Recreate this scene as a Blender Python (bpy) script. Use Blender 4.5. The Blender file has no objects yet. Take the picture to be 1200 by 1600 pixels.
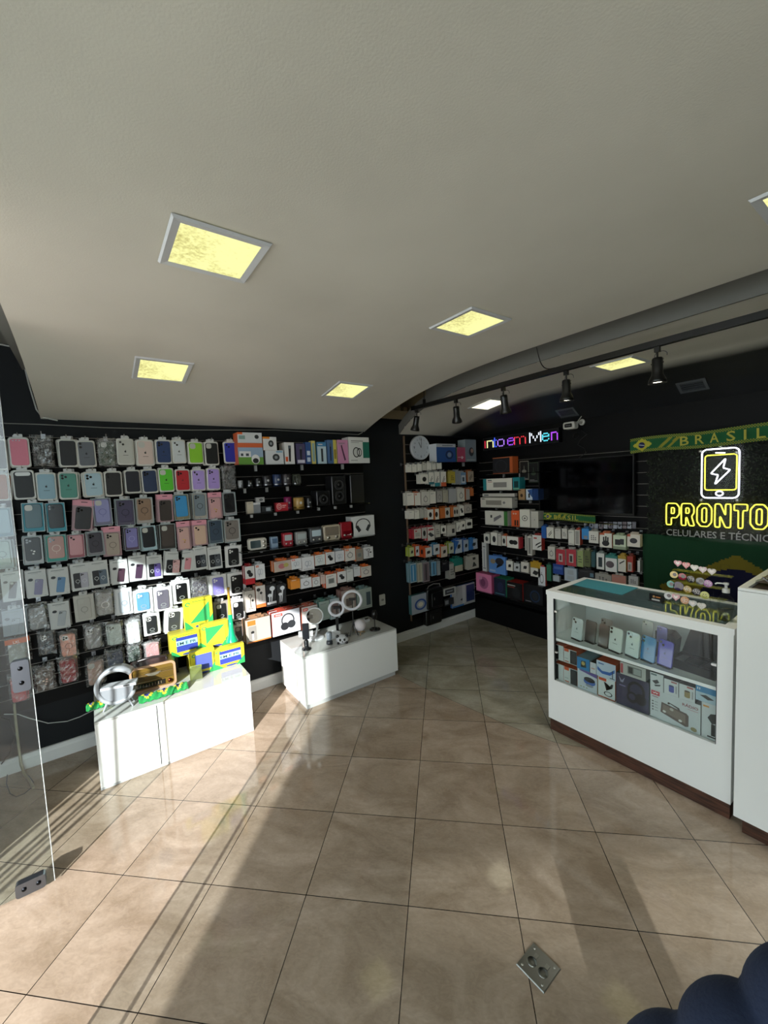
import bpy, math, random
import numpy as np
from mathutils import Vector, Matrix
random.seed(7)
SC = bpy.context.scene
COL = SC.collection
PI = math.pi
R = math.radians

# ---------------------------------------------------------------- camera
F = 633.774
YAW, PIT, ROL = R(-54.41644), R(4.29448), R(2.61581)
CH = 1.8
fw = Vector((math.sin(YAW)*math.cos(PIT), math.cos(YAW)*math.cos(PIT), -math.sin(PIT)))
rt = Vector((math.cos(YAW), -math.sin(YAW), 0))
dn = fw.cross(rt)
c_, s_ = math.cos(ROL), math.sin(ROL)
RT = c_*rt + s_*dn
DN = -s_*rt + c_*dn
cam_d = bpy.data.cameras.new('camera')
cam = bpy.data.objects.new('camera', cam_d)
COL.objects.link(cam)
cam.matrix_world = Matrix((( RT.x, -DN.x, -fw.x, 0), (RT.y, -DN.y, -fw.y, 0), (RT.z, -DN.z, -fw.z, CH), (0, 0, 0, 1)))
cam_d.sensor_fit = 'VERTICAL'
cam_d.sensor_height = 36
cam_d.lens = F/1600*36
cam_d.clip_start = 0.02
SC.camera = cam

# ---------------------------------------------------------------- light and exposure
SC.view_settings.view_transform = 'Standard'
SC.view_settings.look = 'None'
SC.view_settings.gamma = 1
SC.view_settings.use_curve_mapping = False
SC.view_settings.exposure = 0.6
SUN_STRENGTH, SKY_STRENGTH = 7.8, 2.8
SUN_AZ, SUN_EL = R(-45.6), R(20.5)
w = bpy.data.worlds.new('world'); SC.world = w; w.use_nodes = True
nt = w.node_tree; bg = nt.nodes['Background']
bg.inputs[0].default_value = (0.88, 0.945, 1.0, 1)
bg.inputs[1].default_value = SKY_STRENGTH
sun_d = bpy.data.lights.new('sun', 'SUN'); sun = bpy.data.objects.new('sun', sun_d); COL.objects.link(sun)
sun_d.energy = SUN_STRENGTH; sun_d.angle = R(0.53); sun_d.color = (1.0, 0.96, 0.92)
sd = Vector((math.sin(SUN_AZ)*math.cos(SUN_EL), math.cos(SUN_AZ)*math.cos(SUN_EL), -math.sin(SUN_EL)))
sun.rotation_euler = sd.to_track_quat('-Z', 'Y').to_euler()
sun.location = (3, -4, 4)

# ---------------------------------------------------------------- photo pixel -> point on a real plane of the shop
def ray(px, py):
    return ((px-600)*RT + (py-800)*DN + F*fw)
def onx(px, py, x):
    d = ray(px, py); t = x/d.x; return Vector((x, d.y*t, CH + d.z*t))
def ony(px, py, y):
    d = ray(px, py); t = y/d.y; return Vector((d.x*t, y, CH + d.z*t))
def onz(px, py, z):
    d = ray(px, py); t = (z-CH)/d.z; return Vector((d.x*t, d.y*t, z))
WX, WY = -3.54, 3.996          # left wall plane, back wall plane

# ---------------------------------------------------------------- materials
def lin(h):
    if not isinstance(h, str): return tuple(h)[:3]
    h = h.lstrip('#'); h = h if len(h) == 6 else ''.join(x*2 for x in h); c = [int(h[i:i+2], 16)/255 for i in (0, 2, 4)]
    return tuple(x/12.92 if x <= .04045 else ((x+.055)/1.055)**2.4 for x in c)
MC = {}
def mat(h, p='card'):
    k = (h if isinstance(h, str) else tuple(h), p)
    if k in MC: return MC[k]
    m = bpy.data.materials.new('%s_%s' % (p, h if isinstance(h, str) else 'c')); m.use_nodes = True
    n = m.node_tree.nodes; b = n['Principled BSDF']; l = m.node_tree.links
    c = lin(h) + (1,)
    b.inputs['Base Color'].default_value = c
    rough = dict(card=.42, plastic=.28, gloss=.07, matte=.85, metal=.3, rubber=.6, sil=.5, paint=.55, cloth=.9).get(p, .5)
    b.inputs['Roughness'].default_value = rough
    if p == 'paint' and sum(c[:3]) < .05: b.inputs['Specular IOR Level'].default_value = .18
    if p == 'metal': b.inputs['Metallic'].default_value = 1
    if p == 'gloss': b.inputs['Coat Weight'].default_value = .6
    if p.startswith('emit'):
        b.inputs['Emission Color'].default_value = c
        b.inputs['Emission Strength'].default_value = float(p[4:])
        b.inputs['Base Color'].default_value = (.05, .05, .05, 1)
    if p in ('card', 'paint', 'cloth', 'sil', 'rubber', 'plastic'):
        tc = n.new('ShaderNodeTexCoord'); no = n.new('ShaderNodeTexNoise'); bp = n.new('ShaderNodeBump')
        no.inputs['Scale'].default_value = dict(paint=60, cloth=220).get(p, 90); bp.inputs['Strength'].default_value = dict(cloth=.4).get(p, .06)
        bp.inputs['Distance'].default_value = .002
        l.new(tc.outputs['Object'], no.inputs['Vector']); l.new(no.outputs['Fac'], bp.inputs['Height']); l.new(bp.outputs['Normal'], b.inputs['Normal'])
    MC[k] = m
    return m
def glass_mat(name, tint, refl=1.0, rough=0.0, haze=0.0):
    if name in MC: return MC[name]
    m = bpy.data.materials.new(name); m.use_nodes = True; t = m.node_tree; n = t.nodes; n.clear()
    o = n.new('ShaderNodeOutputMaterial'); tr = n.new('ShaderNodeBsdfTransparent'); gl = n.new('ShaderNodeBsdfGlossy')
    mx = n.new('ShaderNodeMixShader'); fr = n.new('ShaderNodeFresnel'); mt = n.new('ShaderNodeMath'); mt.operation = 'MULTIPLY_ADD'
    ge = n.new('ShaderNodeNewGeometry'); im = n.new('ShaderNodeMapRange'); im.inputs[3].default_value = 1.5; im.inputs[4].default_value = 1/1.5; t.links.new(ge.outputs['Backfacing'], im.inputs[0]); t.links.new(im.outputs[0], fr.inputs['IOR']); mt.inputs[1].default_value = refl; mt.inputs[2].default_value = haze; mt.use_clamp = True
    tr.inputs['Color'].default_value = tint + (1,); gl.inputs['Roughness'].default_value = rough
    t.links.new(fr.outputs[0], mt.inputs[0]); t.links.new(mt.outputs[0], mx.inputs[0])
    t.links.new(tr.outputs[0], mx.inputs[1]); t.links.new(gl.outputs[0], mx.inputs[2]); t.links.new(mx.outputs[0], o.inputs[0])
    MC[name] = m
    return m
GLASS = glass_mat('clear_glass', (.93, .97, .96), 1.0)
GLASS_TOP = glass_mat('counter_glass', (.50, .55, .55), .6)
PLATE = glass_mat('sign_acrylic', (.96, .97, .97), .12, .1)
DOORGLASS = glass_mat('door_glass', (.90, .95, .95), 1.0)
CLEAR = glass_mat('clear_plastic', (.94, .95, .95), 1.2, .08, .05)
def bag_mat():
    m = bpy.data.materials.new('crinkled_bag_film'); m.use_nodes = True; t = m.node_tree; n = t.nodes; n.clear()
    o = n.new('ShaderNodeOutputMaterial'); tr = n.new('ShaderNodeBsdfTransparent'); gl = n.new('ShaderNodeBsdfGlossy'); df = n.new('ShaderNodeBsdfDiffuse')
    gl.inputs['Roughness'].default_value = .12; df.inputs['Color'].default_value = (.8, .82, .84, 1)
    a = n.new('ShaderNodeAddShader'); m1 = n.new('ShaderNodeMixShader'); m1.inputs[0].default_value = .35; m2 = n.new('ShaderNodeMixShader')
    no = n.new('ShaderNodeTexNoise'); no.inputs['Scale'].default_value = 38; no.inputs['Distortion'].default_value = 2.5
    cr = n.new('ShaderNodeMapRange'); cr.inputs[1].default_value = .42; cr.inputs[2].default_value = .68; cr.inputs[3].default_value = .05; cr.inputs[4].default_value = .42
    tc = n.new('ShaderNodeTexCoord'); t.links.new(tc.outputs['Object'], no.inputs['Vector'])
    t.links.new(no.outputs['Fac'], cr.inputs[0]); t.links.new(cr.outputs[0], m2.inputs[0])
    t.links.new(gl.outputs[0], m1.inputs[2]); t.links.new(df.outputs[0], m1.inputs[1])
    t.links.new(tr.outputs[0], m2.inputs[1]); t.links.new(m1.outputs[0], m2.inputs[2]); t.links.new(m2.outputs[0], o.inputs[0])
    return m
BAG = bag_mat()
BLACKW = '#15171a'

# ---------------------------------------------------------------- mesh collector (local frame: x right, -y towards the viewer, z up)
TXT = {}
def text_mesh(s):
    if s in TXT: return TXT[s]
    cu = bpy.data.curves.new('lettering', 'FONT'); cu.body = s; cu.resolution_u = 2; cu.offset = .012
    ob = bpy.data.objects.new('lettering', cu); COL.objects.link(ob)
    bpy.context.view_layer.update()
    me = ob.evaluated_get(bpy.context.evaluated_depsgraph_get()).to_mesh()
    vs = [tuple(v.co) for v in me.vertices]; fs = [tuple(p.vertices) for p in me.polygons]
    ob.evaluated_get(bpy.context.evaluated_depsgraph_get()).to_mesh_clear()
    bpy.data.objects.remove(ob); bpy.data.curves.remove(cu)
    TXT[s] = (vs, fs); return TXT[s]
def rr(cx, cz, w, h, r, n=4):
    r = min(r, w/2-1e-5, h/2-1e-5); P = []
    for (sx, sz, a0) in ((1, 1, 0), (-1, 1, 90), (-1, -1, 180), (1, -1, 270)):
        for i in range(n+1):
            a = R(a0 + 90*i/n)
            P.append((cx+sx*(w/2-r)+r*math.cos(a), cz+sz*(h/2-r)+r*math.sin(a)))
    return P
def ellp(cx, cz, rx, rz, n=18):
    return [(cx+rx*math.cos(2*PI*i/n), cz+rz*math.sin(2*PI*i/n)) for i in range(n)]
def rotp(P, cx, cz, a):
    c, s = math.cos(a), math.sin(a)
    return [(cx+(x-cx)*c-(z-cz)*s, cz+(x-cx)*s+(z-cz)*c) for x, z in P]
def heartp(cx, cz, r):
    P = []
    for i in range(22):
        t = 2*PI*i/22
        P.append((cx + r*16*math.sin(t)**3/16, cz + r*(13*math.cos(t)-5*math.cos(2*t)-2*math.cos(3*t)-math.cos(4*t))/15))
    return P[::-1]
class G:
    def __init__(s): s.v = []; s.f = []; s.m = []; s.sm = []; s.mats = []
    def mi(s, m):
        if isinstance(m, str): m = mat(m)
        elif isinstance(m, tuple): m = mat(*m)
        if m not in s.mats: s.mats.append(m)
        return s.mats.index(m)
    def add(s, vs, fs, m, sm=False):
        o = len(s.v); k = s.mi(m); s.v += [tuple(v) for v in vs]
        for f in fs: s.f.append(tuple(i+o for i in f)); s.m.append(k); s.sm.append(sm)
    def box(s, x0, y0, z0, x1, y1, z1, m, top=None, side=None, b=0):
        if b:
            return s.prism(rr((x0+x1)/2, (z0+z1)/2, x1-x0, z1-z0, b, 3), y1, y0, m)
        V = [(x0, y0, z0), (x1, y0, z0), (x1, y1, z0), (x0, y1, z0), (x0, y0, z1), (x1, y0, z1), (x1, y1, z1), (x0, y1, z1)]
        s.add(V, [(0, 1, 5, 4)], m)
        s.add(V, [(1, 2, 6, 5), (2, 3, 7, 6), (3, 0, 4, 7)], side or m)
        s.add(V, [(4, 5, 6, 7), (3, 2, 1, 0)], top or side or m)
    def prism(s, P, yb, yf, m, side=None, sm=False):
        n = len(P)
        V = [(x, yf, z) for x, z in P] + [(x, yb, z) for x, z in P]
        s.add(V, [tuple(range(n))], m, False)
        s.add(V, [tuple(range(2*n-1, n-1, -1))], side or m, False)
        s.add(V, [(i, i+n, (i+1) % n+n, (i+1) % n) for i in range(n)], side or m, sm)
    def bev(s, P, yb, yf, m, b=.0015, side=None):
        # prism with a chamfered front rim
        n = len(P); cx = sum(p[0] for p in P)/n; cz = sum(p[1] for p in P)/n
        w = max(abs(p[0]-cx) for p in P); h = max(abs(p[1]-cz) for p in P)
        Q = [(cx+(x-cx)*(1-b/w), cz+(z-cz)*(1-b/h)) for x, z in P]
        V = [(x, yf, z) for x, z in Q] + [(x, yf+b, z) for x, z in P] + [(x, yb, z) for x, z in P]
        s.add(V, [tuple(range(n)), tuple(range(3*n-1, 2*n-1, -1))], m)
        s.add(V, [(i, i+n, (i+1) % n+n, (i+1) % n) for i in range(n)], m, True)
        s.add(V, [(i+n, i+2*n, (i+1) % n+2*n, (i+1) % n+n) for i in range(n)], side or m, True)
    def flat(s, P, y, m): s.add([(x, y, z) for x, z in P], [tuple(range(len(P)))], m)
    def frame(s, P, Q, yb, yf, m):
        n = len(P)
        V = [(x, yf, z) for x, z in P]+[(x, yf, z) for x, z in Q]+[(x, yb, z) for x, z in P]+[(x, yb, z) for x, z in Q]
        f = []
        for i in range(n):
            j = (i+1) % n
            f += [(i, j, j+n, i+n), (i, i+2*n, j+2*n, j), (i+n, j+n, j+3*n, i+3*n), (i+2*n, i+3*n, j+3*n, j+2*n)]
        s.add(V, f, m)
    def tube(s, P, r, m, n=8, closed=False, cap=True):
        P = [Vector(p) for p in P]; N = len(P); V = []; prev = None
        for i, p in enumerate(P):
            if closed: t = (P[(i+1) % N]-P[i-1])
            else: t = P[min(i+1, N-1)]-P[max(i-1, 0)]
            t = t.normalized() if t.length > 1e-9 else Vector((0, 0, 1))
            if prev is None:
                a = Vector((0, 0, 1)) if abs(t.z) < .9 else Vector((0, 1, 0)); u = t.cross(a).normalized()
            else:
                u = prev-t*prev.dot(t); u = u.normalized() if u.length > 1e-6 else t.orthogonal().normalized()
            prev = u; v = t.cross(u)
            rr_ = r[i] if isinstance(r, (list, tuple)) else r
            for k in range(n):
                a = 2*PI*k/n; V.append(p+(u*math.cos(a)+v*math.sin(a))*rr_)
        f = []
        for i in range(N if closed else N-1):
            j = (i+1) % N
            for k in range(n): f.append((i*n+k, i*n+(k+1) % n, j*n+(k+1) % n, j*n+k))
        s.add(V, f, m, True)
        if cap and not closed:
            s.add(V[:n], [tuple(range(n))[::-1]], m); s.add(V[-n:], [tuple(range(n))], m)
    def lathe(s, prof, m, c=(0, 0, 0), n=24, ax='z', sm=True):
        V = []; f = []
        for r, h in prof:
            for k in range(n):
                a = 2*PI*k/n
                q = (r*math.cos(a), r*math.sin(a), h)
                if ax == 'y': q = (q[0], q[2], q[1])
                if ax == 'x': q = (q[2], q[0], q[1])
                V.append((c[0]+q[0], c[1]+q[1], c[2]+q[2]))
        for i in range(len(prof)-1):
            for k in range(n): f.append((i*n+k, i*n+(k+1) % n, (i+1)*n+(k+1) % n, (i+1)*n+k))
        s.add(V, f, m, sm)
        s.add(V[:n], [tuple(range(n))], m); s.add(V[-n:], [tuple(range(n))], m)
    def sphere(s, c, r, m, n=20, sz=1):
        s.lathe([(max(1e-4, r*math.sin(PI*i/12)), -r*math.cos(PI*i/12)*sz) for i in range(13)], m, c, n)
    def text(s, t, x, z, h, y, m, wid=None, cen=False):
        vs, fs = text_mesh(t)
        xs = [v[0] for v in vs]; k = h/.7; kx = k if wid is None else wid/(max(xs)-min(xs))
        ox = x - min(xs)*kx if not cen else x-(max(xs)+min(xs))/2*kx
        s.add([(ox+v[0]*kx, y, z+v[1]*k) for v in vs], fs, m)
    def art(s, A, w, h, y, x0=None, z0=0):
        x0 = -w/2 if x0 is None else x0
        for i, a in enumerate(A):
            yy = y-.0005-.00025*i; t = a[0]
            if t == 'r': P = [(a[1], a[2]), (a[3], a[2]), (a[3], a[4]), (a[1], a[4])]; P = [(x0+p*w, z0+q*h) for p, q in P]; s.flat(P, yy, a[5])
            elif t == 'e': s.flat(ellp(x0+a[1]*w, z0+a[2]*h, a[3]*w, a[4]*h), yy, a[5])
            elif t == 'p': s.flat([(x0+p*w, z0+q*h) for p, q in a[1]], yy, a[2])
            elif t == 'o': s.frame(ellp(x0+a[1]*w, z0+a[2]*h, a[3]*w, a[4]*h), ellp(x0+a[1]*w, z0+a[2]*h, a[3]*w*a[6], a[4]*h*a[6]), yy+.0002, yy, a[5])
            elif t == 't': s.text(a[1], x0+a[2]*w, z0+a[3]*h, a[4]*h, yy, a[5], wid=(a[6]*w if len(a) > 6 else None))
    def build(s, name, parent=None, **k):
        me = bpy.data.meshes.new(name); me.from_pydata(s.v, [], s.f)
        for m in s.mats: me.materials.append(m)
        me.polygons.foreach_set('material_index', s.m); me.polygons.foreach_set('use_smooth', s.sm)
        me.update()
        o = bpy.data.objects.new(name, me); COL.objects.link(o)
        if parent: o.parent = parent
        for a, b in k.items(): o[a] = b
        return o
LABELS = {}
def tag(o, label, cat, group=None, kind=None):
    LABELS.setdefault(label, []).append(o.name)
    o['label'] = label; o['category'] = cat
    if group: o['group'] = group
    if kind: o['kind'] = kind
    return o
def thing(name, label, cat, loc, rot=0, group=None, tilt=(0, 0)):
    o = bpy.data.objects.new(name, None); COL.objects.link(o); o.empty_display_size = .03
    o.location = loc; o.rotation_euler = (tilt[0], tilt[1], rot)
    return tag(o, label, cat, group)
def struct(g, name):
    o = g.build(name); o['kind'] = 'structure'; return o
def dup(root, loc, label, rot=None):
    r = root.copy(); COL.objects.link(r); r.location = loc; r['label'] = label; LABELS.setdefault(label, []).append(r.name)
    if rot is not None: r.rotation_euler = rot
    for ch in list(root.children):
        c = ch.copy(); COL.objects.link(c); c.parent = r
        for g in list(ch.children):
            d = g.copy(); COL.objects.link(d); d.parent = c
    return r
ORD = ['zeroth', 'first', 'second', 'third', 'fourth', 'fifth', 'sixth', 'seventh', 'eighth', 'ninth', 'tenth', 'eleventh', 'twelfth', 'thirteenth', 'fourteenth', 'fifteenth', 'sixteenth']
# rectangle in the photo -> centre, bottom, width, height on a wall-parallel plane
def fit(b, plane, v, fitk=.6):
    fn = onx if plane == 'x' else ony
    x0, y0, x1, y1 = b; xm, ym = (x0+x1)/2, (y0+y1)/2
    i = 1 if plane == 'x' else 0
    vp = (1485.2, 711.9) if plane == 'x' else (143.6, 773.2)
    k0, k1 = [abs((y-vp[1])/(xm-vp[0]))*(x1-x0)/2*fitk for y in (y0, y1)]
    u0, u1 = fn(x0, ym, v)[i], fn(x1, ym, v)[i]; t, q = fn(xm, y0+k0, v).z, fn(xm, y1-k1, v).z
    u = (u0+u1)/2
    loc = (v, u, q) if plane == 'x' else (u, v, q)
    return loc, abs(u1-u0), t-q, (PI/2 if plane == 'x' else 0)

# ================================================================ THE SETTING
# --- floor: two fields of tiles laid diagonally, split by a curved joint
def floor_mat(name, ca, cb):
    m = bpy.data.materials.new(name); m.use_nodes = True; t = m.node_tree; n = t.nodes; l = t.links; b = n['Principled BSDF']
    tc = n.new('ShaderNodeTexCoord'); mp = n.new('ShaderNodeMapping'); T = .4515; th = R(-45.96)
    # A = x cos - y sin, B = x sin + y cos  (rotation by th), in tile units
    mp.inputs['Rotation'].default_value = (0, 0, th); mp.inputs['Scale'].default_value = (1, 1, 1)
    l.new(tc.outputs['Object'], mp.inputs['Vector'])
    sx = n.new('ShaderNodeSeparateXYZ'); l.new(mp.outputs[0], sx.inputs[0])
    def axis(out, off):
        a = n.new('ShaderNodeMath'); a.operation = 'MULTIPLY_ADD'; a.inputs[1].default_value = 1/T; a.inputs[2].default_value = 100-off
        f = n.new('ShaderNodeMath'); f.operation = 'FRACT'; s1 = n.new('ShaderNodeMath'); s1.operation = 'SUBTRACT'; s1.inputs[1].default_value = .5
        ab = n.new('ShaderNodeMath'); ab.operation = 'ABSOLUTE'; g = n.new('ShaderNodeMath'); g.operation = 'GREATER_THAN'; g.inputs[1].default_value = .5-.0017/T
        fl = n.new('ShaderNodeMath'); fl.operation = 'FLOOR'
        l.new(out, a.inputs[0]); l.new(a.outputs[0], f.inputs[0]); l.new(f.outputs[0], s1.inputs[0]); l.new(s1.outputs[0], ab.inputs[0]); l.new(ab.outputs[0], g.inputs[0]); l.new(a.outputs[0], fl.inputs[0])
        return g.outputs[0], fl.outputs[0]
    ga, fa = axis(sx.outputs[0], .54); gb, fb = axis(sx.outputs[1], .495)
    mx = n.new('ShaderNodeMath'); mx.operation = 'MAXIMUM'; l.new(ga, mx.inputs[0]); l.new(gb, mx.inputs[1])
    cm = n.new('ShaderNodeCombineXYZ'); l.new(fa, cm.inputs[0]); l.new(fb, cm.inputs[1])
    wn = n.new('ShaderNodeTexWhiteNoise'); wn.noise_dimensions = '3D'; l.new(cm.outputs[0], wn.inputs['Vector'])
    # cloudy veined stone look, a different cut per tile
    ad = n.new('ShaderNodeVectorMath'); ad.operation = 'MULTIPLY_ADD'; ad.inputs[1].default_value = (9, 9, 9)
    l.new(wn.outputs['Color'], ad.inputs[0]); l.new(mp.outputs[0], ad.inputs[2])
    st = n.new('ShaderNodeMapping'); st.inputs['Scale'].default_value = (1.0, 1.7, 1); l.new(ad.outputs[0], st.inputs['Vector'])
    n1 = n.new('ShaderNodeTexNoise'); n1.inputs['Scale'].default_value = 2.6; n1.inputs['Detail'].default_value = 9; n1.inputs['Roughness'].default_value = .65; n1.inputs['Distortion'].default_value = .8
    l.new(st.outputs[0], n1.inputs['Vector'])
    n2 = n.new('ShaderNodeTexNoise'); n2.inputs['Scale'].default_value = 34; n2.inputs['Detail'].default_value = 6; n2.inputs['Distortion'].default_value = 1.4; l.new(st.outputs[0], n2.inputs['Vector'])
    r1 = n.new('ShaderNodeValToRGB'); r1.color_ramp.elements[0].position = .36; r1.color_ramp.elements[1].position = .66
    r1.color_ramp.elements[0].color = lin(ca)+(1,); r1.color_ramp.elements[1].color = lin(cb)+(1,); l.new(n1.outputs['Fac'], r1.inputs[0])
    mm = n.new('ShaderNodeMix'); mm.data_type = 'RGBA'; mm.blend_type = 'MULTIPLY'; mm.inputs['Factor'].default_value = 1
    r2 = n.new('ShaderNodeMapRange'); r2.inputs[1].default_value = .3; r2.inputs[2].default_value = .7; r2.inputs[3].default_value = .90; r2.inputs[4].default_value = 1.08
    l.new(n2.outputs['Fac'], r2.inputs[0]); l.new(r1.outputs[0], mm.inputs['A']); l.new(r2.outputs[0], mm.inputs['B'])
    m3 = n.new('ShaderNodeMix'); m3.data_type = 'RGBA'; m3.inputs['B'].default_value = (.018, .014, .012, 1)
    l.new(mx.outputs[0], m3.inputs['Factor']); l.new(mm.outputs['Result'], m3.inputs['A']); l.new(m3.outputs['Result'], b.inputs['Base Color'])
    rr_ = n.new('ShaderNodeMapRange'); rr_.inputs[3].default_value = .03; rr_.inputs[4].default_value = .10; l.new(n2.outputs['Fac'], rr_.inputs[0]); l.new(rr_.outputs[0], b.inputs['Roughness'])
    b.inputs['IOR'].default_value = 1.5
    return m
FA = floor_mat('beige_stone_tile', '#94826f', '#b5a391')
FB = floor_mat('greenish_stone_tile', '#8f8876', '#b2ac9b')
curve = [onz(x, y, 0) for x, y in ((560, 1008), (627, 1057), (667, 1077), (757, 1117), (790, 1132), (830, 1147), (867, 1160), (917, 1169), (1010, 1180))]
curve = [(p.x, p.y) for p in curve]
x_l = WX-.02
# boundary: wall -> curve -> right wall
bd = [(x_l, curve[0][1])] + curve + [(3.0, curve[-1][1]+.6)]
g = G()
bd = [(x_l, curve[0][1])] + curve + [(-.2, curve[-1][1]+.1), (3.0, curve[-1][1]+.6)]
for (xa, ya), (xb, yb) in zip(bd[:-1], bd[1:]):
    g.add([(xa, -1.6, 0), (xb, -1.6, 0), (xb, yb, 0), (xa, ya, 0)], [(0, 1, 2, 3)], FA)
    g.add([(xa, ya, 0), (xb, yb, 0), (xb, 4.0, 0), (xa, 4.0, 0)], [(0, 1, 2, 3)], FB)
# solid underside
g.box(x_l, -1.6, -.12, 3.0, 4.0, -.012, ('#6b6258', 'matte'))
struct(g, 'floor')
g = G()
jl = [(a[0], a[1], .0006) for a in curve[1:]]
for a, b2 in zip(jl[:-1], jl[1:]):
    d = Vector((b2[0]-a[0], b2[1]-a[1], 0)).normalized(); q = Vector((-d.y, d.x, 0))*.0013
    g.add([Vector(a)-q, Vector(b2)-q, Vector(b2)+q, Vector(a)+q], [(0, 1, 2, 3)], ('#1d1814', 'matte'))
struct(g, 'trim_1')
g = G(); g.box(-12, -14, -.16, 12, -1.602, -.02, mat('#cfc9bd', 'matte')); struct(g, 'ground')

# --- walls
PB = mat('#090a0c', 'paint')
PL = mat('#1c1f22', 'paint')
g = G(); g.box(WX-.12, -.9, -.1, WX, 4.1, 2.47, PL); g.box(WX-.12, -.9, 2.47, WX, 2.25, 3.0, PL); struct(g, 'wall_left')
g = G(); g.box(WX, WY, -.1, 3.1, WY+.12, 3.0, PB); struct(g, 'wall_back')
g = G(); g.box(3.0, -.3, -.1, 3.12, WY, 3.0, mat('#c9c6bf', 'paint')); struct(g, 'wall_right')
# front wall piece beside the wide doorway (behind the photographer) and its glazing
g = G(); g.box(2.4, -.36, -.02, 3.0, -.28, 3.0, mat('#bfbab0', 'paint')); struct(g, 'wall_front')
# added unseen block that keeps low sun off the shop's right half
g = G()
em = mat('#d0c8b8', 'paint')
g.box(1.995, -3.4, -.02, 2.75, -3.0, 4.2, em)
# unseen far building shaped for light: its thin gap passes a soft sun band
bx = lambda k: (k+7.1447)/.69966
bz = lambda y: (y+10)/.6997*.3739
ks = [-.35+.2*i for i in range(10)]
lo = [(bx(-.8), -.02)] + [(bx(-.8), bz(1.0-.72*.35))] + [(bx(k), bz(1.0+.72*k)) for k in ks] + [(bx(6), bz(3.6)), (bx(6), -.02)]
hi = [(bx(-.8), bz(1.0-.72*.35)+.001), (bx(-.4), bz(1.0-.72*.35)+.001)] + [(bx(k), bz(1.16+.80*k)) for k in ks] + [(bx(6), bz(3.6)), (bx(6), 12), (bx(-.8), 12)]
g.prism(lo[::1], -9.8, -10, em); g.prism(hi[::1], -9.8, -10, em)
struct(g, 'wall_sun_mask')
# porch slab outside, upper slab inside
g = G(); g.box(WX, -2.56, 2.78, 1.2, -.232, 2.9, mat('#8f8f8c', 'paint')); struct(g, 'ceiling_porch')
g = G(); g.box(WX-.45, -.3, 2.95, 3.2, 4.12, 3.08, mat('#6d6c69', 'paint')); g.box(WX-.12, -.30, 2.63, 3.12, -.236, 2.95, mat('#8f8f8c', 'paint')); g.box(3.0, -.3, 2.9, 3.12, WY+.1, 3.08, mat('#6d6c69', 'paint'))
struct(g, 'ceiling_upper')
# beige ribbed beam showing over the gap between the two lowered ceilings
g = G(); bm_ = mat('#8f8065', 'paint')
g.box(WX-.3, 2.25, 2.47, WX+.02, 4.0, 2.56, bm_); g.box(WX-.3, 2.2, 2.56, WX-.26, 4.1, 2.95, bm_); g.box(WX-.3, 2.2, 2.56, WX-.12, 2.25, 2.95, bm_); g.box(WX-.3, 4.0, 2.56, WX-.1, 4.1, 2.95, bm_)
g.box(WX-.26, 3.02, 2.56, WX+.9, 3.06, 2.95, mat('#8a7a5a', 'paint'))
for i in range(8): g.box(WX-.02, 2.3+i*.09, 2.56, WX+.03, 2.345+i*.09, 2.60, mat('#77694e', 'paint'))
struct(g, 'beam')

# --- lowered vaulted ceilings
def zmain(x, y):
    t = max(0, (-1.5-x)/2.035); return 2.6-.28*t**2.6
def zback(x, y):
    t = max(0, (-1.5-x)/2.035); a = .27*t**2.6; s = max(0, (y-3.35)/.65); b = .26*s*s
    return 2.58-(a**4+b**4)**.25
def ceil_mat(paint=False):  # the flag darkens the colour towards the back wall
    m = bpy.data.materials.new('ceiling_plaster_back' if paint else 'ceiling_plaster'); m.use_nodes = True; t = m.node_tree; n = t.nodes; l = t.links; b = n['Principled BSDF']
    b.inputs['Roughness'].default_value = .5
    tc = n.new('ShaderNodeTexCoord'); n1 = n.new('ShaderNodeTexNoise'); n1.inputs['Scale'].default_value = 1.7; n1.inputs['Detail'].default_value = 5
    l.new(tc.outputs['Object'], n1.inputs['Vector'])
    r = n.new('ShaderNodeValToRGB'); r.color_ramp.elements[0].position = .3; r.color_ramp.elements[1].position = .7
    r.color_ramp.elements[0].color = lin('#cbc8c0')+(1,); r.color_ramp.elements[1].color = lin('#d6d3cb')+(1,); l.new(n1.outputs['Fac'], r.inputs[0])
    n2 = n.new('ShaderNodeTexNoise'); n2.inputs['Scale'].default_value = 180; l.new(tc.outputs['Object'], n2.inputs['Vector'])
    bp = n.new('ShaderNodeBump'); bp.inputs['Strength'].default_value = .12; bp.inputs['Distance'].default_value = .003
    l.new(n2.outputs['Fac'], bp.inputs['Height']); l.new(bp.outputs[0], b.inputs['Normal'])
    out = r.outputs[0]
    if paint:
        # near-black tone along the back wall, loose feathered edge
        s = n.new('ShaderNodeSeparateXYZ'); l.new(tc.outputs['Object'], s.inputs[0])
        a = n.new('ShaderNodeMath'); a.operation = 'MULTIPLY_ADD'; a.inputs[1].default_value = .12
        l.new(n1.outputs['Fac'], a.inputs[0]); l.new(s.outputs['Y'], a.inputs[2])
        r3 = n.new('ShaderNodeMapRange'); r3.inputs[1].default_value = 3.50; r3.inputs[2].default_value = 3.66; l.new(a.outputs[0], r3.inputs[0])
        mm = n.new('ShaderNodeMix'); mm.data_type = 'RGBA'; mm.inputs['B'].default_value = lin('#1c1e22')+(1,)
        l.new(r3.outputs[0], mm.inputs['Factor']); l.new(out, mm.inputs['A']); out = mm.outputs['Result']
    l.new(out, b.inputs['Base Color'])
    return m
CM, CMB = ceil_mat(), ceil_mat(True)
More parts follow.
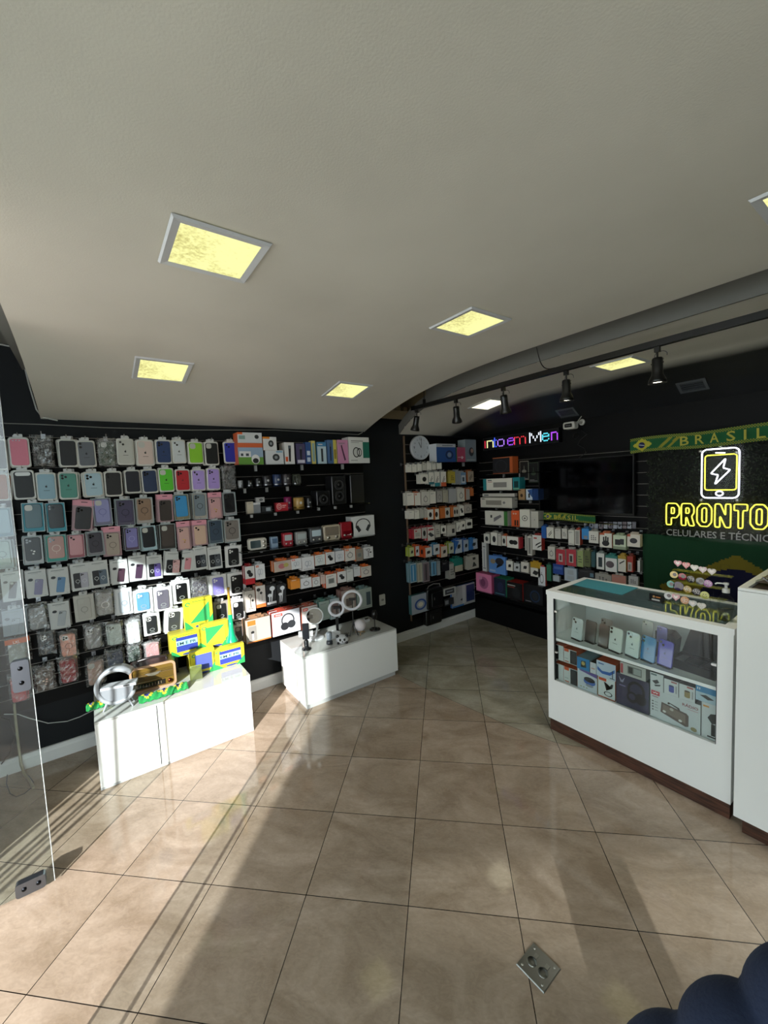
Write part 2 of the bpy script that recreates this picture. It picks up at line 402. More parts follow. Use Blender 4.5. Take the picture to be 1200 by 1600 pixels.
def vault(name, xs, ys, zf, th, m):
    g = G(); nx, ny = len(xs), len(ys[0])
    V = [(x, ys[i][j], zf(x, ys[i][j])) for i, x in enumerate(xs) for j in range(ny)]
    U = [(a, b, c+th) for a, b, c in V]; o = len(V); f = []
    for i in range(nx-1):
        for j in range(ny-1):
            a = i*ny+j; f.append((a, a+1, a+ny+1, a+ny))
    g.add(V+U, f, m, True); g.add(V+U, [tuple(q+o for q in a[::-1]) for a in f], m, True)
    e = [(i*ny, (i+1)*ny, (i+1)*ny+o, i*ny+o) for i in range(nx-1)] + [(i*ny+ny-1, i*ny+ny-1+o, (i+1)*ny+ny-1+o, (i+1)*ny+ny-1) for i in range(nx-1)]
    e += [(j, j+o, j+1+o, j+1) for j in range(ny-1)] + [((nx-1)*ny+j, (nx-1)*ny+j+1, (nx-1)*ny+j+1+o, (nx-1)*ny+j+o) for j in range(ny-1)]
    g.add(V+U, e, m)
    return struct(g, name)
def lsp(a, b, n): return [a+(b-a)*i/(n-1) for i in range(n)]
xs = [WX+.001]+lsp(WX+.05, -1.4, 24)+lsp(-1, 3.0, 6)
vault('ceiling_main', xs, [lsp(-.235, 2.33, 14) for _ in xs], zmain, .03, CM)
def yfront(x): return 2.585 + .2*max(0, (-2.75-x)/.79)**1.5
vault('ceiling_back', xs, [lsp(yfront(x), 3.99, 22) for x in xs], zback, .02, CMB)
# fascia along the front edge of the back ceiling
g = G(); fm = mat('#72716d', 'paint'); N = 40  # fascia grey darkened to carry the shade it lies in
xf = lsp(WX+.002, 3.0, N)
for a, b2 in zip(xf[:-1], xf[1:]):
    ha = .10 if (a+b2)/2 < -2.88 else .36
    ya, yb = yfront(a)-.004, yfront(b2)-.004; za, zb = zback(a, ya)-.0, zback(b2, yb)-.0
    V = [(a, ya, za), (b2, yb, zb), (b2, yb, zb+ha), (a, ya, za+ha), (a, ya+.012, za), (b2, yb+.012, zb), (b2, yb+.012, zb+ha), (a, ya+.012, za+ha)]
    g.add(V, [(0, 1, 2, 3), (4, 7, 6, 5), (0, 4, 5, 1), (2, 6, 7, 3), (0, 3, 7, 4), (1, 5, 6, 2)], fm)
struct(g, 'trim_2')
# baseboards
wb = mat('#dfe0de', 'paint')
def base(name, y0, y1):
    g = G(); g.prism([(0, 0), (.018, 0), (.018, .07), (.012, .084), (.012, .098), (0, .1)], y1, y0, wb); 
    o = g.build(name); o['kind'] = 'structure'; o.location = (WX, 0, .001); return o
base('baseboard_left', -.9, 3.99)
g = G(); g.box(WX+.02, WY-.1, .0, -.3, WY-.012, .27, mat('#060607', 'paint')); struct(g, 'baseboard_back')

# ================================================================ CEILING LIGHTS
def panel_mat():
    m = bpy.data.materials.new('yellowed_light_diffuser'); m.use_nodes = True; t = m.node_tree; n = t.nodes; l = t.links; b = n['Principled BSDF']
    tc = n.new('ShaderNodeTexCoord'); a = n.new('ShaderNodeTexNoise'); a.inputs['Scale'].default_value = 75; a.inputs['Detail'].default_value = 8
    c = n.new('ShaderNodeTexNoise'); c.inputs['Scale'].default_value = 4; l.new(tc.outputs['Object'], a.inputs['Vector']); l.new(tc.outputs['Object'], c.inputs['Vector'])
    mu = n.new('ShaderNodeMath'); mu.operation = 'MULTIPLY'; l.new(a.outputs['Fac'], mu.inputs[0]); l.new(c.outputs['Fac'], mu.inputs[1])
    r = n.new('ShaderNodeValToRGB'); r.color_ramp.elements[0].position = .24; r.color_ramp.elements[1].position = .48
    r.color_ramp.elements[0].color = lin('#fbf9a9')+(1,); r.color_ramp.elements[1].color = lin('#b5ab62')+(1,)
    l.new(mu.outputs[0], r.inputs[0]); l.new(r.outputs[0], b.inputs['Emission Color']); b.inputs['Emission Strength'].default_value = .7
    b.inputs['Base Color'].default_value = (.1, .1, .06, 1)
    return m
PM = panel_mat(); PMW = mat('#fff8d2', 'emit1.4')
def light(cx, cy, zf, label, pm, glow=6):
    e = 1e-3; z = zf(cx, cy); nx = (zf(cx+e, cy)-zf(cx-e, cy))/(2*e)
    o = thing('ceiling_light', label, 'light', (cx, cy, z-.003), 0, 'square recessed ceiling lights', tilt=(0, -math.atan(nx)))
    g = G()
    a, b2, z1 = .15, .122, -.008
    V = [(-a, -a, 0), (a, -a, 0), (a, a, 0), (-a, a, 0), (-a+.006, -a+.006, z1), (a-.006, -a+.006, z1), (a-.006, a-.006, z1), (-a+.006, a-.006, z1), (-b2, -b2, z1+.003), (b2, -b2, z1+.003), (b2, b2, z1+.003), (-b2, b2, z1+.003)]
    f = []
    for i in range(4):
        j = (i+1) % 4; f += [(i, i+4, j+4, j), (i+4, i+8, j+8, j+4)]
    g.add(V, f, mat('#c9ccd2', 'plastic')); g.build('frame', o)
    g = G(); g.add([(-b2, -b2, z1+.0035), (-b2, b2, z1+.0035), (b2, b2, z1+.0035), (b2, -b2, z1+.0035)], [(0, 1, 2, 3)], pm); g.build('diffuser', o)
    return o
light(-1.48, .40, zmain, 'large-looking yellowed square ceiling light, nearest the camera on the white ceiling', PM)
light(-1.48, 1.66, zmain, 'yellowed square ceiling light in the middle of the white ceiling', PM)
light(-2.755, .40, zmain, 'yellowed square ceiling light above the wall of phone cases', PM)
light(-2.755, 1.67, zmain, 'small-looking yellowed square ceiling light above the headphone display', PM)
light(-.235, 1.83, zmain, 'square ceiling light cut by the edge of the photo', PM)
light(-1.43, 3.20, zback, 'square ceiling light on the back ceiling, behind the spotlight track', PM)
light(-2.68, 3.25, zback, 'bright white square ceiling light on the back ceiling above the slatwall corner', PMW)

# vents in the black strip of ceiling
def vent(px, py, label):
    p = None
    d = ray(px, py)
    for i in range(900):
        q = Vector((0, 0, CH))+d*(i*.00001*1.0)
    lo = 0
    t = .0005
    while t < .02:
        q = Vector((0, 0, CH))+d*t
        if q.z > zback(q.x, q.y): break
        t += .000005
    e = 1e-3; ny = (zback(q.x, q.y+e)-zback(q.x, q.y-e))/(2*e)
    o = thing('ceiling_vent', label, 'vent', (q.x, q.y, q.z-.004), 0, 'vents in the black ceiling strip', tilt=(math.atan(ny), 0))
    g = G(); w2 = .10
    g.frame(rr(0, 0, .19, .13, .004), rr(0, 0, .15, .09, .003), 0, -.006, mat('#55595f', 'plastic'))
    g.v = [(x, z, y) for x, y, z in g.v]; g.build('vent_frame', o)
    g = G()
    for i in range(4): g.box(-.075, -.040+i*.022, -.006, .075, -.030+i*.022, -.001, mat('#43474d', 'plastic'))
    g.build('slat', o)
vent(1082, 602, 'grey rectangular vent in the black ceiling strip above the green scarf')
vent(886, 644, 'dark rectangular vent in the black ceiling strip above the small white security camera')

# ================================================================ SPOTLIGHT TRACK
TY, TZ = 2.5, 2.452
xl = ony(648, 648, TY).x
tr = thing('light_track', 'long black ceiling track carrying six black spotlights', 'track light rail', (0, TY, TZ))
g = G(); bk = mat('#0d0d0e', 'plastic')
g.box(xl, -.017, 0, 3.0, .017, .03, bk); g.box(xl, -.017, -.004, 3.0, -.009, 0, bk); g.box(xl, .009, -.004, 3.0, .017, 0, bk); g.build('rail', tr)
g = G(); g.box(xl-.03, -.02, -.006, xl+.02, .02, .034, bk); g.build('end_cap', tr)
for hx in (xl+.14, .6):
    g = G(); g.tube([(hx, 0, .03), (hx, 0, .45 if hx < 0 else .4)], .003, bk); g.box(hx-.01, -.01, .03, hx+.01, .01, .07, bk); g.build('hanger', tr)
sp = [(651, 657, .02, 0.0, False, 'black spotlight at the far end of the track, next to the lowered ceiling corner'),
      (713, 648, .35, .0, False, 'black spotlight second along the track, above the wall clock'),
      (787, 632, .30, .1, False, 'black spotlight in front of the bright white ceiling panel'),
      (885, 608, .02, .0, True, 'lit black spotlight hanging above the colourful message sign'),
      (1027, 577, .02, .0, True, 'large lit black spotlight above the neon phone sign')]
for i, (px, py, ta, tb, on, lab) in enumerate(sp):
    x = ony(px, py, TY).x
    if i == 0: x = xl+.03
    o = thing('track_spotlight', lab, 'spotlight', (x, TY, TZ-.005), 0, 'black spotlights along the ceiling track')
    g = G(); g.box(-.012, -.012, -.028, .012, .012, 0, bk); g.tube([(0, 0, -.02), (0, 0, -.085)], .005, bk); g.tube([(-.03, 0, -.085), (.03, 0, -.085)], .004, bk); g.build('bracket', o)
    h = G(); pr = [(.001, 0), (.022, -.002), (.026, -.01), (.026, -.075), (.028, -.09), (.04, -.115), (.044, -.135), (.041, -.135), (.036, -.118)]
    h.lathe(pr, mat('#141415', 'plastic'), n=20)
    ho = h.build('head', o); ho.location = (0, 0, -.055); ho.rotation_euler = (ta, tb+(.3 if i in (0, 1) else 0), 0)
    b2 = G(); b2.lathe([(.001, -.126), (.037, -.125), (.037, -.12), (.001, -.119)], mat('#fff6e0', 'emit9') if on else mat('#8d8c88', 'metal'), n=18); bo = b2.build('bulb', ho)
    c2 = G(); c2.tube([(.03*math.cos(a)+.012, .012, -.045+.022*math.sin(a)) for a in lsp(-.3, 5.2, 12)], .0018, mat('#55555a', 'plastic')); c2.build('cord', o)
    if on:
        L = bpy.data.lights.new('spot', 'SPOT'); L.energy = 9; L.spot_size = R(75); L.spot_blend = .6; L.color = (1, .95, .85); L.shadow_soft_size = .03
        lo = bpy.data.objects.new('spot_light', L); COL.objects.link(lo); lo.parent = ho; lo.location = (0, 0, -.14)
g = G()
p0, p1 = Vector((ony(839, 538, 2.35).x, 2.345, 2.60)), Vector((ony(868, 580, TY).x, TY-.01, TZ+.03))
g.tube([p0.lerp(p1, t)+Vector((-.02*math.sin(PI*t), 0, -.05*math.sin(PI*t))) for t in lsp(0, 1, 10)], .003, bk)
tag(g.build('power_cable'), 'short black cable drooping from the white ceiling edge to the spotlight track', 'cable')
g = G()
p0, p1 = onx(660, 623, -3.0), Vector((ony(745, 622, 2.58).x, 2.575, 2.70))
g.tube([(-2.85, 2.572, 2.66), (-2.7, 2.57, 2.675), (-2.3, 2.57, 2.68)], .003, bk)
tag(g.build('thin_cable'), 'thin black wire running across the dark slot above the spotlight track', 'cable')

# ================================================================ SLATWALL PANELS
def slat_panel(label, plane, v, u0, u1, z0, z1, rot, pitch=.1, trim=None):
    loc = (v, u0, z0) if plane == 'x' else (u0, v, z0)
    o = thing('slatwall_panel', label, 'slatwall', loc, rot); W, H = u1-u0, z1-z0
    g = G(); g.box(0, .006, 0, W, .018, H, ('#0a0b0c', 'paint'))
    n = int(H/pitch); m = mat('#050506', 'paint')
    for i in range(n+1):
        a = i*pitch+.006; b2 = min((i+1)*pitch-.006, H)
        if b2 > a: g.box(0, 0, a, W, .006, b2, m)
    g.build('board', o)
    g = G()
    for i in range(1, n+1):
        z = i*pitch
        if z < H: g.box(.002, -.001, z-.0065, W-.002, .005, z-.0042, mat('#a39d95', 'card'))
    g.build('groove_strip', o)
    if trim:
        g = G(); g.box(-.006, -.006, 0, .004, .018, H, mat(trim, 'paint')); g.build('edge_trim', o)
    return o
slat_panel('long black slatwall behind the rows of phone cases and the headphone shelves', 'x', WX+.019, -.9, 2.28, .40, 2.20, PI/2)
slat_panel('narrow black slatwall with a brown edge strip, below the wall clock', 'x', WX+.019, 2.838, 3.99, .2, 2.29, PI/2, trim='#6e5a48')
slat_panel('wide black slatwall on the back wall around the television', 'y', WY-.02, -3.46, -1.0, .28, 2.02, 0)

# ================================================================ PRODUCT BUILDERS
def case_shape(g, w, h, z0, col, cam='tri', y=0.0, logo=None, p='sil', mag=None, deco=None, ang=0, cx=0, lens='#15161a'):
    """silicone or clear phone case: rounded slab with camera island, lenses, mark"""
    cz = z0+h/2
    def tp(P): return rotp(P, cx, cz, ang) if ang else P
    g.bev(tp(rr(cx, cz, w, h, w*.16, 4)), y+.008, y, (col, p), .0016)
    k = .0004
    iw = w*.44
    ix, iz = cx-w/2+iw/2+w*.05, cz+h/2-iw/2-w*.05
    lc = lens
    if cam == 'tri':
        g.prism(tp(rr(ix, iz, iw, iw, iw*.3, 3)), y, y-.0018, (col, p))
        for a, b in ((-.22, .22), (-.22, -.22), (.22, 0)): g.prism(tp(ellp(ix+a*iw, iz+b*iw, iw*.19, iw*.19, 12)), y, y-.003, (lc, 'gloss'))
    elif cam == 'trio':
        g.prism(tp(rr(ix, iz, iw, iw, iw*.3, 3)), y, y-.0018, ('#d8d8d6', 'plastic'))
        for a, b in ((-.22, .22), (-.22, -.22), (.22, 0)): g.prism(tp(ellp(ix+a*iw, iz+b*iw, iw*.19, iw*.19, 12)), y, y-.003, (lc, 'gloss'))
    elif cam == 'dual':
        g.prism(tp(rr(ix, iz, iw*.9, iw*.9, iw*.3, 3)), y, y-.0018, (col, p))
        for a, b in ((-.2, .2), (.2, -.2)): g.prism(tp(ellp(ix+a*iw, iz+b*iw, iw*.19, iw*.19, 12)), y, y-.003, (lc, 'gloss'))
    elif cam == 'pad': g.prism(tp(rr(ix, iz, iw, iw, iw*.34, 3)), y, y-.0012, ('#b9bbb6', 'plastic'))
    elif cam == 'bar': g.prism(tp(rr(cx, cz+h*.41, w*.82, w*.26, w*.12, 4)), y, y-.0012, ('#d3d6d6', 'plastic'))
    elif cam == 'dots':
        for a in (-.3, -.12, .06): g.prism(tp(ellp(cx+a*w, cz+h*.44, w*.045, w*.045, 10)), y, y-.001, (lc, 'gloss'))
    elif cam == 'vert':
        for b in (0, -.26): g.prism(tp(ellp(cx-w*.34, cz+h*.42+b*w, w*.09, w*.09, 12)), y, y-.0025, (lc, 'gloss'))
    if mag:
        r = w*.27
        g.frame(tp(ellp(cx, cz-h*.04, r, r, 24)), tp(ellp(cx, cz-h*.04, r*.84, r*.84, 24)), y, y-k*2, (mag, 'plastic'))
        g.prism(tp([(cx-w*.02, cz-h*.04-r*1.6), (cx+w*.02, cz-h*.04-r*1.6), (cx+w*.02, cz-h*.04-r*1.15), (cx-w*.02, cz-h*.04-r*1.15)]), y, y-k*2, (mag, 'plastic'))
    if logo:
        r = w*.085; P = []
        for i in range(16):
            a = 2*PI*i/16; q = r*(1-.12*(abs(math.sin(a)) > .9)); x = q*math.cos(a)*.92
            if math.cos(a) > .8: x = r*.55
            P.append((cx+x, cz+q*math.sin(a)))
        g.prism(tp(P), y, y-k, (logo, 'card')); g.prism(tp(rotp(ellp(cx+r*.2, cz+r*1.35, r*.16, r*.38, 8), cx+r*.2, cz+r*1.35, -.6)), y, y-k, (logo, 'card'))
        g.prism(tp([(cx-w*.18, cz-h*.17), (cx+w*.18, cz-h*.17), (cx+w*.18, cz-h*.155), (cx-w*.18, cz-h*.155)]), y, y-k, (logo, 'card'))
    if deco:
        for i, c in enumerate(deco):
            a = 2.4*i; q = w*(.1+.045*i)
            g.prism(tp(ellp(cx+q*math.cos(a)*.8, cz-h*.1+q*math.sin(a), w*.075, w*.06, 8)), y, y-.001, (c, 'gloss'))
def tab(o, w, h, col='#c9ccce'):
    g = G(); g.frame(rr(0, h+.010, min(w*.42, .045), .022, .005), rr(0, h+.013, .012, .006, .0028), .008, .006, mat(col, 'plastic')); g.build('hang_tab', o)
def bag(o, w, h, y=-.006, seed=0):
    rnd = random.Random(seed); g = G(); nx, nz = 7, 10; V = []
    for j in range(nz+1):
        for i in range(nx+1):
            e = 1 if i in (0, nx) or j in (0, nz) else 0
            V.append((-w/2+w*i/nx+(rnd.uniform(-.002, .002)), (.010 if e else y)+rnd.uniform(-.0035, .0025), h*j/nz+rnd.uniform(-.002, .002)))
    f = [(j*(nx+1)+i, j*(nx+1)+i+1, (j+1)*(nx+1)+i+1, (j+1)*(nx+1)+i) for j in range(nz) for i in range(nx)]
    g.add(V, f, BAG); g.build('plastic_bag', o)
def phone_pack(kind, w, h, col, o, cam='tri', logo=None, mag=None, deco=None, seed=0, extra=None):
    rnd = random.Random(seed)
    if kind == 'B':      # clear moulded tray with pale rim
        g = G(); g.bev(rr(0, h/2, w, h, w*.14, 4), .020, .003, ('#cfd0cc', 'plastic'), .003); g.build('tray', o)
        g = G(); case_shape(g, w*.84, h*.88, h*.06, col, cam, -.004, logo, mag=mag, deco=deco); g.build('phone_case', o)
        tab(o, w, h)
    elif kind == 'C':    # clear box with coloured back card
        g = G(); g.bev(rr(0, h/2, w, h, .004, 2), .020, .004, (extra or '#3f8ea0', 'card'), .001); g.build('back_card', o)
        g = G(); case_shape(g, w*.78, h*.82, h*.13, col, cam, -.003, logo, mag=mag, deco=deco, p='plastic'); g.build('phone_case', o)
        g = G(); g.frame(rr(0, h/2, w, h, .004, 2), rr(0, h/2, w*.94, h*.96, .003, 2), .004, -.006, mat('#9fb0b4', 'plastic')); g.build('clear_sleeve', o)
        tab(o, w, h)
    elif kind == 'K':    # pink header card, case below
        g = G(); g.box(-w/2, .004, 0, w/2, .018, h*.84, ('#a98b93', 'card')); g.build('back_card', o)
        g = G(); g.box(-w/2, .001, h*.82, w/2, .019, h, (extra or '#d795a6', 'card')); g.box(-w*.16, .0004, h*.92, w*.16, .001, h*.945, '#2a2024'); g.build('header_card', o)
        g = G(); case_shape(g, w*.78, h*.74, h*.04, col, cam, -.004, logo, mag=mag, deco=deco, p='plastic'); g.build('phone_case', o)
    elif kind == 'P':    # printed retail box with window picture
        g = G(); g.box(-w/2, .0, 0, w/2, .02, h, (extra or '#c4c8c9', 'card'))
        A = [('r', .15, .9, .8, .925, '#7d8587'), ('r', .3, .86, .62, .872, '#9aa2a3'), ('r', .1, .62, .3, .63, '#889092'), ('r', .82, .04, .92, .05, '#777')]
        g.art(A, w, h, 0)
        if deco == 'two':
            case_shape(g, w*.42, h*.55, h*.1, '#15181f', 'none', -.0035, mag='#d8dde0', p='card', cx=-w*.17)
            case_shape(g, w*.42, h*.55, h*.1, col, 'tri', -.005, p='card', cx=w*.19, mag='#cfd6da')
        else:
            g.flat(ellp(-w*.26, h*.66, w*.12, w*.09), -.0012, '#23282c')
            case_shape(g, w*.40, h*.56, h*.09, col, cam, -.0035, mag=mag, p='card', cx=w*.08, ang=-.16)
        g.build('printed_box', o); tab(o, w, h, '#b7bdc0')
    elif kind == 'W':    # white frame box with window showing the case
        g = G(); P = rr(0, h/2, w, h, .004, 2)
        g.box(-w/2, .001, 0, w/2, .022, h, (extra or '#d3d5d6', 'card')); g.build('box', o)
        g = G(); case_shape(g, w*.66, h*.8, h*.08, col, cam, -.004, logo, mag=mag, deco=deco, p='plastic', lens='#e6e6e4' if cam == 'tri' else '#15161a')
        if deco is None and mag is None and logo is None:
            g.frame(ellp(0, h*.26, w*.15, w*.1, 16), ellp(0, h*.26, w*.12, w*.075, 16), -.004, -.0052, ('#9aa0a0', 'card')); g.prism(rr(0, h*.14, w*.3, .003, .001), -.004, -.005, ('#9aa0a0', 'card'))
        g.build('phone_case', o); tab(o, w, h)
    elif kind == 'G':    # case in crinkled clear bag
        g = G(); case_shape(g, w*.74, h*.84, h*.04, col, cam, .002, logo, mag=mag, deco=deco); g.build('phone_case', o)
        bag(o, w, h*1.04, seed=seed)
        if extra:
            g = G(); g.box(-w*.46, -.009, h*.80, w*.46, -.006, h*.99, extra); g.art([('t', 'LXL', .38, .82, .1, '#f3d7c8', .3)], w, h, -.009); g.build('header_card', o)

# ---- peg hook
def hook(u, z, plane, v, depth, label):
    loc = (v, u, z) if plane == 'x' else (u, v, z)
    g = G(); r = .0022
    g.tube([(0, .0, 0), (0, -depth, 0), (0, -depth-.008, .004), (0, -depth-.012, .013)], r, mat('#b9bbbd', 'metal'), n=6)
    g.box(-.012, -.001, -.018, .012, .001, .012, mat('#9a9ca0', 'metal'))
    o = g.build('peg_hook'); o.location = loc; o.rotation_euler = (0, 0, PI/2 if plane == 'x' else 0)
    tag(o, label, 'hook', 'metal peg hooks on the slatwalls')
    return o

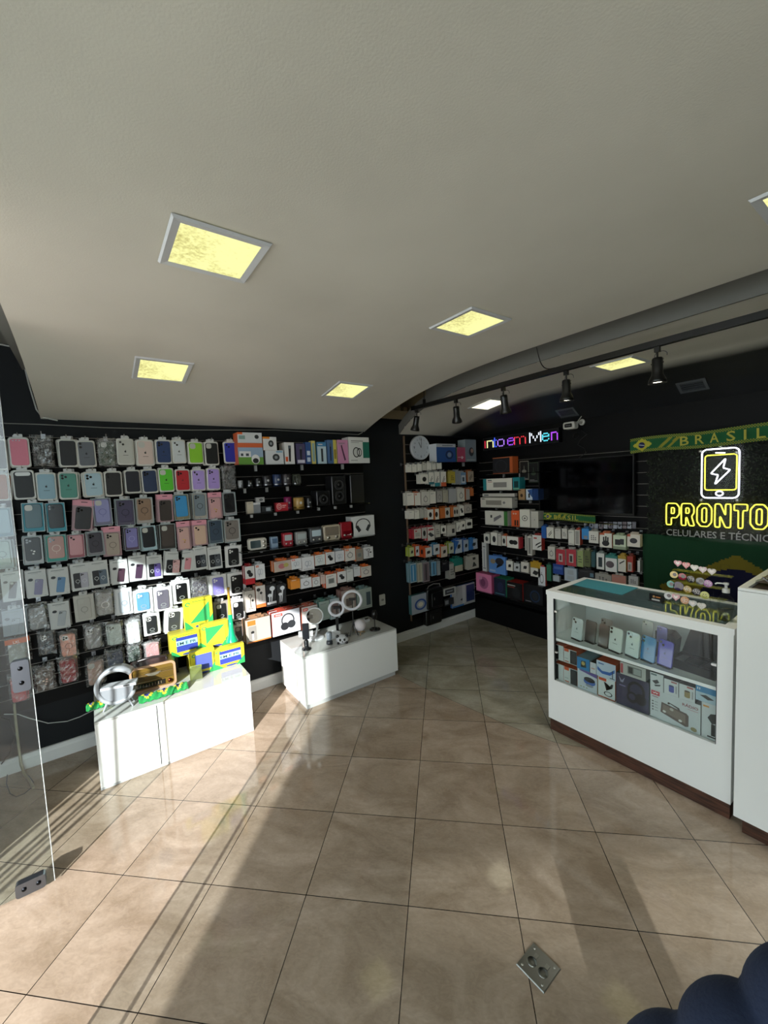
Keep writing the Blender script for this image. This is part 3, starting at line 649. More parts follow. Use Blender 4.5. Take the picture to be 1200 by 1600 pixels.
# ================================================================ WALL OF PHONE CASES
CASES = [  # row, list of (box, kind, colour, camera, description, options)
 [((-14, 685, 11, 735), 'B', '#5a5f63', 'tri', 'smoky clear', {}),
  ((14, 683, 47, 730), 'B', '#dd8097', 'dots', 'pink', {}),
  ((51, 681, 84, 729), 'G', '#17181b', 'none', 'plain black', {}),
  ((91, 686, 121, 730), 'B', '#101217', 'none', 'shiny black white-rimmed', {}),
  ((121, 688, 150, 730), 'B', '#60666f', 'vert', 'slate grey', dict(logo='#20242a')),
  ((153, 685, 182, 728), 'G', '#2d4130', 'pad', 'dark green', {}),
  ((182, 685, 209, 726), 'B', '#b9bbb6', 'dual', 'frosted white', dict(logo='#1a1c1e')),
  ((213, 687, 241, 728), 'B', '#cdbab4', 'pad', 'beige', dict(logo='#2a2a2a')),
  ((243, 687, 268, 725), 'B', '#243a66', 'tri', 'navy blue', dict(logo='#131c30')),
  ((269, 687, 291, 724), 'B', '#c3cbd0', 'dual', 'white', dict(logo='#2a2c30')),
  ((294, 690, 318, 725), 'B', '#86c42f', 'pad', 'lime green', {}),
  ((320, 690, 342, 727), 'B', '#111316', 'pad', 'black', {}),
  ((350, 690, 371, 724), 'B', '#2430a0', 'dual', 'royal blue', {})],
 [((-12, 739, 13, 783), 'B', '#a8623c', 'tri', 'orange brown', {}),
  ((20, 734, 55, 781), 'B', '#15181c', 'bar', 'black wide-camera', {}),
  ((56, 738, 88, 783), 'B', '#8fb3c6', 'none', 'ice blue', dict(logo='#26323a')),
  ((91, 737, 122, 781), 'B', '#4f9186', 'tri', 'teal green', dict(logo='#1c3531')),
  ((131, 737, 162, 777), 'B', '#a3c0d0', 'tri', 'pale sky blue', dict(logo='#26323a')),
  ((163, 736, 191, 776), 'B', '#17171a', 'vert', 'black two-lens', {}),
  ((195, 734, 220, 771), 'B', '#161a26', 'none', 'shiny midnight', {}),
  ((222, 733, 247, 771), 'B', '#1f3152', 'tri', 'dark navy', {}),
  ((248, 731, 272, 769), 'B', '#55bf2f', 'pad', 'bright green', dict(logo='#1d3a12')),
  ((274, 733, 297, 768), 'B', '#b01f2a', 'tri', 'red', dict(logo='#6d1219')),
  ((299, 733, 321, 767), 'B', '#a893d6', 'dual', 'lilac two-lens', dict(logo='#2c2540')),
  ((323, 731, 344, 766), 'B', '#a48dd2', 'tri', 'lilac three-lens', dict(logo='#2c2540')),
  ((348, 729, 370, 765), 'G', '#14161a', 'tri', 'black bagged', {})],
 [((-12, 793, 20, 840), 'C', '#86a7b8', 'none', 'pale clear blue', dict(extra='#6f93a6')),
  ((34, 785, 69, 832), 'C', '#2f5560', 'pad', 'smoked clear', dict(extra='#2f95ab')),
  ((72, 785, 103, 832), 'C', '#121418', 'tri', 'glossy black on blue card', dict(extra='#2f95ab')),
  ((110, 781, 142, 830), 'K', '#29292c', 'tri', 'dark glitter pink-header', {}),
  ((146, 778, 175, 822), 'C', '#8d90c0', 'pad', 'lavender ringed', dict(mag='#6d70a8', extra='#7d7c95')),
  ((181, 780, 210, 822), 'C', '#4a4660', 'tri', 'dusky purple ringed', dict(mag='#26243a', extra='#5a5568')),
  ((212, 777, 239, 819), 'C', '#8d7562', 'tri', 'bronze ringed', dict(mag='#3c3028', extra='#b0aaa6')),
  ((246, 772, 270, 816), 'K', '#3f3936', 'tri', 'dark brown pink-header', {}),
  ((272, 772, 296, 813), 'C', '#3f8fc6', 'tri', 'bright blue', dict(extra='#8c8467')),
  ((301, 770, 323, 812), 'C', '#74818b', 'tri', 'blue grey ringed', dict(mag='#23282c', extra='#b0a9a0')),
  ((326, 769, 347, 811), 'K', '#c49a9c', 'tri', 'rose with gold charm', dict(deco=['#c9a23a', '#d6b75a', '#9a7a20'])),
  ((349, 769, 369, 806), 'C', '#17181c', 'tri', 'matt black', dict(extra='#97989c'))],
 [((-12, 843, 20, 890), 'C', '#8fa8a0', 'tri', 'clear greenish ringed', dict(mag='#44524e', extra='#99aaa6')),
  ((35, 837, 67, 883), 'C', '#0f1116', 'tri', 'star-dotted black', dict(extra='#b9bdc0', deco=['#d8d8d8', '#888', '#bbb'])),
  ((71, 835, 104, 879), 'C', '#b48c86', 'tri', 'rose clear on teal card', dict(mag='#d7c5bf', extra='#3a9c92')),
  ((105, 834, 132, 873), 'C', '#c9959d', 'dual', 'soft pink', dict(extra='#a5606c')),
  ((136, 830, 163, 869), 'C', '#3a3742', 'tri', 'charcoal ringed', dict(mag='#15151a', extra='#8a8a90')),
  ((162, 822, 189, 870), 'K', '#a59a90', 'tri', 'clear ringed pink-header', dict(mag='#6b625c')),
  ((194, 823, 217, 861), 'C', '#7f7db5', 'tri', 'violet ringed', dict(mag='#a2a0d0', extra='#5b4a5e')),
  ((220, 821, 245, 861), 'C', '#24272b', 'pad', 'black on pale blue card', dict(extra='#a9c6d0')),
  ((249, 818, 274, 859), 'C', '#4a4340', 'pad', 'dark taupe', dict(extra='#3c3835')),
  ((277, 814, 298, 860), 'K', '#c9a5a0', 'tri', 'pink with gold charm', dict(deco=['#c9a23a', '#e0c469', '#9a7a20'])),
  ((301, 812, 324, 853), 'K', '#cdb09c', 'dual', 'champagne pink', {}),
  ((326, 812, 348, 850), 'C', '#39495a', 'tri', 'slate blue ringed', dict(mag='#1a222c', extra='#566470')),
  ((350, 811, 375, 848), 'C', '#7a7470', 'tri', 'clear with photo cards', dict(mag='#2f2c2a', extra='#a8a4a2'))],
 [((2, 892, 32, 941), 'P', '#3d3636', 'pad', 'black brown', {}),
  ((41, 889, 74, 935), 'P', '#8786a8', 'tri', 'lavender', {}),
  ((76, 886, 108, 931), 'P', '#5f8ab5', 'tri', 'steel blue', {}),
  ((111, 879, 141, 924), 'P', '#a9a9b8', 'tri', 'silver and black pair', dict(deco='two')),
  ((141, 875, 170, 919), 'P', '#5a6a7a', 'tri', 'grey and black pair', dict(deco='two')),
  ((173, 874, 200, 914), 'P', '#3c2433', 'tri', 'burgundy', {}),
  ((201, 867, 228, 909), 'P', '#3f2a41', 'tri', 'plum', {}),
  ((229, 867, 253, 906), 'P', '#6a5aa6', 'tri', 'purple and black pair', dict(deco='two')),
  ((254, 861, 281, 900), 'P', '#d3a9ac', 'tri', 'blush and black pair', dict(deco='two')),
  ((279, 860, 303, 894), 'P', '#d18e98', 'tri', 'pink', {}),
  ((303, 854, 324, 891), 'P', '#3f464e', 'tri', 'graphite and black pair', dict(deco='two')),
  ((325, 853, 347, 890), 'P', '#4a5058', 'tri', 'iron grey and black pair', dict(deco='two')),
  ((352, 852, 377, 887), 'W', '#17181b', 'tri', 'black three-lens', {})],
 [((3, 951, 37, 995), 'P', '#8e98a2', 'tri', 'thin clear', dict(extra='#8d97a1')),
  ((42, 942, 77, 987), 'G', '#8e9296', 'none', 'frosted grey', {}),
  ((78, 939, 109, 984), 'P', '#a8b0b8', 'tri', 'clear lavender', {}),
  ((116, 928, 148, 972), 'W', '#b5b5b1', 'pad', 'clear ringed in card box', dict(mag='#85857f', extra='#b9b9b4')),
  ((148, 921, 180, 964), 'G', '#a3a3a3', 'none', 'clear with white ring', dict(mag='#e8e8e8')),
  ((181, 918, 207, 962), 'W', '#b6bfc9', 'none', 'clear wallet', dict(extra='#d6dade', mag='#7d8ca0')),
  ((208, 920, 239, 958), 'W', '#5f97bd', 'tri', 'light blue three-lens', {}),
  ((240, 916, 269, 956), 'W', '#625f6c', 'tri', 'purple grey three-lens', {}),
  ((270, 906, 297, 944), 'W', '#121316', 'tri', 'jet black three-lens', {}),
  ((298, 902, 326, 941), 'G', '#2f2a3c', 'none', 'brown and purple printed', dict(deco=['#5a3a22', '#6a4a2a', '#3a2a4a'])),
  ((328, 897, 354, 933), 'W', '#7d79c4', 'tri', 'violet three-lens', {}),
  ((356, 893, 384, 931), 'W', '#131417', 'tri', 'black round-mark', {})],
 [((7, 995, 45, 1040), 'G', '#8f9088', 'none', 'grey orange-header', dict(extra='#d9622a')),
  ((59, 986, 88, 1026), 'G', '#1f2a36', 'trio', 'dark navy bagged', {}),
  ((92, 985, 122, 1029), 'G', '#e0a08c', 'trio', 'rose gold ringed', dict(mag='#8a4a3a')),
  ((131, 976, 160, 1017), 'G', '#9a9a9c', 'trio', 'clear grey bagged', {}),
  ((166, 970, 194, 1011), 'G', '#c9d6d2', 'tri', 'pale mint clear', {}),
  ((196, 966, 222, 1009), 'G', '#c2c6ca', 'pad', 'silvery clear', {}),
  ((224, 957, 250, 994), 'W', '#26282a', 'trio', 'black in white box', {}),
  ((256, 950, 284, 991), 'W', '#3a3c3e', 'trio', 'charcoal in white box', {}),
  ((334, 938, 358, 972), 'W', '#1c1e20', 'pad', 'black square-window', dict(extra='#8f8b84')),
  ((360, 935, 384, 971), 'W', '#141517', 'pad', 'deep black square-window', {})],
 [((13, 1054, 45, 1101), 'G', '#c0303a', 'none', 'bright red', {}),
  ((52, 1038, 88, 1084), 'G', '#4a3b33', 'none', 'brown floral', dict(deco=['#d8b0a0', '#e0c8b0', '#b88a78', '#d8a090'])),
  ((91, 1025, 122, 1071), 'G', '#8f1522', 'none', 'deep red', {}),
  ((133, 1028, 164, 1074), 'G', '#b39488', 'pad', 'pinkish beige', {}),
  ((167, 1014, 196, 1047), 'G', '#3c4560', 'tri', 'navy grey bagged', {}),
  ((198, 1006, 222, 1036), 'G', '#24382f', 'tri', 'bottle green', {}),
  ((225, 1002, 252, 1032), 'G', '#c58f94', 'none', 'dusty pink bagged', {}),
  ((364, 974, 385, 1006), 'W', '#55585c', 'pad', 'grey square-window', {})],
]
KN = dict(B='in clear tray', C='in clear box', K='under pink header', P='on printed box', W='in white box', G='in crinkled bag')
FX = WX+.125
for ri, row in enumerate(CASES):
    for ci, (b, kd, col, camk, desc, op) in enumerate(row):
        loc, W_, H_, rot = fit(b, 'x', FX)
        rn = ORD[ri+1] + ' row'
        lab = '%s phone case %s, %s, %s along' % (desc, KN[kd], rn, ORD[ci+1])
        o = thing('phone_case_pack', lab, 'phone case', loc, rot, 'phone case packs on the long slatwall', tilt=(0, 0))
        phone_pack(kd, W_, H_, col, o, cam=camk, seed=ri*20+ci, **op)
        ang = random.uniform(-.02, .02)
        if (ri, ci) in ((2, 3), (4, 8)): ang = -.14
        if (ri, ci) in ((6, 7),): ang = -.1
        o.rotation_euler = (0, 0, rot)
        rx = Matrix.Rotation(rot, 4, 'Z') @ Matrix.Rotation(-ang, 4, 'Y')
        o.rotation_euler = rx.to_euler()
        nb = 2 if (ri*7+ci) % 2 else 1
        for k in range(nb):
            sh = random.uniform(.004, .012)*(-1 if (ci+k) % 3 else 1)
            dup(o, (loc[0]-.027*(k+1), loc[1]+sh, loc[2]+random.uniform(-.004, .004)), '%s pack behind the %s case, %s, %s along' % (ORD[k+2], desc, rn, ORD[ci+1]),
                rot=(Matrix.Rotation(rot, 4, 'Z') @ Matrix.Rotation(-ang+random.uniform(-.04, .04), 4, 'Y')).to_euler())
        hook(loc[1], loc[2]+H_+.013, 'x', WX+.019, .125, 'peg hook carrying the %s case, %s, %s along' % (desc, rn, ORD[ci+1]))
#@@PART2@@
# ================================================================ PRINTED BOX ART
def AR(code, *c):
    A = []
    for k in code.split('+'):
        if k == 'lines': A += [('r', .12, .84, .7, .87, '#7d7d7d'), ('r', .12, .78, .5, .8, '#9a9a9a')]
        elif k == 'foot': A += [('r', .1, .06, .9, .09, '#8d8d8d'), ('r', .1, .12, .6, .14, '#a5a5a5')]
        elif k == 'logo': A += [('r', .08, .82, .38, .94, c[0]), ('r', .13, .865, .33, .895, '#f0e0d8')]
        elif k == 'bar': A += [('r', 0, 0, 1, .22, c[0]), ('r', .15, .09, .7, .12, '#f0dcd8')]
        elif k == 'topbar': A += [('r', 0, .8, 1, 1, c[0]), ('r', .12, .87, .6, .91, '#efe6e0')]
        elif k == 'sidebar': A += [('r', .72, 0, 1, 1, c[0])]
        elif k == 'buds': A += [('e', .42, .62, .2, .14, '#1b1b1d'), ('e', .58, .42, .22, .15, '#1b1b1d'), ('e', .44, .63, .07, .05, '#55555a')]
        elif k == 'wbuds': A += [('o', .4, .5, .16, .2, '#8f98a6', .8), ('o', .62, .5, .16, .2, '#a4acb8', .8), ('r', .38, .2, .43, .42, '#9aa3b0')]
        elif k == 'ear': A += [('o', .5, .74, .2, .1, '#222', .7), ('r', .47, .2, .53, .66, '#222'), ('e', .72, .52, .12, .06, '#222'), ('r', .25, .14, .75, .16, '#444')]
        elif k == 'wear': A += [('e', .62, .8, .26, .11, '#dfe4ea'), ('p', [(.55, .75), (.72, .75), (.5, .1), (.42, .1)], '#dfe4ea'), ('e', .34, .5, .2, .08, '#dfe4ea'), ('p', [(.26, .48), (.4, .48), (.3, .08), (.24, .08)], '#dfe4ea')]
        elif k == 'head': A += [('o', .56, .58, .24, .3, '#2b2d31', .8), ('e', .44, .34, .15, .17, '#202226'), ('e', .68, .38, .15, .17, '#2a2d31')]
        elif k == 'cable': A += [('o', .5, .45, .27, .22, '#6e6e72', .78), ('r', .47, .62, .53, .76, '#6e6e72')]
        elif k == 'dcable': A += [('p', [(.2, .3), (.3, .3), (.75, .7), (.65, .7)], '#1d1d20'), ('p', [(.25, .15), (.35, .15), (.8, .55), (.7, .55)], '#1d1d20')]
        elif k == 'mouse': A += [('e', .5, .48, .26, .26, '#1b1b1e')]
        elif k == 'pad': A += [('e', .38, .5, .2, .2, '#17171a'), ('e', .64, .5, .2, .2, '#17171a'), ('r', .36, .42, .66, .64, '#17171a')]
        elif k == 'kbd': A += [('r', .28, .25, .8, .68, '#8f8d89'), ('r', .06, .82, .22, .9, '#3c3c3c'), ('r', .06, .7, .24, .75, '#b06a62')]
        elif k == 'win': A += [('r', .12, .12, .88, .76, c[0]), ('r', .3, .25, .7, .6, c[-1])]
        elif k == 'square': A += [('r', .24, .3, .78, .68, '#8a8f8c'), ('r', .3, .35, .72, .63, '#6d736f')]
        elif k == 'cyl': A += [('r', .34, .25, .7, .62, c[0]), ('e', .52, .62, .18, .06, c[1]), ('e', .52, .25, .18, .06, c[0]), ('r', .8, .2, .9, .7, '#9b9b9b')]
        elif k == 'bird': A += [('e', .55, .5, .22, .16, '#1d1d20'), ('p', [(.3, .25), (.45, .4), (.6, .3), (.8, .7), (.6, .6), (.35, .5)], '#1d1d20')]
        elif k == 'ring': A += [('o', .5, .45, .33, .3, c[0], .7), ('e', .5, .45, .14, .12, '#d5cdb8')]
        elif k == 'lens': A += [('e', .58, .5, .2, .25, '#2b2f33'), ('e', .58, .5, .09, .11, '#8b9296')]
        elif k == 'brush': A += [('p', [(.4, .12), (.58, .12), (.66, .8), (.4, .85)], '#1e2126'), ('r', .38, .72, .66, .86, '#55606a')]
        elif k == 'house': A += [('r', 0, .0, 1, .35, '#5f8f3c'), ('r', 0, .35, 1, .8, '#8ea6c0'), ('r', .05, .35, .5, .62, '#d5d8dc'), ('r', .1, .4, .2, .52, '#39424c'), ('r', .3, .4, .42, .52, '#39424c'), ('e', .68, .25, .17, .22, '#d6d8da'), ('e', .68, .18, .12, .12, '#25282b'), ('r', 0, .8, 1, 1, '#c9613a')]
        elif k == 'kettle': A += [('e', .36, .42, .17, .2, '#202225'), ('e', .36, .42, .13, .16, '#c9cdca'), ('o', .5, .42, .12, .17, '#202225', .72), ('r', .68, .2, 1, .82, '#1f6a5a'), ('r', .08, .1, .4, .13, '#999')]
        elif k == 'dots': A += [('e', .3+.2*(i % 3), .3+.16*(i//3), .06, .05, '#2a2a2c') for i in range(8)]
        elif k == 'photo': A += [('r', .06, .08, .94, .92, c[0]), ('e', .5, .5, .25, .3, c[1]), ('e', .55, .52, .12, .16, c[2])]
        elif k == 'stick': A += [('r', .1, .06, .9, .94, c[0]), ('r', .4, .1, .55, .9, c[1])]
    return A
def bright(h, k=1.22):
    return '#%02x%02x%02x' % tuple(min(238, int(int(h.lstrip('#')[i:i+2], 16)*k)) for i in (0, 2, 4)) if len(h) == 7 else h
def prod_box(name, label, cat, b, plane, v, depth, face, top=None, art=(), group=None, tilt=0, tabc=None, hk=None, rz=0, hh=None, side=None, fitk=.6):
    loc, W_, H_, rot = fit(b, plane, v, fitk)
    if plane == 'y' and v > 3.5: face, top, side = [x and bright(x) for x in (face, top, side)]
    if hh: H_ = hh
    o = thing(name, label, cat, loc, rot+rz, group)
    g = G(); g.box(-W_/2, 0, 0, W_/2, depth, H_, mat(face, 'card'), top=mat(top or face, 'card'), side=mat(side or top or face, 'card'))
    g.art(list(art), W_, H_, 0); g.build('carton', o)
    if tabc:
        g = G(); g.box(-W_*.28, depth*.4, H_, W_*.28, depth*.4+.0012, H_+.018, mat(tabc, 'card')); g.build('hang_tab', o)
    return o, loc, W_, H_
def hang(rows, plane, v, where, group, depth=.03, wallv=None, extra=1):
    seen = None
    for b, face, top, art, desc in rows:
        lab = '%s %s' % (desc, where)
        o, loc, W_, H_ = prod_box('hanging_pack', lab, 'accessory pack', b, plane, v, depth, face, top, art, group, tabc=top or face)
        d = abs(v-wallv)
        for k in range(extra):
            off = (depth+.006)*(k+1)
            l2 = (loc[0]-off, loc[1]-.004, loc[2]+.002) if plane == 'x' else (loc[0]-.004, loc[1]+off, loc[2]+.002)
            if d > off+depth:
                dup(o, l2, '%s one behind the %s %s' % (ORD[k+2], desc, where))
        hook(loc[1] if plane == 'x' else loc[0], loc[2]+H_+.012, plane, wallv, d, 'peg hook of the %s %s' % (desc, where))

# ================================================================ HEADPHONE DISPLAY (middle of the long slatwall)
SV = WX+.019
def shelf(label, plane, v, u0, u1, z, depth, col='#101113', nb=3):
    loc = (v, u0, z) if plane == 'x' else (u0, v, z); W = u1-u0
    o = thing('display_shelf', label, 'shelf', loc, PI/2 if plane == 'x' else 0, 'thin display shelves on the slatwalls')
    g = G(); g.box(0, -depth, -.006, W, 0, 0, mat(col, 'gloss')); g.build('shelf_board', o)
    for i in range(nb):
        x = W*(i+.5)/nb; g = G(); g.box(x-.008, -.03, -.045, x+.008, -.0005, -.006, mat('#b3b5b6', 'plastic')); g.build('bracket', o)
    return o
def zat(px, py, v): return onx(px, py, v).z
V1 = SV+.20
z1 = zat(470, 725, V1)
shelf('black shelf carrying the boxed cameras and hair clippers above the speakers', 'x', SV, onx(371, 700, V1).y-.02, onx(577, 700, V1).y+.01, z1-.001, .21)
TOP = [((371, 674, 409, 691), '#c9cdd2', '#c9613a', [('r', 0, .8, .2, 1, '#d9622a'), ('e', .78, .6, .09, .2, '#24272b'), ('r', .05, .35, .3, .7, '#7d9a96')], 'white camera carton on top of the house-picture carton', 'camera box'),
       ((372, 691, 411, 725), '#c9613a', '#c9613a', AR('house'), 'orange-topped camera carton with house and lawn picture', 'camera box'),
       ((411, 682, 432, 703), '#d2d4d6', '#c98a4a', [('r', 0, .85, .5, 1, '#d9862a')]+AR('lens'), 'white carton with round desk fan picture and orange corner', 'appliance box'),
       ((415, 703, 443, 725), '#c9cdd2', '#8a9aa8', AR('lens')+[('r', .6, .85, .95, .95, '#6a9ab8')], 'white indoor camera carton below the fan carton', 'camera box'),
       ((445, 691, 460, 725), '#d5d6d7', '#c9cac8', AR('brush')+[('r', .05, .12, .3, .34, '#c9552a')], 'slim white flashlight carton standing alone', 'flashlight box'),
       ((463, 693, 477, 725), '#4a4468', '#2a2a44', AR('brush')+[('r', .1, .05, .9, .2, '#c9c9d8')], 'purple shaver blister pack beside the slim white carton', 'shaver pack'),
       ((478, 691, 486, 725), '#2f5088', '#2f5088', [('r', .2, .1, .8, .3, '#b9c8dc'), ('r', .2, .4, .8, .6, '#c9d4e2')], 'narrow blue blister pack on the camera shelf', 'accessory pack'),
       ((487, 689, 493, 725), '#c9bd6a', '#c9bd6a', [('r', .2, .1, .8, .9, '#7fa0a8')], 'narrow yellow-edged pack on the camera shelf', 'accessory pack'),
       ((496, 691, 510, 725), '#b5cbd6', '#3f7fb0', AR('topbar', '#3f7fb0')+[('r', .4, .1, .62, .7, '#2a3038')], 'pale blue trimmer blister pack with blue header', 'trimmer pack'),
       ((512, 688, 521, 725), '#4a6a94', '#4a6a94', AR('brush'), 'dark blue clipper pack between the trimmer and pink packs', 'clipper pack'),
       ((521, 688, 526, 725), '#c9bd5a', '#c9bd5a', [('r', .2, .2, .8, .6, '#8a7a30')], 'thin yellow pack touching the dark blue clipper pack', 'accessory pack'),
       ((528, 688, 544, 725), '#c98ab0', '#d8b0c8', [('p', [(.3, .75), (.4, .8), (.75, .15), (.6, .12)], '#4a2a44')]+AR('lines'), 'pink hair styler pack with rounded top', 'hair styler pack'),
       ((545, 684, 577, 725), '#d8dad8', '#c9cbc8', AR('kettle+lines'), 'white kettle carton with green side at the shelf end', 'kettle box')]
for b, f_, t_, A, d_, c_ in TOP:
    dp = .12 if b[2]-b[0] > 14 else .05
    o, loc, W_, H_ = prod_box('product_carton', d_, c_, b, 'x', V1, dp, f_, t_, A, None)
    if 682 < b[3] < 726 and b[3] == 725: o.location.z = z1
    if b[3] == 703: o.location.z = z1+fit((415, 703, 443, 725), 'x', V1)[2]+.001
    if b[3] == 691: o.location.z = z1+fit((372, 691, 411, 725), 'x', V1)[2]+.001
# speakers
V2 = SV+.16
def zrow(px, py, v=None): return zat(px, py, V2 if v is None else v)
z2 = zrow(430, 760); z3 = zrow(430, 799)
shelf('black shelf with the upper row of cylinder speakers', 'x', SV, onx(371, 750, V2).y, onx(474, 750, V2).y, z2-.001, .22)
shelf('black shelf with the red box and magenta speaker', 'x', SV, onx(380, 790, V2).y, onx(492, 790, V2).y, z3-.001, .22)
z25 = zrow(540, 788)
shelf('black shelf with the three big black party speakers', 'x', SV, onx(494, 780, V2).y, onx(572, 780, V2).y, z25-.001, .22)
CYL = [((373, 750, 381, 762), '#8b8d90', 'small silver cylinder speaker', z2), ((387, 749, 396, 761), '#1b1c1f', 'smallest black cylinder speaker', z2), ((400, 747, 410, 762), '#222326', 'short black cylinder speaker beside the smallest one', z2),
       ((412, 742, 426, 760), '#2b2a2f', 'charcoal cylinder speaker with light stripe', z2), ((428, 741, 442, 760), '#26365a', 'navy blue cylinder speaker', z2), ((443, 740, 457, 759), '#37343a', 'dark grey cylinder speaker with plus mark', z2), ((459, 740, 471, 758), '#3c4038', 'camouflage patterned cylinder speaker', z2),
       ((448, 777, 460, 798), '#8c1f5a', 'magenta cylinder speaker behind the red box', z3), ((462, 776, 478, 795), '#a8874a', 'gold cylinder speaker', z3), ((480, 775, 489, 793), '#18191b', 'slim black cylinder speaker right of gold one', z3)]
for b, col, d_, zz in CYL:
    loc, W_, H_, rot = fit(b, 'x', V2); r = W_/2
    o = thing('cylinder_speaker', d_ + ' on shelf', 'speaker', (V2-r-(.05 if '#8c1f5a' == col else 0), loc[1]+(.01 if '#8c1f5a' == col else 0), zz), rot, 'cylinder speakers on the black shelves')
    g = G(); g.lathe([(.001, 0), (r*.9, 0), (r, .006), (r, H_-.008), (r*.9, H_), (.001, H_)], mat(col, 'plastic')); g.build('body', o)
    g = G(); g.lathe([(r*1.012, .012), (r*1.02, .014), (r*1.02, .02), (r*1.012, .022)], mat('#8d8d90' if col != '#a8874a' else '#6d5528', 'metal')); g.build('ring', o)
    g = G(); g.flat(ellp(0, H_*.55, r*.25, r*.25), -r-.0006, ('#b9b9bc', 'plastic'))
    if 'plus' in d_: g = G(); g.box(-.010, -r-.001, H_*.6, .010, -r, H_*.6+.004, '#c9c9cc'); g.box(-.002, -r-.001, H_*.6-.008, .002, -r, H_*.6+.012, '#c9c9cc')
    if 'camou' in d_:
        for i in range(14):
            a = random.uniform(-1, 1); g.flat([(r*math.sin(a)*.9+x, H_*random.uniform(.1, .9)+z) for x, z in ellp(0, 0, .007, .004, 8)], -r-.001, random.choice(['#8a8f86', '#5d6156', '#b9bcb2']))
    g.build('badge', o)
for b, d_, nw in (((495, 763, 516, 788), 'small square black speaker with one woofer', 1), ((519, 742, 541, 788), 'tall black tower speaker with two woofers', 2), ((548, 742, 569, 788), 'tall black tower speaker with plain grille at shelf end', 0)):
    loc, W_, H_, rot = fit(b, 'x', V2)
    o = thing('party_speaker', d_, 'speaker', (V2, loc[1], z25), rot, 'big black party speakers')
    g = G(); g.bev(rr(0, H_/2, W_, H_, .01, 3), .13, 0, ('#17181b', 'plastic'), .004); g.build('cabinet', o)
    g = G(); g.frame(rr(0, H_/2, W_*.94, H_*.95, .009, 3), rr(0, H_/2, W_*.86, H_*.89, .008, 3), .0, -.003, ('#26272a', 'plastic')); g.build('grille_frame', o)
    for k in range(nw):
        zc = H_*(.45 if nw == 1 else (.3 if k == 0 else .7)); g = G(); g.lathe([(W_*.34, -.0), (W_*.34, -.006), (W_*.28, -.003), (W_*.1, .002), (W_*.08, -.004), (.001, -.006)], mat('#232427', 'rubber'), c=(0, 0, zc), ax='y'); g.build('woofer', o)
    if nw == 0:
        g = G()
        for i in range(14): g.box(-W_*.4, -.0025, H_*.08+i*H_*.062, W_*.4, -.0005, H_*.08+i*H_*.062+.006, '#1e1f22')
        g.build('grille', o)
BX3 = [((386, 783, 396, 802), '#b9b1a0', '#8f8a80', AR('lines'), 'small beige carton on the magenta speaker shelf'), ((396, 784, 407, 801), '#80858c', '#9a9fa4', AR('topbar', '#b9bfc6'), 'small grey carton with pale top beside the beige one'),
       ((409, 788, 425, 798), '#2a2d31', '#1c1e20', [('r', .4, .2, .85, .8, '#9aa4ac')], 'dark little carton with a pale label'), ((431, 784, 450, 798), '#b02532', '#7d1a24', [('o', .27, .55, .2, .38, '#e0b8b8', .8), ('o', .27, .55, .1, .2, '#e0b8b8', .7), ('r', .52, .6, .85, .7, '#e0b8b8'), ('r', .52, .4, .75, .48, '#e0b8b8')], 'red carton printed with a target ring')]
for b, f_, t_, A, d_ in BX3:
    o, loc, W_, H_ = prod_box('product_carton', d_, 'small box', b, 'x', V2+.03, .04, f_, t_, A); o.location.z = z3
o, loc, W_, H_ = prod_box('product_carton', 'silver little carton resting across the beige and grey cartons', 'small box', (404, 778, 417, 786), 'x', V2+.03, .03, '#a9aaac', '#85868a', AR('lens')); o.location.z = z3+fit((396, 784, 407, 801), 'x', V2+.03)[2]+.0005; o.location.y -= .02
# retro radios and clocks
V4 = SV+.17
z4 = zrow(505, 846, V4)
shelf('black shelf with the retro radios and the headphone carton', 'x', SV, onx(375, 840, V4).y, onx(583, 840, V4).y, z4-.001, .22)
RAD = [((389, 840, 417, 860), '#c9c6bc', '#33474c', 'white retro television-shaped clock radio', 'tv'), ((424, 838, 435, 857), '#7f95ad', '#3a5878', 'small blue-faced upright clock', 'win'), ((443, 832, 458, 854), '#a32535', '#a9b2b8', 'small red radio with pale display', 'knobs'),
       ((463, 830, 480, 851), '#8f9190', '#aab4b6', 'silver retro radio with wide display', 'knobs'), ((485, 824, 504, 848), '#4a4d50', '#bcd0da', 'grey radio with bright square display and two dials', 'knobs'), ((506, 820, 532, 846), '#b7ac98', '#6a6156', 'cream and brown vintage radio', 'grill'), ((533, 815, 553, 842), '#8f1624', '#8f1624', 'glossy red bag-shaped radio', 'red')]
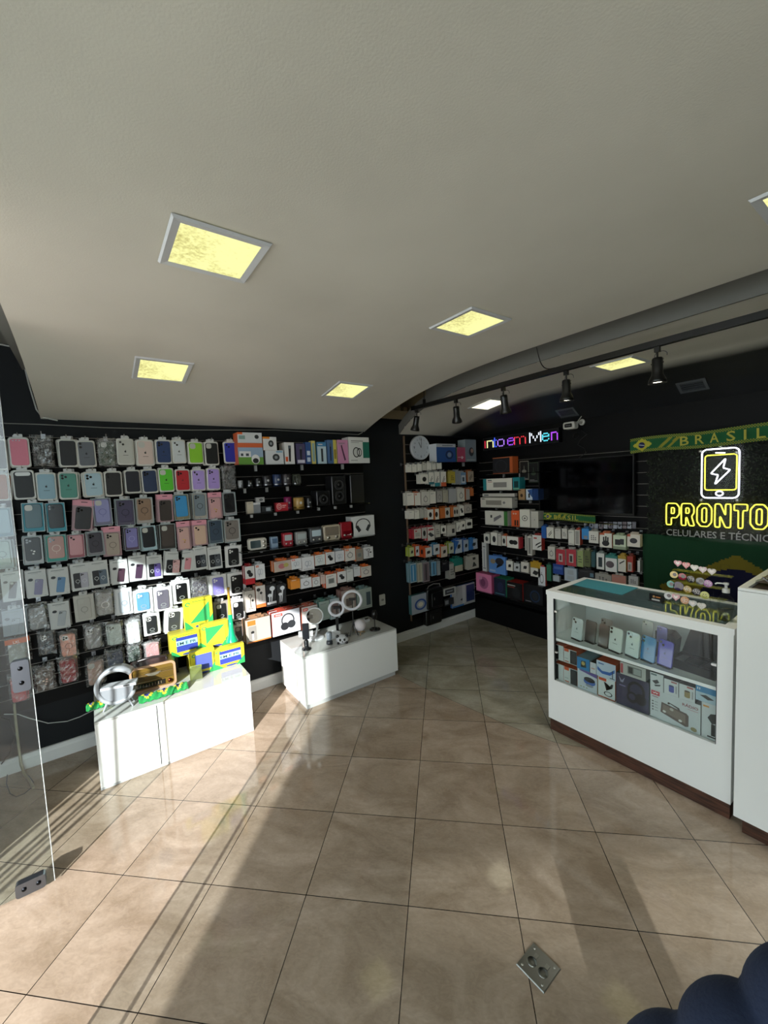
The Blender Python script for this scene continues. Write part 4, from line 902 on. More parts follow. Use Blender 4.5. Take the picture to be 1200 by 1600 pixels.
for b, col, scr, d_, kd in RAD:
    loc, W_, H_, rot = fit(b, 'x', V4)
    o = thing('retro_radio', d_, 'radio', (V4, loc[1], z4 if b[2] > 440 else z4), rot, 'retro radios and clocks on the slatwall')
    if b[2] < 440: o.location.z = loc[2]-.001; 
    g = G(); g.bev(rr(0, H_/2, W_, H_, W_*.12, 4), .05, 0, (col, 'plastic'), .004); g.build('body', o)
    g = G()
    if kd == 'tv': g.bev(rr(-W_*.13, H_/2, W_*.58, H_*.66, .008, 3), .0, -.002, (scr, 'gloss'), .001)
    elif kd == 'grill':
        g.prism(rr(0, H_*.6, W_*.8, H_*.55, .006, 3), .0, -.0015, (scr, 'plastic'))
        for i in range(9): g.box(-W_*.36+i*W_*.085, -.003, H_*.36, -W_*.33+i*W_*.085, -.0015, H_*.84, '#94897a')
    elif kd == 'red': g.prism(rr(0, H_*.3, W_*.7, H_*.3, .006, 3), 0, -.002, ('#6a0f1a', 'gloss')); g.prism(rr(W_*.1, H_*.2, W_*.3, .006, .002), -.002, -.0025, '#d0b0b0')
    else: g.prism(rr(0, H_*.64, W_*.74, H_*.42, .004, 3), 0, -.0015, (scr, 'gloss'))
    g.build('display', o)
    for k in range(2 if kd not in ('win',) else 0):
        g = G(); x = (W_*(-.24+.48*k)) if kd != 'tv' else W_*.34; z = H_*.2 if kd != 'tv' else H_*(.32+.34*k)
        g.lathe([(.001, -.008), (W_*.08, -.008), (W_*.09, 0)], mat('#d5d3cc', 'metal'), c=(x, 0, z), ax='y', n=14); g.build('knob', o)
    if kd in ('tv', 'win'): hook(loc[1], o.location.z-.003, 'x', SV, .16, 'peg hook under the ' + d_)
o, loc, W_, H_ = prod_box('product_carton', 'white headphone carton with black headset picture at the shelf end', 'headphone box', (549, 804, 585, 838), 'x', V4, .10, '#d4d6d6', '#b9bbbb', [('o', .5, .55, .32, .33, '#26282c', .86), ('r', .1, .1, .95, .32, '#d4d6d6'), ('p', [(.16, .5), (.28, .56), (.4, .3), (.3, .2)], '#2f3236'), ('p', [(.72, .56), (.84, .5), (.7, .2), (.6, .3)], '#2f3236')]); o.location.z = z4
# hooked rows
OR = '#cf6a32'
ROW5 = [((428, 875, 455, 894), '#b9aaa0', OR, [('e', .45, .5, .2, .25, '#b06a70'), ('e', .7, .55, .15, .2, '#a8a05a')]+AR('lines'), 'orange earbud box with coloured buds picture'),
        ((455, 872, 471, 890), '#d5d8dc', OR, AR('wbuds+logo', '#cc4a36'), 'white earbud box with small red mark'),
        ((472, 869, 491, 892), '#d8dade', '#c4c6c8', AR('wbuds+foot'), 'largest white earbud box'),
        ((492, 866, 508, 884), '#ced4d2', OR, AR('wbuds+lines'), 'orange-edged greenish earbud box'),
        ((509, 862, 523, 882), '#d5d7d8', OR, AR('buds+lines'), 'white box with two black earbuds'),
        ((524, 860, 538, 878), '#d2d5d8', '#9aa4ac', AR('wbuds'), 'pale grey earbud box'),
        ((539, 856, 555, 877), '#d3d0ca', OR, AR('cable+logo', OR), 'cream box with orange roof'),
        ((556, 857, 567, 877), '#8f8478', OR, AR('square'), 'brownish narrow box'),
        ((568, 854, 583, 873), '#d5d6d8', '#a9abad', AR('lines+ear'), 'small white box nearest the column')]
hang(ROW5, 'x', SV+.18, 'on the upper earbud hooks', 'small earbud boxes hanging on the middle display', wallv=SV, depth=.035, extra=1)
ROW6 = [((454, 904, 469, 921), '#dd9038', '#c97a24', AR('topbar', '#c4761e'), 'bright orange cable box'),
        ((470, 902, 487, 920), '#d8dade', '#c9cbcd', AR('cable'), 'white charging cable box'),
        ((488, 901, 500, 917), '#d5d6d6', OR, AR('cable+lines'), 'orange-rimmed cable box'),
        ((501, 898, 508, 913), '#c9b2a8', '#b59a90', AR('lines'), 'pinkish narrow box'),
        ((509, 896, 526, 919), '#d5d3ce', '#cf5a2e', AR('square+lines'), 'tall orange box with grey square picture'),
        ((527, 892, 541, 911), '#dadada', OR, AR('buds'), 'white and orange box with black buds'),
        ((542, 889, 552, 909), '#cfd3d0', '#aeb2ae', AR('lines+foot'), 'plain pale box'),
        ((553, 885, 563, 901), '#cfd3d6', '#a6abaf', AR('lines'), 'thin pale blue box'),
        ((564, 884, 580, 902), '#d0cac2', OR, AR('cable+lines'), 'orange-sided cable box nearest the column')]
hang(ROW6, 'x', SV+.19, 'on the lower earbud hooks', 'small cable boxes hanging on the middle display', wallv=SV, depth=.035, extra=1)
ROWL = [((383, 884, 398, 914), '#cfd0d0', '#8d1d26', [('r', 0, 0, 1, .32, '#b8202c'), ('e', .42, .68, .22, .12, '#1b1b1d'), ('e', .58, .52, .24, .12, '#1b1b1d')], 'red and white earbud carton'),
        ((399, 881, 414, 906), '#d3d6da', '#b9bcc0', AR('logo+wbuds', '#cc5a36'), 'white upright earbud carton')]
hang(ROWL, 'x', SV+.17, 'beside the phone cases', 'tall earbud boxes hanging beside the phone cases', wallv=SV, depth=.03)
ROWE = [((384, 922, 399, 957), '#b9b4ad', '#8f8a84', AR('ear'), 'grey carton with black earphone line drawing'),
        ((400, 914, 415, 950), '#cfcac6', '#b06a4a', [('r', 0, 0, 1, .16, OR), ('e', .3, .82, .2, .08, '#2a2a2c'), ('e', .55, .66, .14, .06, '#2a2a2c'), ('r', .28, .3, .31, .8, '#55555a'), ('r', .6, .3, .63, .66, '#55555a')], 'white and orange wired earphone carton'),
        ((416, 912, 432, 948), '#26272b', '#1b1c1f', AR('wear')+[('r', .05, .1, .95, .2, '#d8dade')], 'black carton with large white earphone'),
        ((433, 912, 447, 944), '#2e3034', '#1b1c1f', AR('wear'), 'black carton with pair of white earphones')]
hang(ROWE, 'x', SV+.18, 'on the middle display', 'wired earphone cartons', wallv=SV, depth=.03)
ROWH = [((384, 963, 423, 1005), '#a6a39c', '#8a6a50', [('r', .08, .74, .4, .95, '#c9702e'), ('r', .05, .0, 1, .05, '#c9702e'), ('r', .1, .08, .42, .7, '#8b8984'), ('r', .24, .12, .30, .42, '#d5d5d5'), ('e', .26, .44, .07, .06, '#222')], 'big grey and orange carton with window'),
        ((425, 951, 469, 994), '#c5cad2', '#8f3a2c', AR('head+logo', '#c9443a'), 'large headphone carton with red roof'),
        ((472, 945, 497, 985), '#c9c5c0', '#a55a48', AR('logo', '#c9443a'), 'white carton behind the round mirror'),
        ((499, 938, 515, 970), '#9fb0a8', '#5d8a80', AR('lines+foot'), 'pale green carton behind the small ring light'),
        ((516, 934, 531, 968), '#aab8bd', '#7d9a9c', AR('win', '#7d6a68', '#9a8a86'), 'blue grey carton behind the small ring light'),
        ((534, 920, 556, 957), '#a08d86', '#8a6a62', AR('win', '#b9b0a8', '#6d605a'), 'pinkish carton behind the large ring light'),
        ((558, 918, 581, 953), '#9aa69f', '#6f8a8a', [('r', .62, .15, .92, .8, '#3f4f55')]+AR('foot'), 'grey green carton nearest the column')]
hang(ROWH, 'x', SV+.19, 'on the lowest hooks', 'large cartons on the lowest hooks of the middle display', wallv=SV, depth=.045, extra=1)
#@@PART3@@
# ================================================================ NARROW SLATWALL WITH THE CLOCK
V5 = WX+.019+.16
cl = onx(655, 700, WX+.03)
o = thing('wall_clock', 'round white wall clock with black numerals, above the hanging cable packs', 'clock', (WX+.058, cl.y, cl.z), PI/2)
r = .135
g = G(); g.lathe([(.001, .035), (r, .035), (r, 0), (r*.95, -.006), (r*.93, 0), (.001, 0)], mat('#c9cdd2', 'plastic'), ax='y', n=40); g.build('clock_body', o)
g = G(); g.flat(ellp(0, 0, r*.92, r*.92, 40), -.001, ('#c3cad4', 'card'))
for k in range(12):
    a = PI/2-2*PI*k/12; n_ = '12' if k == 0 else str(k); rad = r*.72
    if k % 3 == 0: g.text(n_, rad*math.cos(a), rad*math.sin(a)-.013, .028, -.002, '#2a3346', cen=True)
    else: g.text(n_, rad*math.cos(a), rad*math.sin(a)-.007, .014, -.002, '#2a3346', cen=True)
g.build('clock_face', o)
g = G(); g.prism(rotp([(-.003, 0), (.003, 0), (.002, .07), (-.002, .07)], 0, 0, .5), -.004, -.006, '#1c2230'); g.build('hour_hand', o)
g = G(); g.prism(rotp([(-.002, 0), (.002, 0), (.001, .1), (-.001, .1)], 0, 0, -.08), -.006, -.008, '#1c2230'); g.build('minute_hand', o)
z5 = zat(705, 722, V5)
shelf('black shelf beside the wall clock', 'x', SV, onx(680, 715, V5).y-.02, 3.95, z5-.001, .18, nb=2)
for b, f_, t_, A, d_, c_ in [((682, 693, 712, 722), '#27508f', '#c9ced4', [('r', 0, .82, 1, 1, '#b9c0c9'), ('r', .3, .88, .85, .93, '#6b7583'), ('o', .66, .4, .2, .24, '#16294a', .7), ('e', .66, .4, .1, .13, '#7d8fa8')], 'blue headset carton with white top band beside the wall clock', 'headset box'),
                             ((714, 699, 727, 722), '#b2566a', '#2d6a4a', [('r', .06, .0, .94, .86, '#b24a62'), ('r', .1, .3, .8, .34, '#e0c0c8'), ('e', .6, .3, .12, .1, '#e0c8cf')], 'small pink carton between the blue and grey cartons', 'small box'),
                             ((727, 687, 744, 722), '#76858c', '#8d999e', [('e', .55, .45, .22, .2, '#2a2c30'), ('e', .6, .5, .12, .1, '#a98878'), ('r', .1, .05, .9, .12, '#9aa4a8')], 'tall grey carton with portrait picture in the corner', 'headset box')]:
    o, *_ = prod_box('product_carton', d_, c_, b, 'x', V5, .12, f_, t_, A); o.location.z = z5
WH, WG = '#e8e6de', '#cfcdc5'
RWA = [((636, 726, 643, 738), WH, WG, AR('lines'), 'first tiny white'), ((644, 726, 651, 738), WH, WG, AR('lines'), 'second tiny white'), ((652, 725, 659, 737), WH, WG, AR('foot'), 'third tiny white'), ((660, 724, 666, 735), WG, WG, AR('lines'), 'greyish tiny'), ((667, 723, 674, 735), WH, WG, AR('foot'), 'fifth tiny white'), ((675, 723, 681, 734), WH, WG, AR('lines'), 'sixth tiny white'), ((683, 722, 690, 733), WH, WG, AR('lines+foot'), 'tiny white end')]
RWB = [((657, 741, 669, 756), WH, WG, AR('mouse'), 'white mouse-picture'), ((670, 738, 678, 757), WH, '#b9bcb9', AR('dcable')+[('r', 0, 0, 1, .2, '#2a6f7c')], 'first black cable'), ((679, 737, 687, 760), WH, '#b9bcb9', AR('dcable')+[('r', 0, 0, 1, .25, '#2f8894')], 'teal-footed cable'), ((689, 737, 697, 760), WH, '#b9bcb9', AR('dcable')+[('r', 0, 0, 1, .28, '#c25a35')], 'orange-footed cable'), ((703, 737, 711, 755), '#b3a23a', '#a89a50', AR('dots'), 'yellow-labelled'), ((712, 736, 719, 757), '#8d949a', '#9aa0a4', AR('lines'), 'grey clear'), ((720, 738, 728, 757), '#6f93b5', '#a9b0b5', AR('win', '#c4ccd2', '#3a4a5c'), 'pale blue'), ((731, 736, 740, 753), '#a89c8c', '#b06a42', AR('dcable'), 'brown orange')]
RWC = [((636, 770, 647, 790), WH, '#b5b3aa', AR('lines'), 'white ribbed'), ((648, 770, 657, 790), WH, '#c26a45', AR('logo', '#c4603a'), 'orange-tabbed white'), ((659, 768, 671, 790), '#d2d0c8', WG, AR('cable+foot'), 'broad white cable'), ((672, 768, 681, 787), WH, WG, AR('lines'), 'plain white upright'), ((683, 767, 691, 785), '#a9a7a4', '#8f8d8a', AR('cable'), 'grey cable'), ((692, 766, 700, 785), '#b3b09e', '#9a9788', AR('lines'), 'yellowish grey'), ((702, 764, 713, 786), '#a9abae', '#96989a', AR('foot'), 'clear silver'), ((715, 763, 726, 784), '#cfcdc4', WG, AR('cable'), 'cream cable'), ((728, 764, 734, 781), '#a9a5a0', '#b0603a', AR('lines'), 'thin orange-topped'), ((735, 763, 740, 775), '#c4703f', '#c4703f', AR('lines'), 'small orange strip')]
RWD = [((639, 798, 647, 811), WH, WG, AR('lines'), 'short white'), ((648, 797, 655, 811), WH, WG, AR('lines'), 'second short white'), ((656, 796, 662, 810), '#bcbab3', WG, AR('foot'), 'clear short'), ((663, 795, 668, 809), '#bcbab3', WG, AR('lines'), 'clear narrow'), ((668, 796, 677, 812), WH, '#b0623a', AR('mouse'), 'mouse charger'), ((678, 795, 686, 812), WH, '#c96c30', [('r', 0, 0, .25, 1, '#c96c30')]+AR('mouse'), 'orange-edged charger'), ((688, 793, 703, 810), '#c56f33', '#b5602a', [('r', .5, 0, 1, 1, '#c7c5bd'), ('e', .72, .5, .14, .24, '#222')], 'orange and white charger'), ((704, 792, 717, 808), '#c56f33', '#b5602a', [('r', .35, 0, 1, 1, '#c7c5bd'), ('e', .5, .5, .1, .24, '#222'), ('e', .78, .5, .1, .24, '#222')], 'twin-plug charger'), ((718, 790, 725, 806), WH, WG, AR('buds'), 'white charger'), ((726, 788, 737, 802), '#b5aea6', '#9c8a80', AR('cable'), 'beige charger')]
RWE = [((645, 826, 658, 842), '#c2beb5', '#8c2430', [('r', 0, 0, .16, 1, '#a82635'), ('r', .3, .7, .5, .85, '#b53545'), ('r', .3, .2, .85, .6, '#a5a39c')], 'red-edged adapter'), ((659, 824, 667, 842), '#b9b7b3', '#9c3a44', AR('mouse'), 'dark cube adapter'), ((668, 823, 679, 845), '#cfcdc6', '#b23a44', [('r', .15, .75, .85, .88, '#b23a44'), ('p', [(.05, .5), (.5, .25), (.95, .35), (.4, .62)], '#35383c')], 'white and red hub'), ((680, 820, 688, 840), '#bdbbb2', '#9a988f', AR('dots'), 'dotted white'), ((689, 821, 697, 834), WH, '#a9a79f', AR('mouse'), 'black oval camera'), ((699, 820, 712, 838), '#c7c5bc', '#a9a79f', [('r', .55, .25, .85, .65, '#26272a')]+AR('foot'), 'white and black plug'), ((713, 816, 720, 831), WH, '#a9a79f', AR('dcable'), 'black stylus'), ((720, 814, 727, 828), WH, '#a9a79f', AR('bird'), 'black clip'), ((728, 811, 738, 826), WH, '#a9a79f', AR('pad'), 'last white adapter')]
RWF = [((640, 855, 647, 870), '#b9c08f', '#94a53a', AR('bird'), 'green-topped tripod'), ((648, 853, 655, 869), '#c7cbd0', '#d0582a', [('r', 0, 0, .2, 1, '#d0582a')]+AR('bird'), 'first orange tripod'), ((656, 854, 662, 870), '#d0582a', '#d0582a', AR('mouse'), 'plain orange tripod'), ((663, 855, 675, 871), '#d0d0cc', '#d0582a', [('r', 0, 0, .15, 1, '#d0582a')]+AR('bird'), 'star-shaped orange holder'), ((677, 850, 687, 867), '#c9cfd4', '#3b7fa8', AR('bird'), 'blue-topped holder'), ((689, 853, 699, 871), '#c9bfb2', '#cf5f2c', AR('bird'), 'antler-shaped holder'), ((701, 848, 709, 865), '#b9bfae', '#93a23c', AR('bird'), 'olive-topped holder'), ((711, 843, 722, 865), '#b9c4d0', '#2a62ad', [('p', [(0, .2), (.6, .9), (0, 1)], '#2a62ad')]+AR('bird'), 'blue diagonal holder'), ((724, 843, 732, 862), '#a9b8c8', '#2a62ad', AR('bird'), 'blue holder'), ((734, 842, 746, 859), '#b5bfca', '#2f7cc0', [('r', 0, 0, .45, 1, '#2f74bd')]+AR('bird'), 'bright blue holder')]
RWG = [((641, 880, 651, 911), '#9fb2bf', '#5d7f8a', AR('stick', '#3f83ad', '#a8c6d6'), 'tall blue stick'), ((652, 879, 660, 910), '#b3b1a6', '#6a7a72', AR('stick', '#aaa796', '#8d8a7a'), 'tall cream stick'), ((661, 878, 671, 910), '#8f858a', '#7d858a', AR('stick', '#6d6168', '#2a2a2e'), 'tall dusky stick'), ((674, 877, 682, 900), '#7fa5bd', '#6a7d86', AR('stick', '#5d93b5', '#2b3a46'), 'icy blue stick'), ((683, 876, 688, 899), '#8d989c', '#6a7276', AR('lines'), 'narrow grey'), ((691, 877, 702, 893), '#1d1e26', '#222', AR('lines'), 'dark blister'), ((702, 880, 711, 905), '#aaa9a3', '#8c8b85', AR('dots'), 'white blister'), ((709, 871, 723, 894), '#b9b39e', '#1f7a6c', [('r', 0, .45, 1, 1, '#1f7a6c')], 'green-headed'), ((731, 867, 748, 890), '#bab7aa', '#a3a094', [('r', .45, .68, .7, .86, '#26241f'), ('p', [(.4, .15), (.8, .2), (.6, .5), (.5, .5)], '#26241f')], 'thick white carton')]
for rows, nm, dd, ex in ((RWA, 'box on the tiny-box row under the clock', .14, 0), (RWB, 'cable pack on the first long row', .15, 1), (RWC, 'pack on the all-white row', .15, 1), (RWD, 'pack on the charger row', .15, 1), (RWE, 'pack on the adapter row', .16, 1), (RWF, 'box on the tripod row', .16, 1), (RWG, 'pack on the selfie stick row', .15, 1)):
    hang(rows, 'x', SV+dd, nm, 'packs hanging on the narrow slatwall', wallv=SV, depth=.03, extra=ex)
ob = prod_box('hanging_pack', 'clear pack with coiled blue network cable near the floor', 'cable pack', (643, 926, 671, 960), 'x', SV+.12, .05, '#9ba3ae', '#4f7d82', AR('ring', '#2a4a8c'))[0]
ob = prod_box('hanging_pack', 'white and navy tablet pack low on the narrow slatwall', 'tablet pack', (706, 911, 742, 949), 'x', SV+.10, .03, '#a9abae', '#3a64a0', [('r', .62, .12, .98, .94, '#26335f'), ('p', [(.35, .3), (.5, .45), (.5, .2)], '#2a2c30'), ('r', .44, .1, .58, 1, '#c4c6c8'), ('r', .02, 0, .5, .08, '#3a72b0')])[0]
ob = prod_box('hanging_pack', 'small white framed alarm clock pack low on the narrow slatwall', 'clock pack', (693, 917, 712, 931), 'x', SV+.14, .04, '#b9bbb9', '#8a8c8a', [('r', .12, .15, .88, .85, '#34373c'), ('r', .25, .4, .75, .62, '#7f858c')])[0]
ob = prod_box('hanging_pack', 'small dark pack with silver plug below the framed alarm clock', 'accessory pack', (694, 934, 709, 947), 'x', SV+.12, .03, '#2d2f33', '#202226', [('r', .1, .2, .45, .8, '#8a8f94')])[0]
for b, dd, lab in (((668, 917, 693, 953), .14, 'upper black shoulder bag hanging by the corner baseboard'), ((666, 950, 691, 978), .09, 'lower black pouch hanging over the white baseboard')):
    loc, W_, H_, rot = fit(b, 'x', SV+dd)
    o = thing('hanging_bag', lab, 'bag', loc, rot, 'black bags hanging in the corner')
    g = G(); g.bev(rr(0, H_/2, W_, H_, .02, 4), .06, 0, ('#0e0f11', 'plastic'), .008); g.build('bag_body', o)
    g = G(); g.bev(rr(W_*.1, H_*.45, W_*.7, H_*.7, .012, 4), 0, -.008, ('#121316', 'plastic'), .004); g.build('pocket', o)
    g = G(); g.prism(rr(-W_*.1, H_*.5, .007, .03, .003), -.008, -.011, ('#b9b9b9', 'metal')); g.build('zipper_pull', o)
    if dd > .1:
        g = G(); g.tube([(-W_*.4, .03, H_), (-W_*.3, .03, H_+.03), (0, .03, H_+.045), (W_*.4, .03, H_+.03), (W_*.42, .03, H_)], .005, mat('#8d8d8b', 'plastic')); g.build('strap', o)

# ================================================================ BACK WALL
SY = WY-.02
# message sign of coloured LEDs
a, b2 = ony(755, 697, WY-.06), ony(873.5, 679, WY-.06)
SX0, SX1, SZ0, SZ1 = a.x, b2.x, ony(873, 690, WY-.06).z-.005, ony(873, 668, WY-.06).z
o = thing('message_sign', 'black LED message sign with coloured dot letters below the back ceiling', 'LED sign', (SX0, WY-.06, SZ0))
g = G(); g.box(0, 0, 0, SX1-SX0, .055, SZ1-SZ0, ('#101114', 'plastic')); g.build('housing', o)
g = G(); g.frame(rr((SX1-SX0)/2, (SZ1-SZ0)/2, SX1-SX0, SZ1-SZ0, .003), rr((SX1-SX0)/2, (SZ1-SZ0)/2, SX1-SX0-.02, SZ1-SZ0-.02, .002), 0, -.006, ('#1f2126', 'plastic')); g.build('bezel', o)
FONT = {'n': ['.....', '.....', '####.', '#...#', '#...#', '#...#', '#...#', '#...#'], 't': ['.#.', '.#.', '###', '.#.', '.#.', '.#.', '.#.', '.##'], 'o': ['.....', '.....', '.###.', '#...#', '#...#', '#...#', '#...#', '.###.'],
        'e': ['.....', '.....', '.###.', '#...#', '#####', '#....', '#...#', '.###.'], 'm': ['.......', '.......', '###.##.', '#..#..#', '#..#..#', '#..#..#', '#..#..#', '#..#..#'], 'M': ['#.....#', '##...##', '##...##', '#.#.#.#', '#.#.#.#', '#..#..#', '#..#..#', '#.....#'], 'i': ['.', '.', '#', '#', '#', '#', '#', '#']}
Hs = SZ1-SZ0; pz = .0148
lets = [('i', 757, '#c0283c'), ('n', 760.5, '#f2f6a8'), ('t', 769.5, '#3f5cf0'), ('o', 777, '#a87af0'), ('e', 792.5, '#9a4af0'), ('m', 803, '#d8323c'), ('M', 827, '#e6f0ff'), ('e', 847, '#5adcf0'), ('n', 861, '#b04af0')]
for ch, px, col in lets:
    x0 = ony(px, 690, WY-.066).x-SX0; wpx = dict(i=0, n=9, t=5, o=9.5, e=9.5, m=17, M=17)[ch]
    rows = FONT[ch]; nc = len(rows[0]); x1 = ony(px+wpx, 690, WY-.066).x-SX0; px_ = (x1-x0)/max(1, nc-1) if nc > 1 else 0
    g = G()
    for j, rw in enumerate(rows):
        for i, c in enumerate(rw):
            if c == '#':
                z = .028+(7-j)*pz
                for dx in (0, .5):
                    for dz in (0, .5):
                        g.prism(ellp(x0+i*px_+dx*pz, z+dz*pz, .0031, .0031, 6), 0, -.002, mat(col, 'emit1.3'))
    g.build('led_letter', o)
# television
t0, t1 = ony(842, 760, WY-.09), ony(991, 760, WY-.09)
tz0, tz1 = ony(991, 806, WY-.09).z, ony(991, 709.5, WY-.09).z
o = thing('television', 'large switched-off black flat television on the back wall', 'TV', ((t0.x+t1.x)/2, WY-.09, tz0)); W_, H_ = t1.x-t0.x, tz1-tz0
g = G(); g.box(-W_/2, 0, 0, W_/2, .04, H_, ('#060607', 'plastic')); g.build('housing', o)
g = G(); g.box(-W_/2+.012, -.001, .018, W_/2-.012, 0, H_-.012, ('#020204', 'gloss')); g.build('screen', o); tn = MC[('#020204', 'gloss')].node_tree.nodes['Principled BSDF']; tn.inputs['Coat Weight'].default_value = 0; tn.inputs['Specular IOR Level'].default_value = .25
g = G(); g.frame(rr(0, H_/2, W_, H_, .004), rr(0, H_/2+.003, W_-.024, H_-.03, .003), 0, -.004, ('#0b0b0d', 'plastic')); g.build('bezel', o)
g = G(); g.box(-.15, .04, H_*.3, .15, .068, H_*.7, ('#1a1a1c', 'metal')); g.build('wall_bracket', o)
# media shelf strip and small scarf below the TV
shelf('black shelf under the television with the yellow scarf edge', 'y', SY, t0.x+.03, t1.x-.02, min(ony(930, 812, WY-.15).z-.03, tz0-.004), .16)
def brazil(g, P, q, k=1.0):
    pass
def scarf(name, label, p0, p1, h, y, txt, n=60, fish=True, lz=None, ends=True):
    """printed supporter scarf: green ground, yellow chequered edges, lozenge with blue disc, lettering"""
    o = thing(name, label, 'scarf', (p0.x, y, p0.z), 0); L = (p1-p0).length; ang = math.atan2(p1.z-p0.z, p1.x-p0.x)
    o.rotation_euler = (0, -ang, 0)
    g = G(); gm, ym = mat('#1a5a33', 'cloth'), mat('#8f8d30', 'cloth'); nz = 16; V = []
    for i in range(n+1):
        for j in range(nz+1):
            x = L*i/n; z = h*j/nz
            V.append((x, -.004*math.sin(x*23)-.003*math.sin(x*51+j*.3), z+.006*math.sin(x*9)))
    for i in range(n):
        for j in range(nz):
            u, v = (i+.5)/n*L, (j+.5)/nz
            c = gm
            if v < .16 or v > .84: c = ym if (i+j) % 2 else gm
            du = abs(u-h*.75)/(h*.62); dv = abs(v-.5)/.42
            if du+dv < 1: c = mat('#b9b23c', 'cloth')
            k = (u-h*1.5-(v*h)*1.0)
            if 0 < k < .03 or .06 < k < .09:
                if .16 < v < .84: c = ym
            g.add([V[i*(nz+1)+j], V[(i+1)*(nz+1)+j], V[(i+1)*(nz+1)+j+1], V[i*(nz+1)+j+1]], [(0, 1, 2, 3)], c, True)
    g.build('cloth', o)
    g = G(); g.flat(ellp(h*.75, h*.5, h*.2, h*.2), -.0105, ('#1c2350', 'cloth')); g.prism(rotp(rr(h*.75, h*.5, h*.36, h*.04, .001), h*.75, h*.5, -.2), -.0105, -.0112, ('#c4ccd6', 'cloth')); g.build('flag_disc', o)
    for ch, x, ww in txt: g = G(); g.text(ch, x, h*.22, h*.56, -.0115, mat('#b5b04a', 'cloth'), wid=ww); g.build('letter', o)
    return o
p0, p1 = ony(985, 709, WY-.125), ony(1203, 689, WY-.125)
h = ony(1200, 661, WY-.125).z-ony(1200, 689.5, WY-.125).z
tx = []
for ch, px in zip('BRASIL', (1063.5, 1087, 1110, 1136, 1163, 1183)):
    x = ony(px, 690, WY-.125).x-p0.x; x2 = ony(px+(14 if ch != 'I' else 4), 690, WY-.125).x-p0.x; tx.append((ch, x, x2-x))
scarf('supporter_scarf', 'long green scarf lettered BRASIL above the neon sign', p0, p1, h, WY-.125, tx, n=110)
p0, p1 = ony(849, 812, WY-.19), ony(930, 817, WY-.19); h = .075
tx = [(ch, ony(px, 810, WY-.19).x-p0.x, .034) for ch, px in zip('BRASIL', (866.5, 873.5, 880.5, 887.5, 895, 899))]
tx[4] = ('I', tx[4][1], .01)
scarf('supporter_scarf', 'small yellow and green scarf lettered BRASIL under the television', p0, p1, h, WY-.19, tx, n=50)
# artificial hedge panel
hx0, hx1, hz0, hz1 = -1.53, .35, ony(1100, 838, WY-.05).z, 2.06
g = G(); g.box(hx0, WY-.05, hz0, hx1, WY-.03, hz1, ('#040704', 'matte'))
rnd = random.Random(3); gl = [mat(c, 'rubber') for c in ('#0c1608', '#121f0c', '#080f05', '#1a2b12')]
for i in range(5200):
    x, z = rnd.uniform(hx0-.01, hx1), rnd.uniform(hz0-.01, hz1+.005); s = rnd.uniform(.007, .014); a = rnd.uniform(0, 2*PI); t = rnd.uniform(-.9, .9); y = WY-.05-rnd.uniform(0, .022)
    dx, dz = math.cos(a), math.sin(a)
    g.add([(x-dx*s, y, z-dz*s), (x+dz*s*.5, y-s*.6*t, z-dx*s*.5), (x+dx*s, y-s*.5, z+dz*s), (x-dz*s*.5, y+s*.3*t-.002, z+dx*s*.5)], [(0, 1, 2, 3)], rnd.choice(gl))
o = g.build('artificial_hedge'); tag(o, 'dark green artificial hedge panel behind the neon sign', 'hedge', kind='stuff')
# neon sign
NY = WY-.10
def nx(px, py): p = ony(px, py, NY); return (p.x, p.z)
C0 = nx(1125, 740)
W0, Y0 = mat('#eef2ff', 'emit2.4'), mat('#f2ee4a', 'emit1.5')
o = thing('neon_sign', 'glowing white and yellow neon phone with lightning bolt above the lettering', 'neon sign', (C0[0], NY, C0[1]))
L0 = lambda px, py: (nx(px, py)[0]-C0[0], nx(px, py)[1]-C0[1])
def rrpx(x0, y0, x1, y1, r, n=5):
    a, b = L0(x0, (y0+y1)/2), L0(x1, (y0+y1)/2); t, q = L0((x0+x1)/2, y0)[1], L0((x0+x1)/2, y1)[1]
    return rr((a[0]+b[0])/2, (t+q)/2, b[0]-a[0], t-q, r, n)
g = G(); g.prism(rrpx(1090, 696, 1162, 785, .03), .012, .008, PLATE); g.build('acrylic_plate', o)
g = G(); g.tube([(x, 0, z) for x, z in rrpx(1096.5, 701, 1155, 778, .035, 6)], .0052, W0, n=6, closed=True); g.build('phone_outline', o)
g = G(); g.tube([(x, 0, z) for x, z in rrpx(1101.5, 710.5, 1151, 765.5, .018, 5)], .0044, Y0, n=6, closed=True); g.build('screen_outline', o)
g = G(); bp = [L0(*p) for p in ((1134, 716), (1130, 731), (1141, 734), (1117, 757), (1122, 742), (1110.5, 740))]
def soft(P, k=.22, closed=True):
    Q = []
    for i, p in enumerate(P):
        a, b = P[i-1], P[(i+1) % len(P)]
        A_ = (p[0]+(a[0]-p[0])*k, p[1]+(a[1]-p[1])*k); B_ = (p[0]+(b[0]-p[0])*k, p[1]+(b[1]-p[1])*k)
        for t in (0, .25, .5, .75, 1): Q.append(((1-t)**2*A_[0]+2*t*(1-t)*p[0]+t*t*B_[0], (1-t)**2*A_[1]+2*t*(1-t)*p[1]+t*t*B_[1]))
    return Q
g.tube([(x, 0, z) for x, z in soft(bp, .12)], .005, W0, n=6, closed=True); g.build('lightning_bolt', o)
g = G(); c = L0(1124, 771); g.tube([(c[0]+.022*math.cos(t), 0, c[1]+.017*math.sin(t)) for t in lsp(0, 2*PI*15/16, 16)], .005, W0, n=6, closed=True); g.build('home_button', o)
g = G(); a, b2 = L0(1118, 707.5), L0(1133, 707.5); g.tube([(a[0], 0, a[1]), (b2[0], 0, b2[1])], .0045, W0, n=6); g.build('speaker_slot', o)
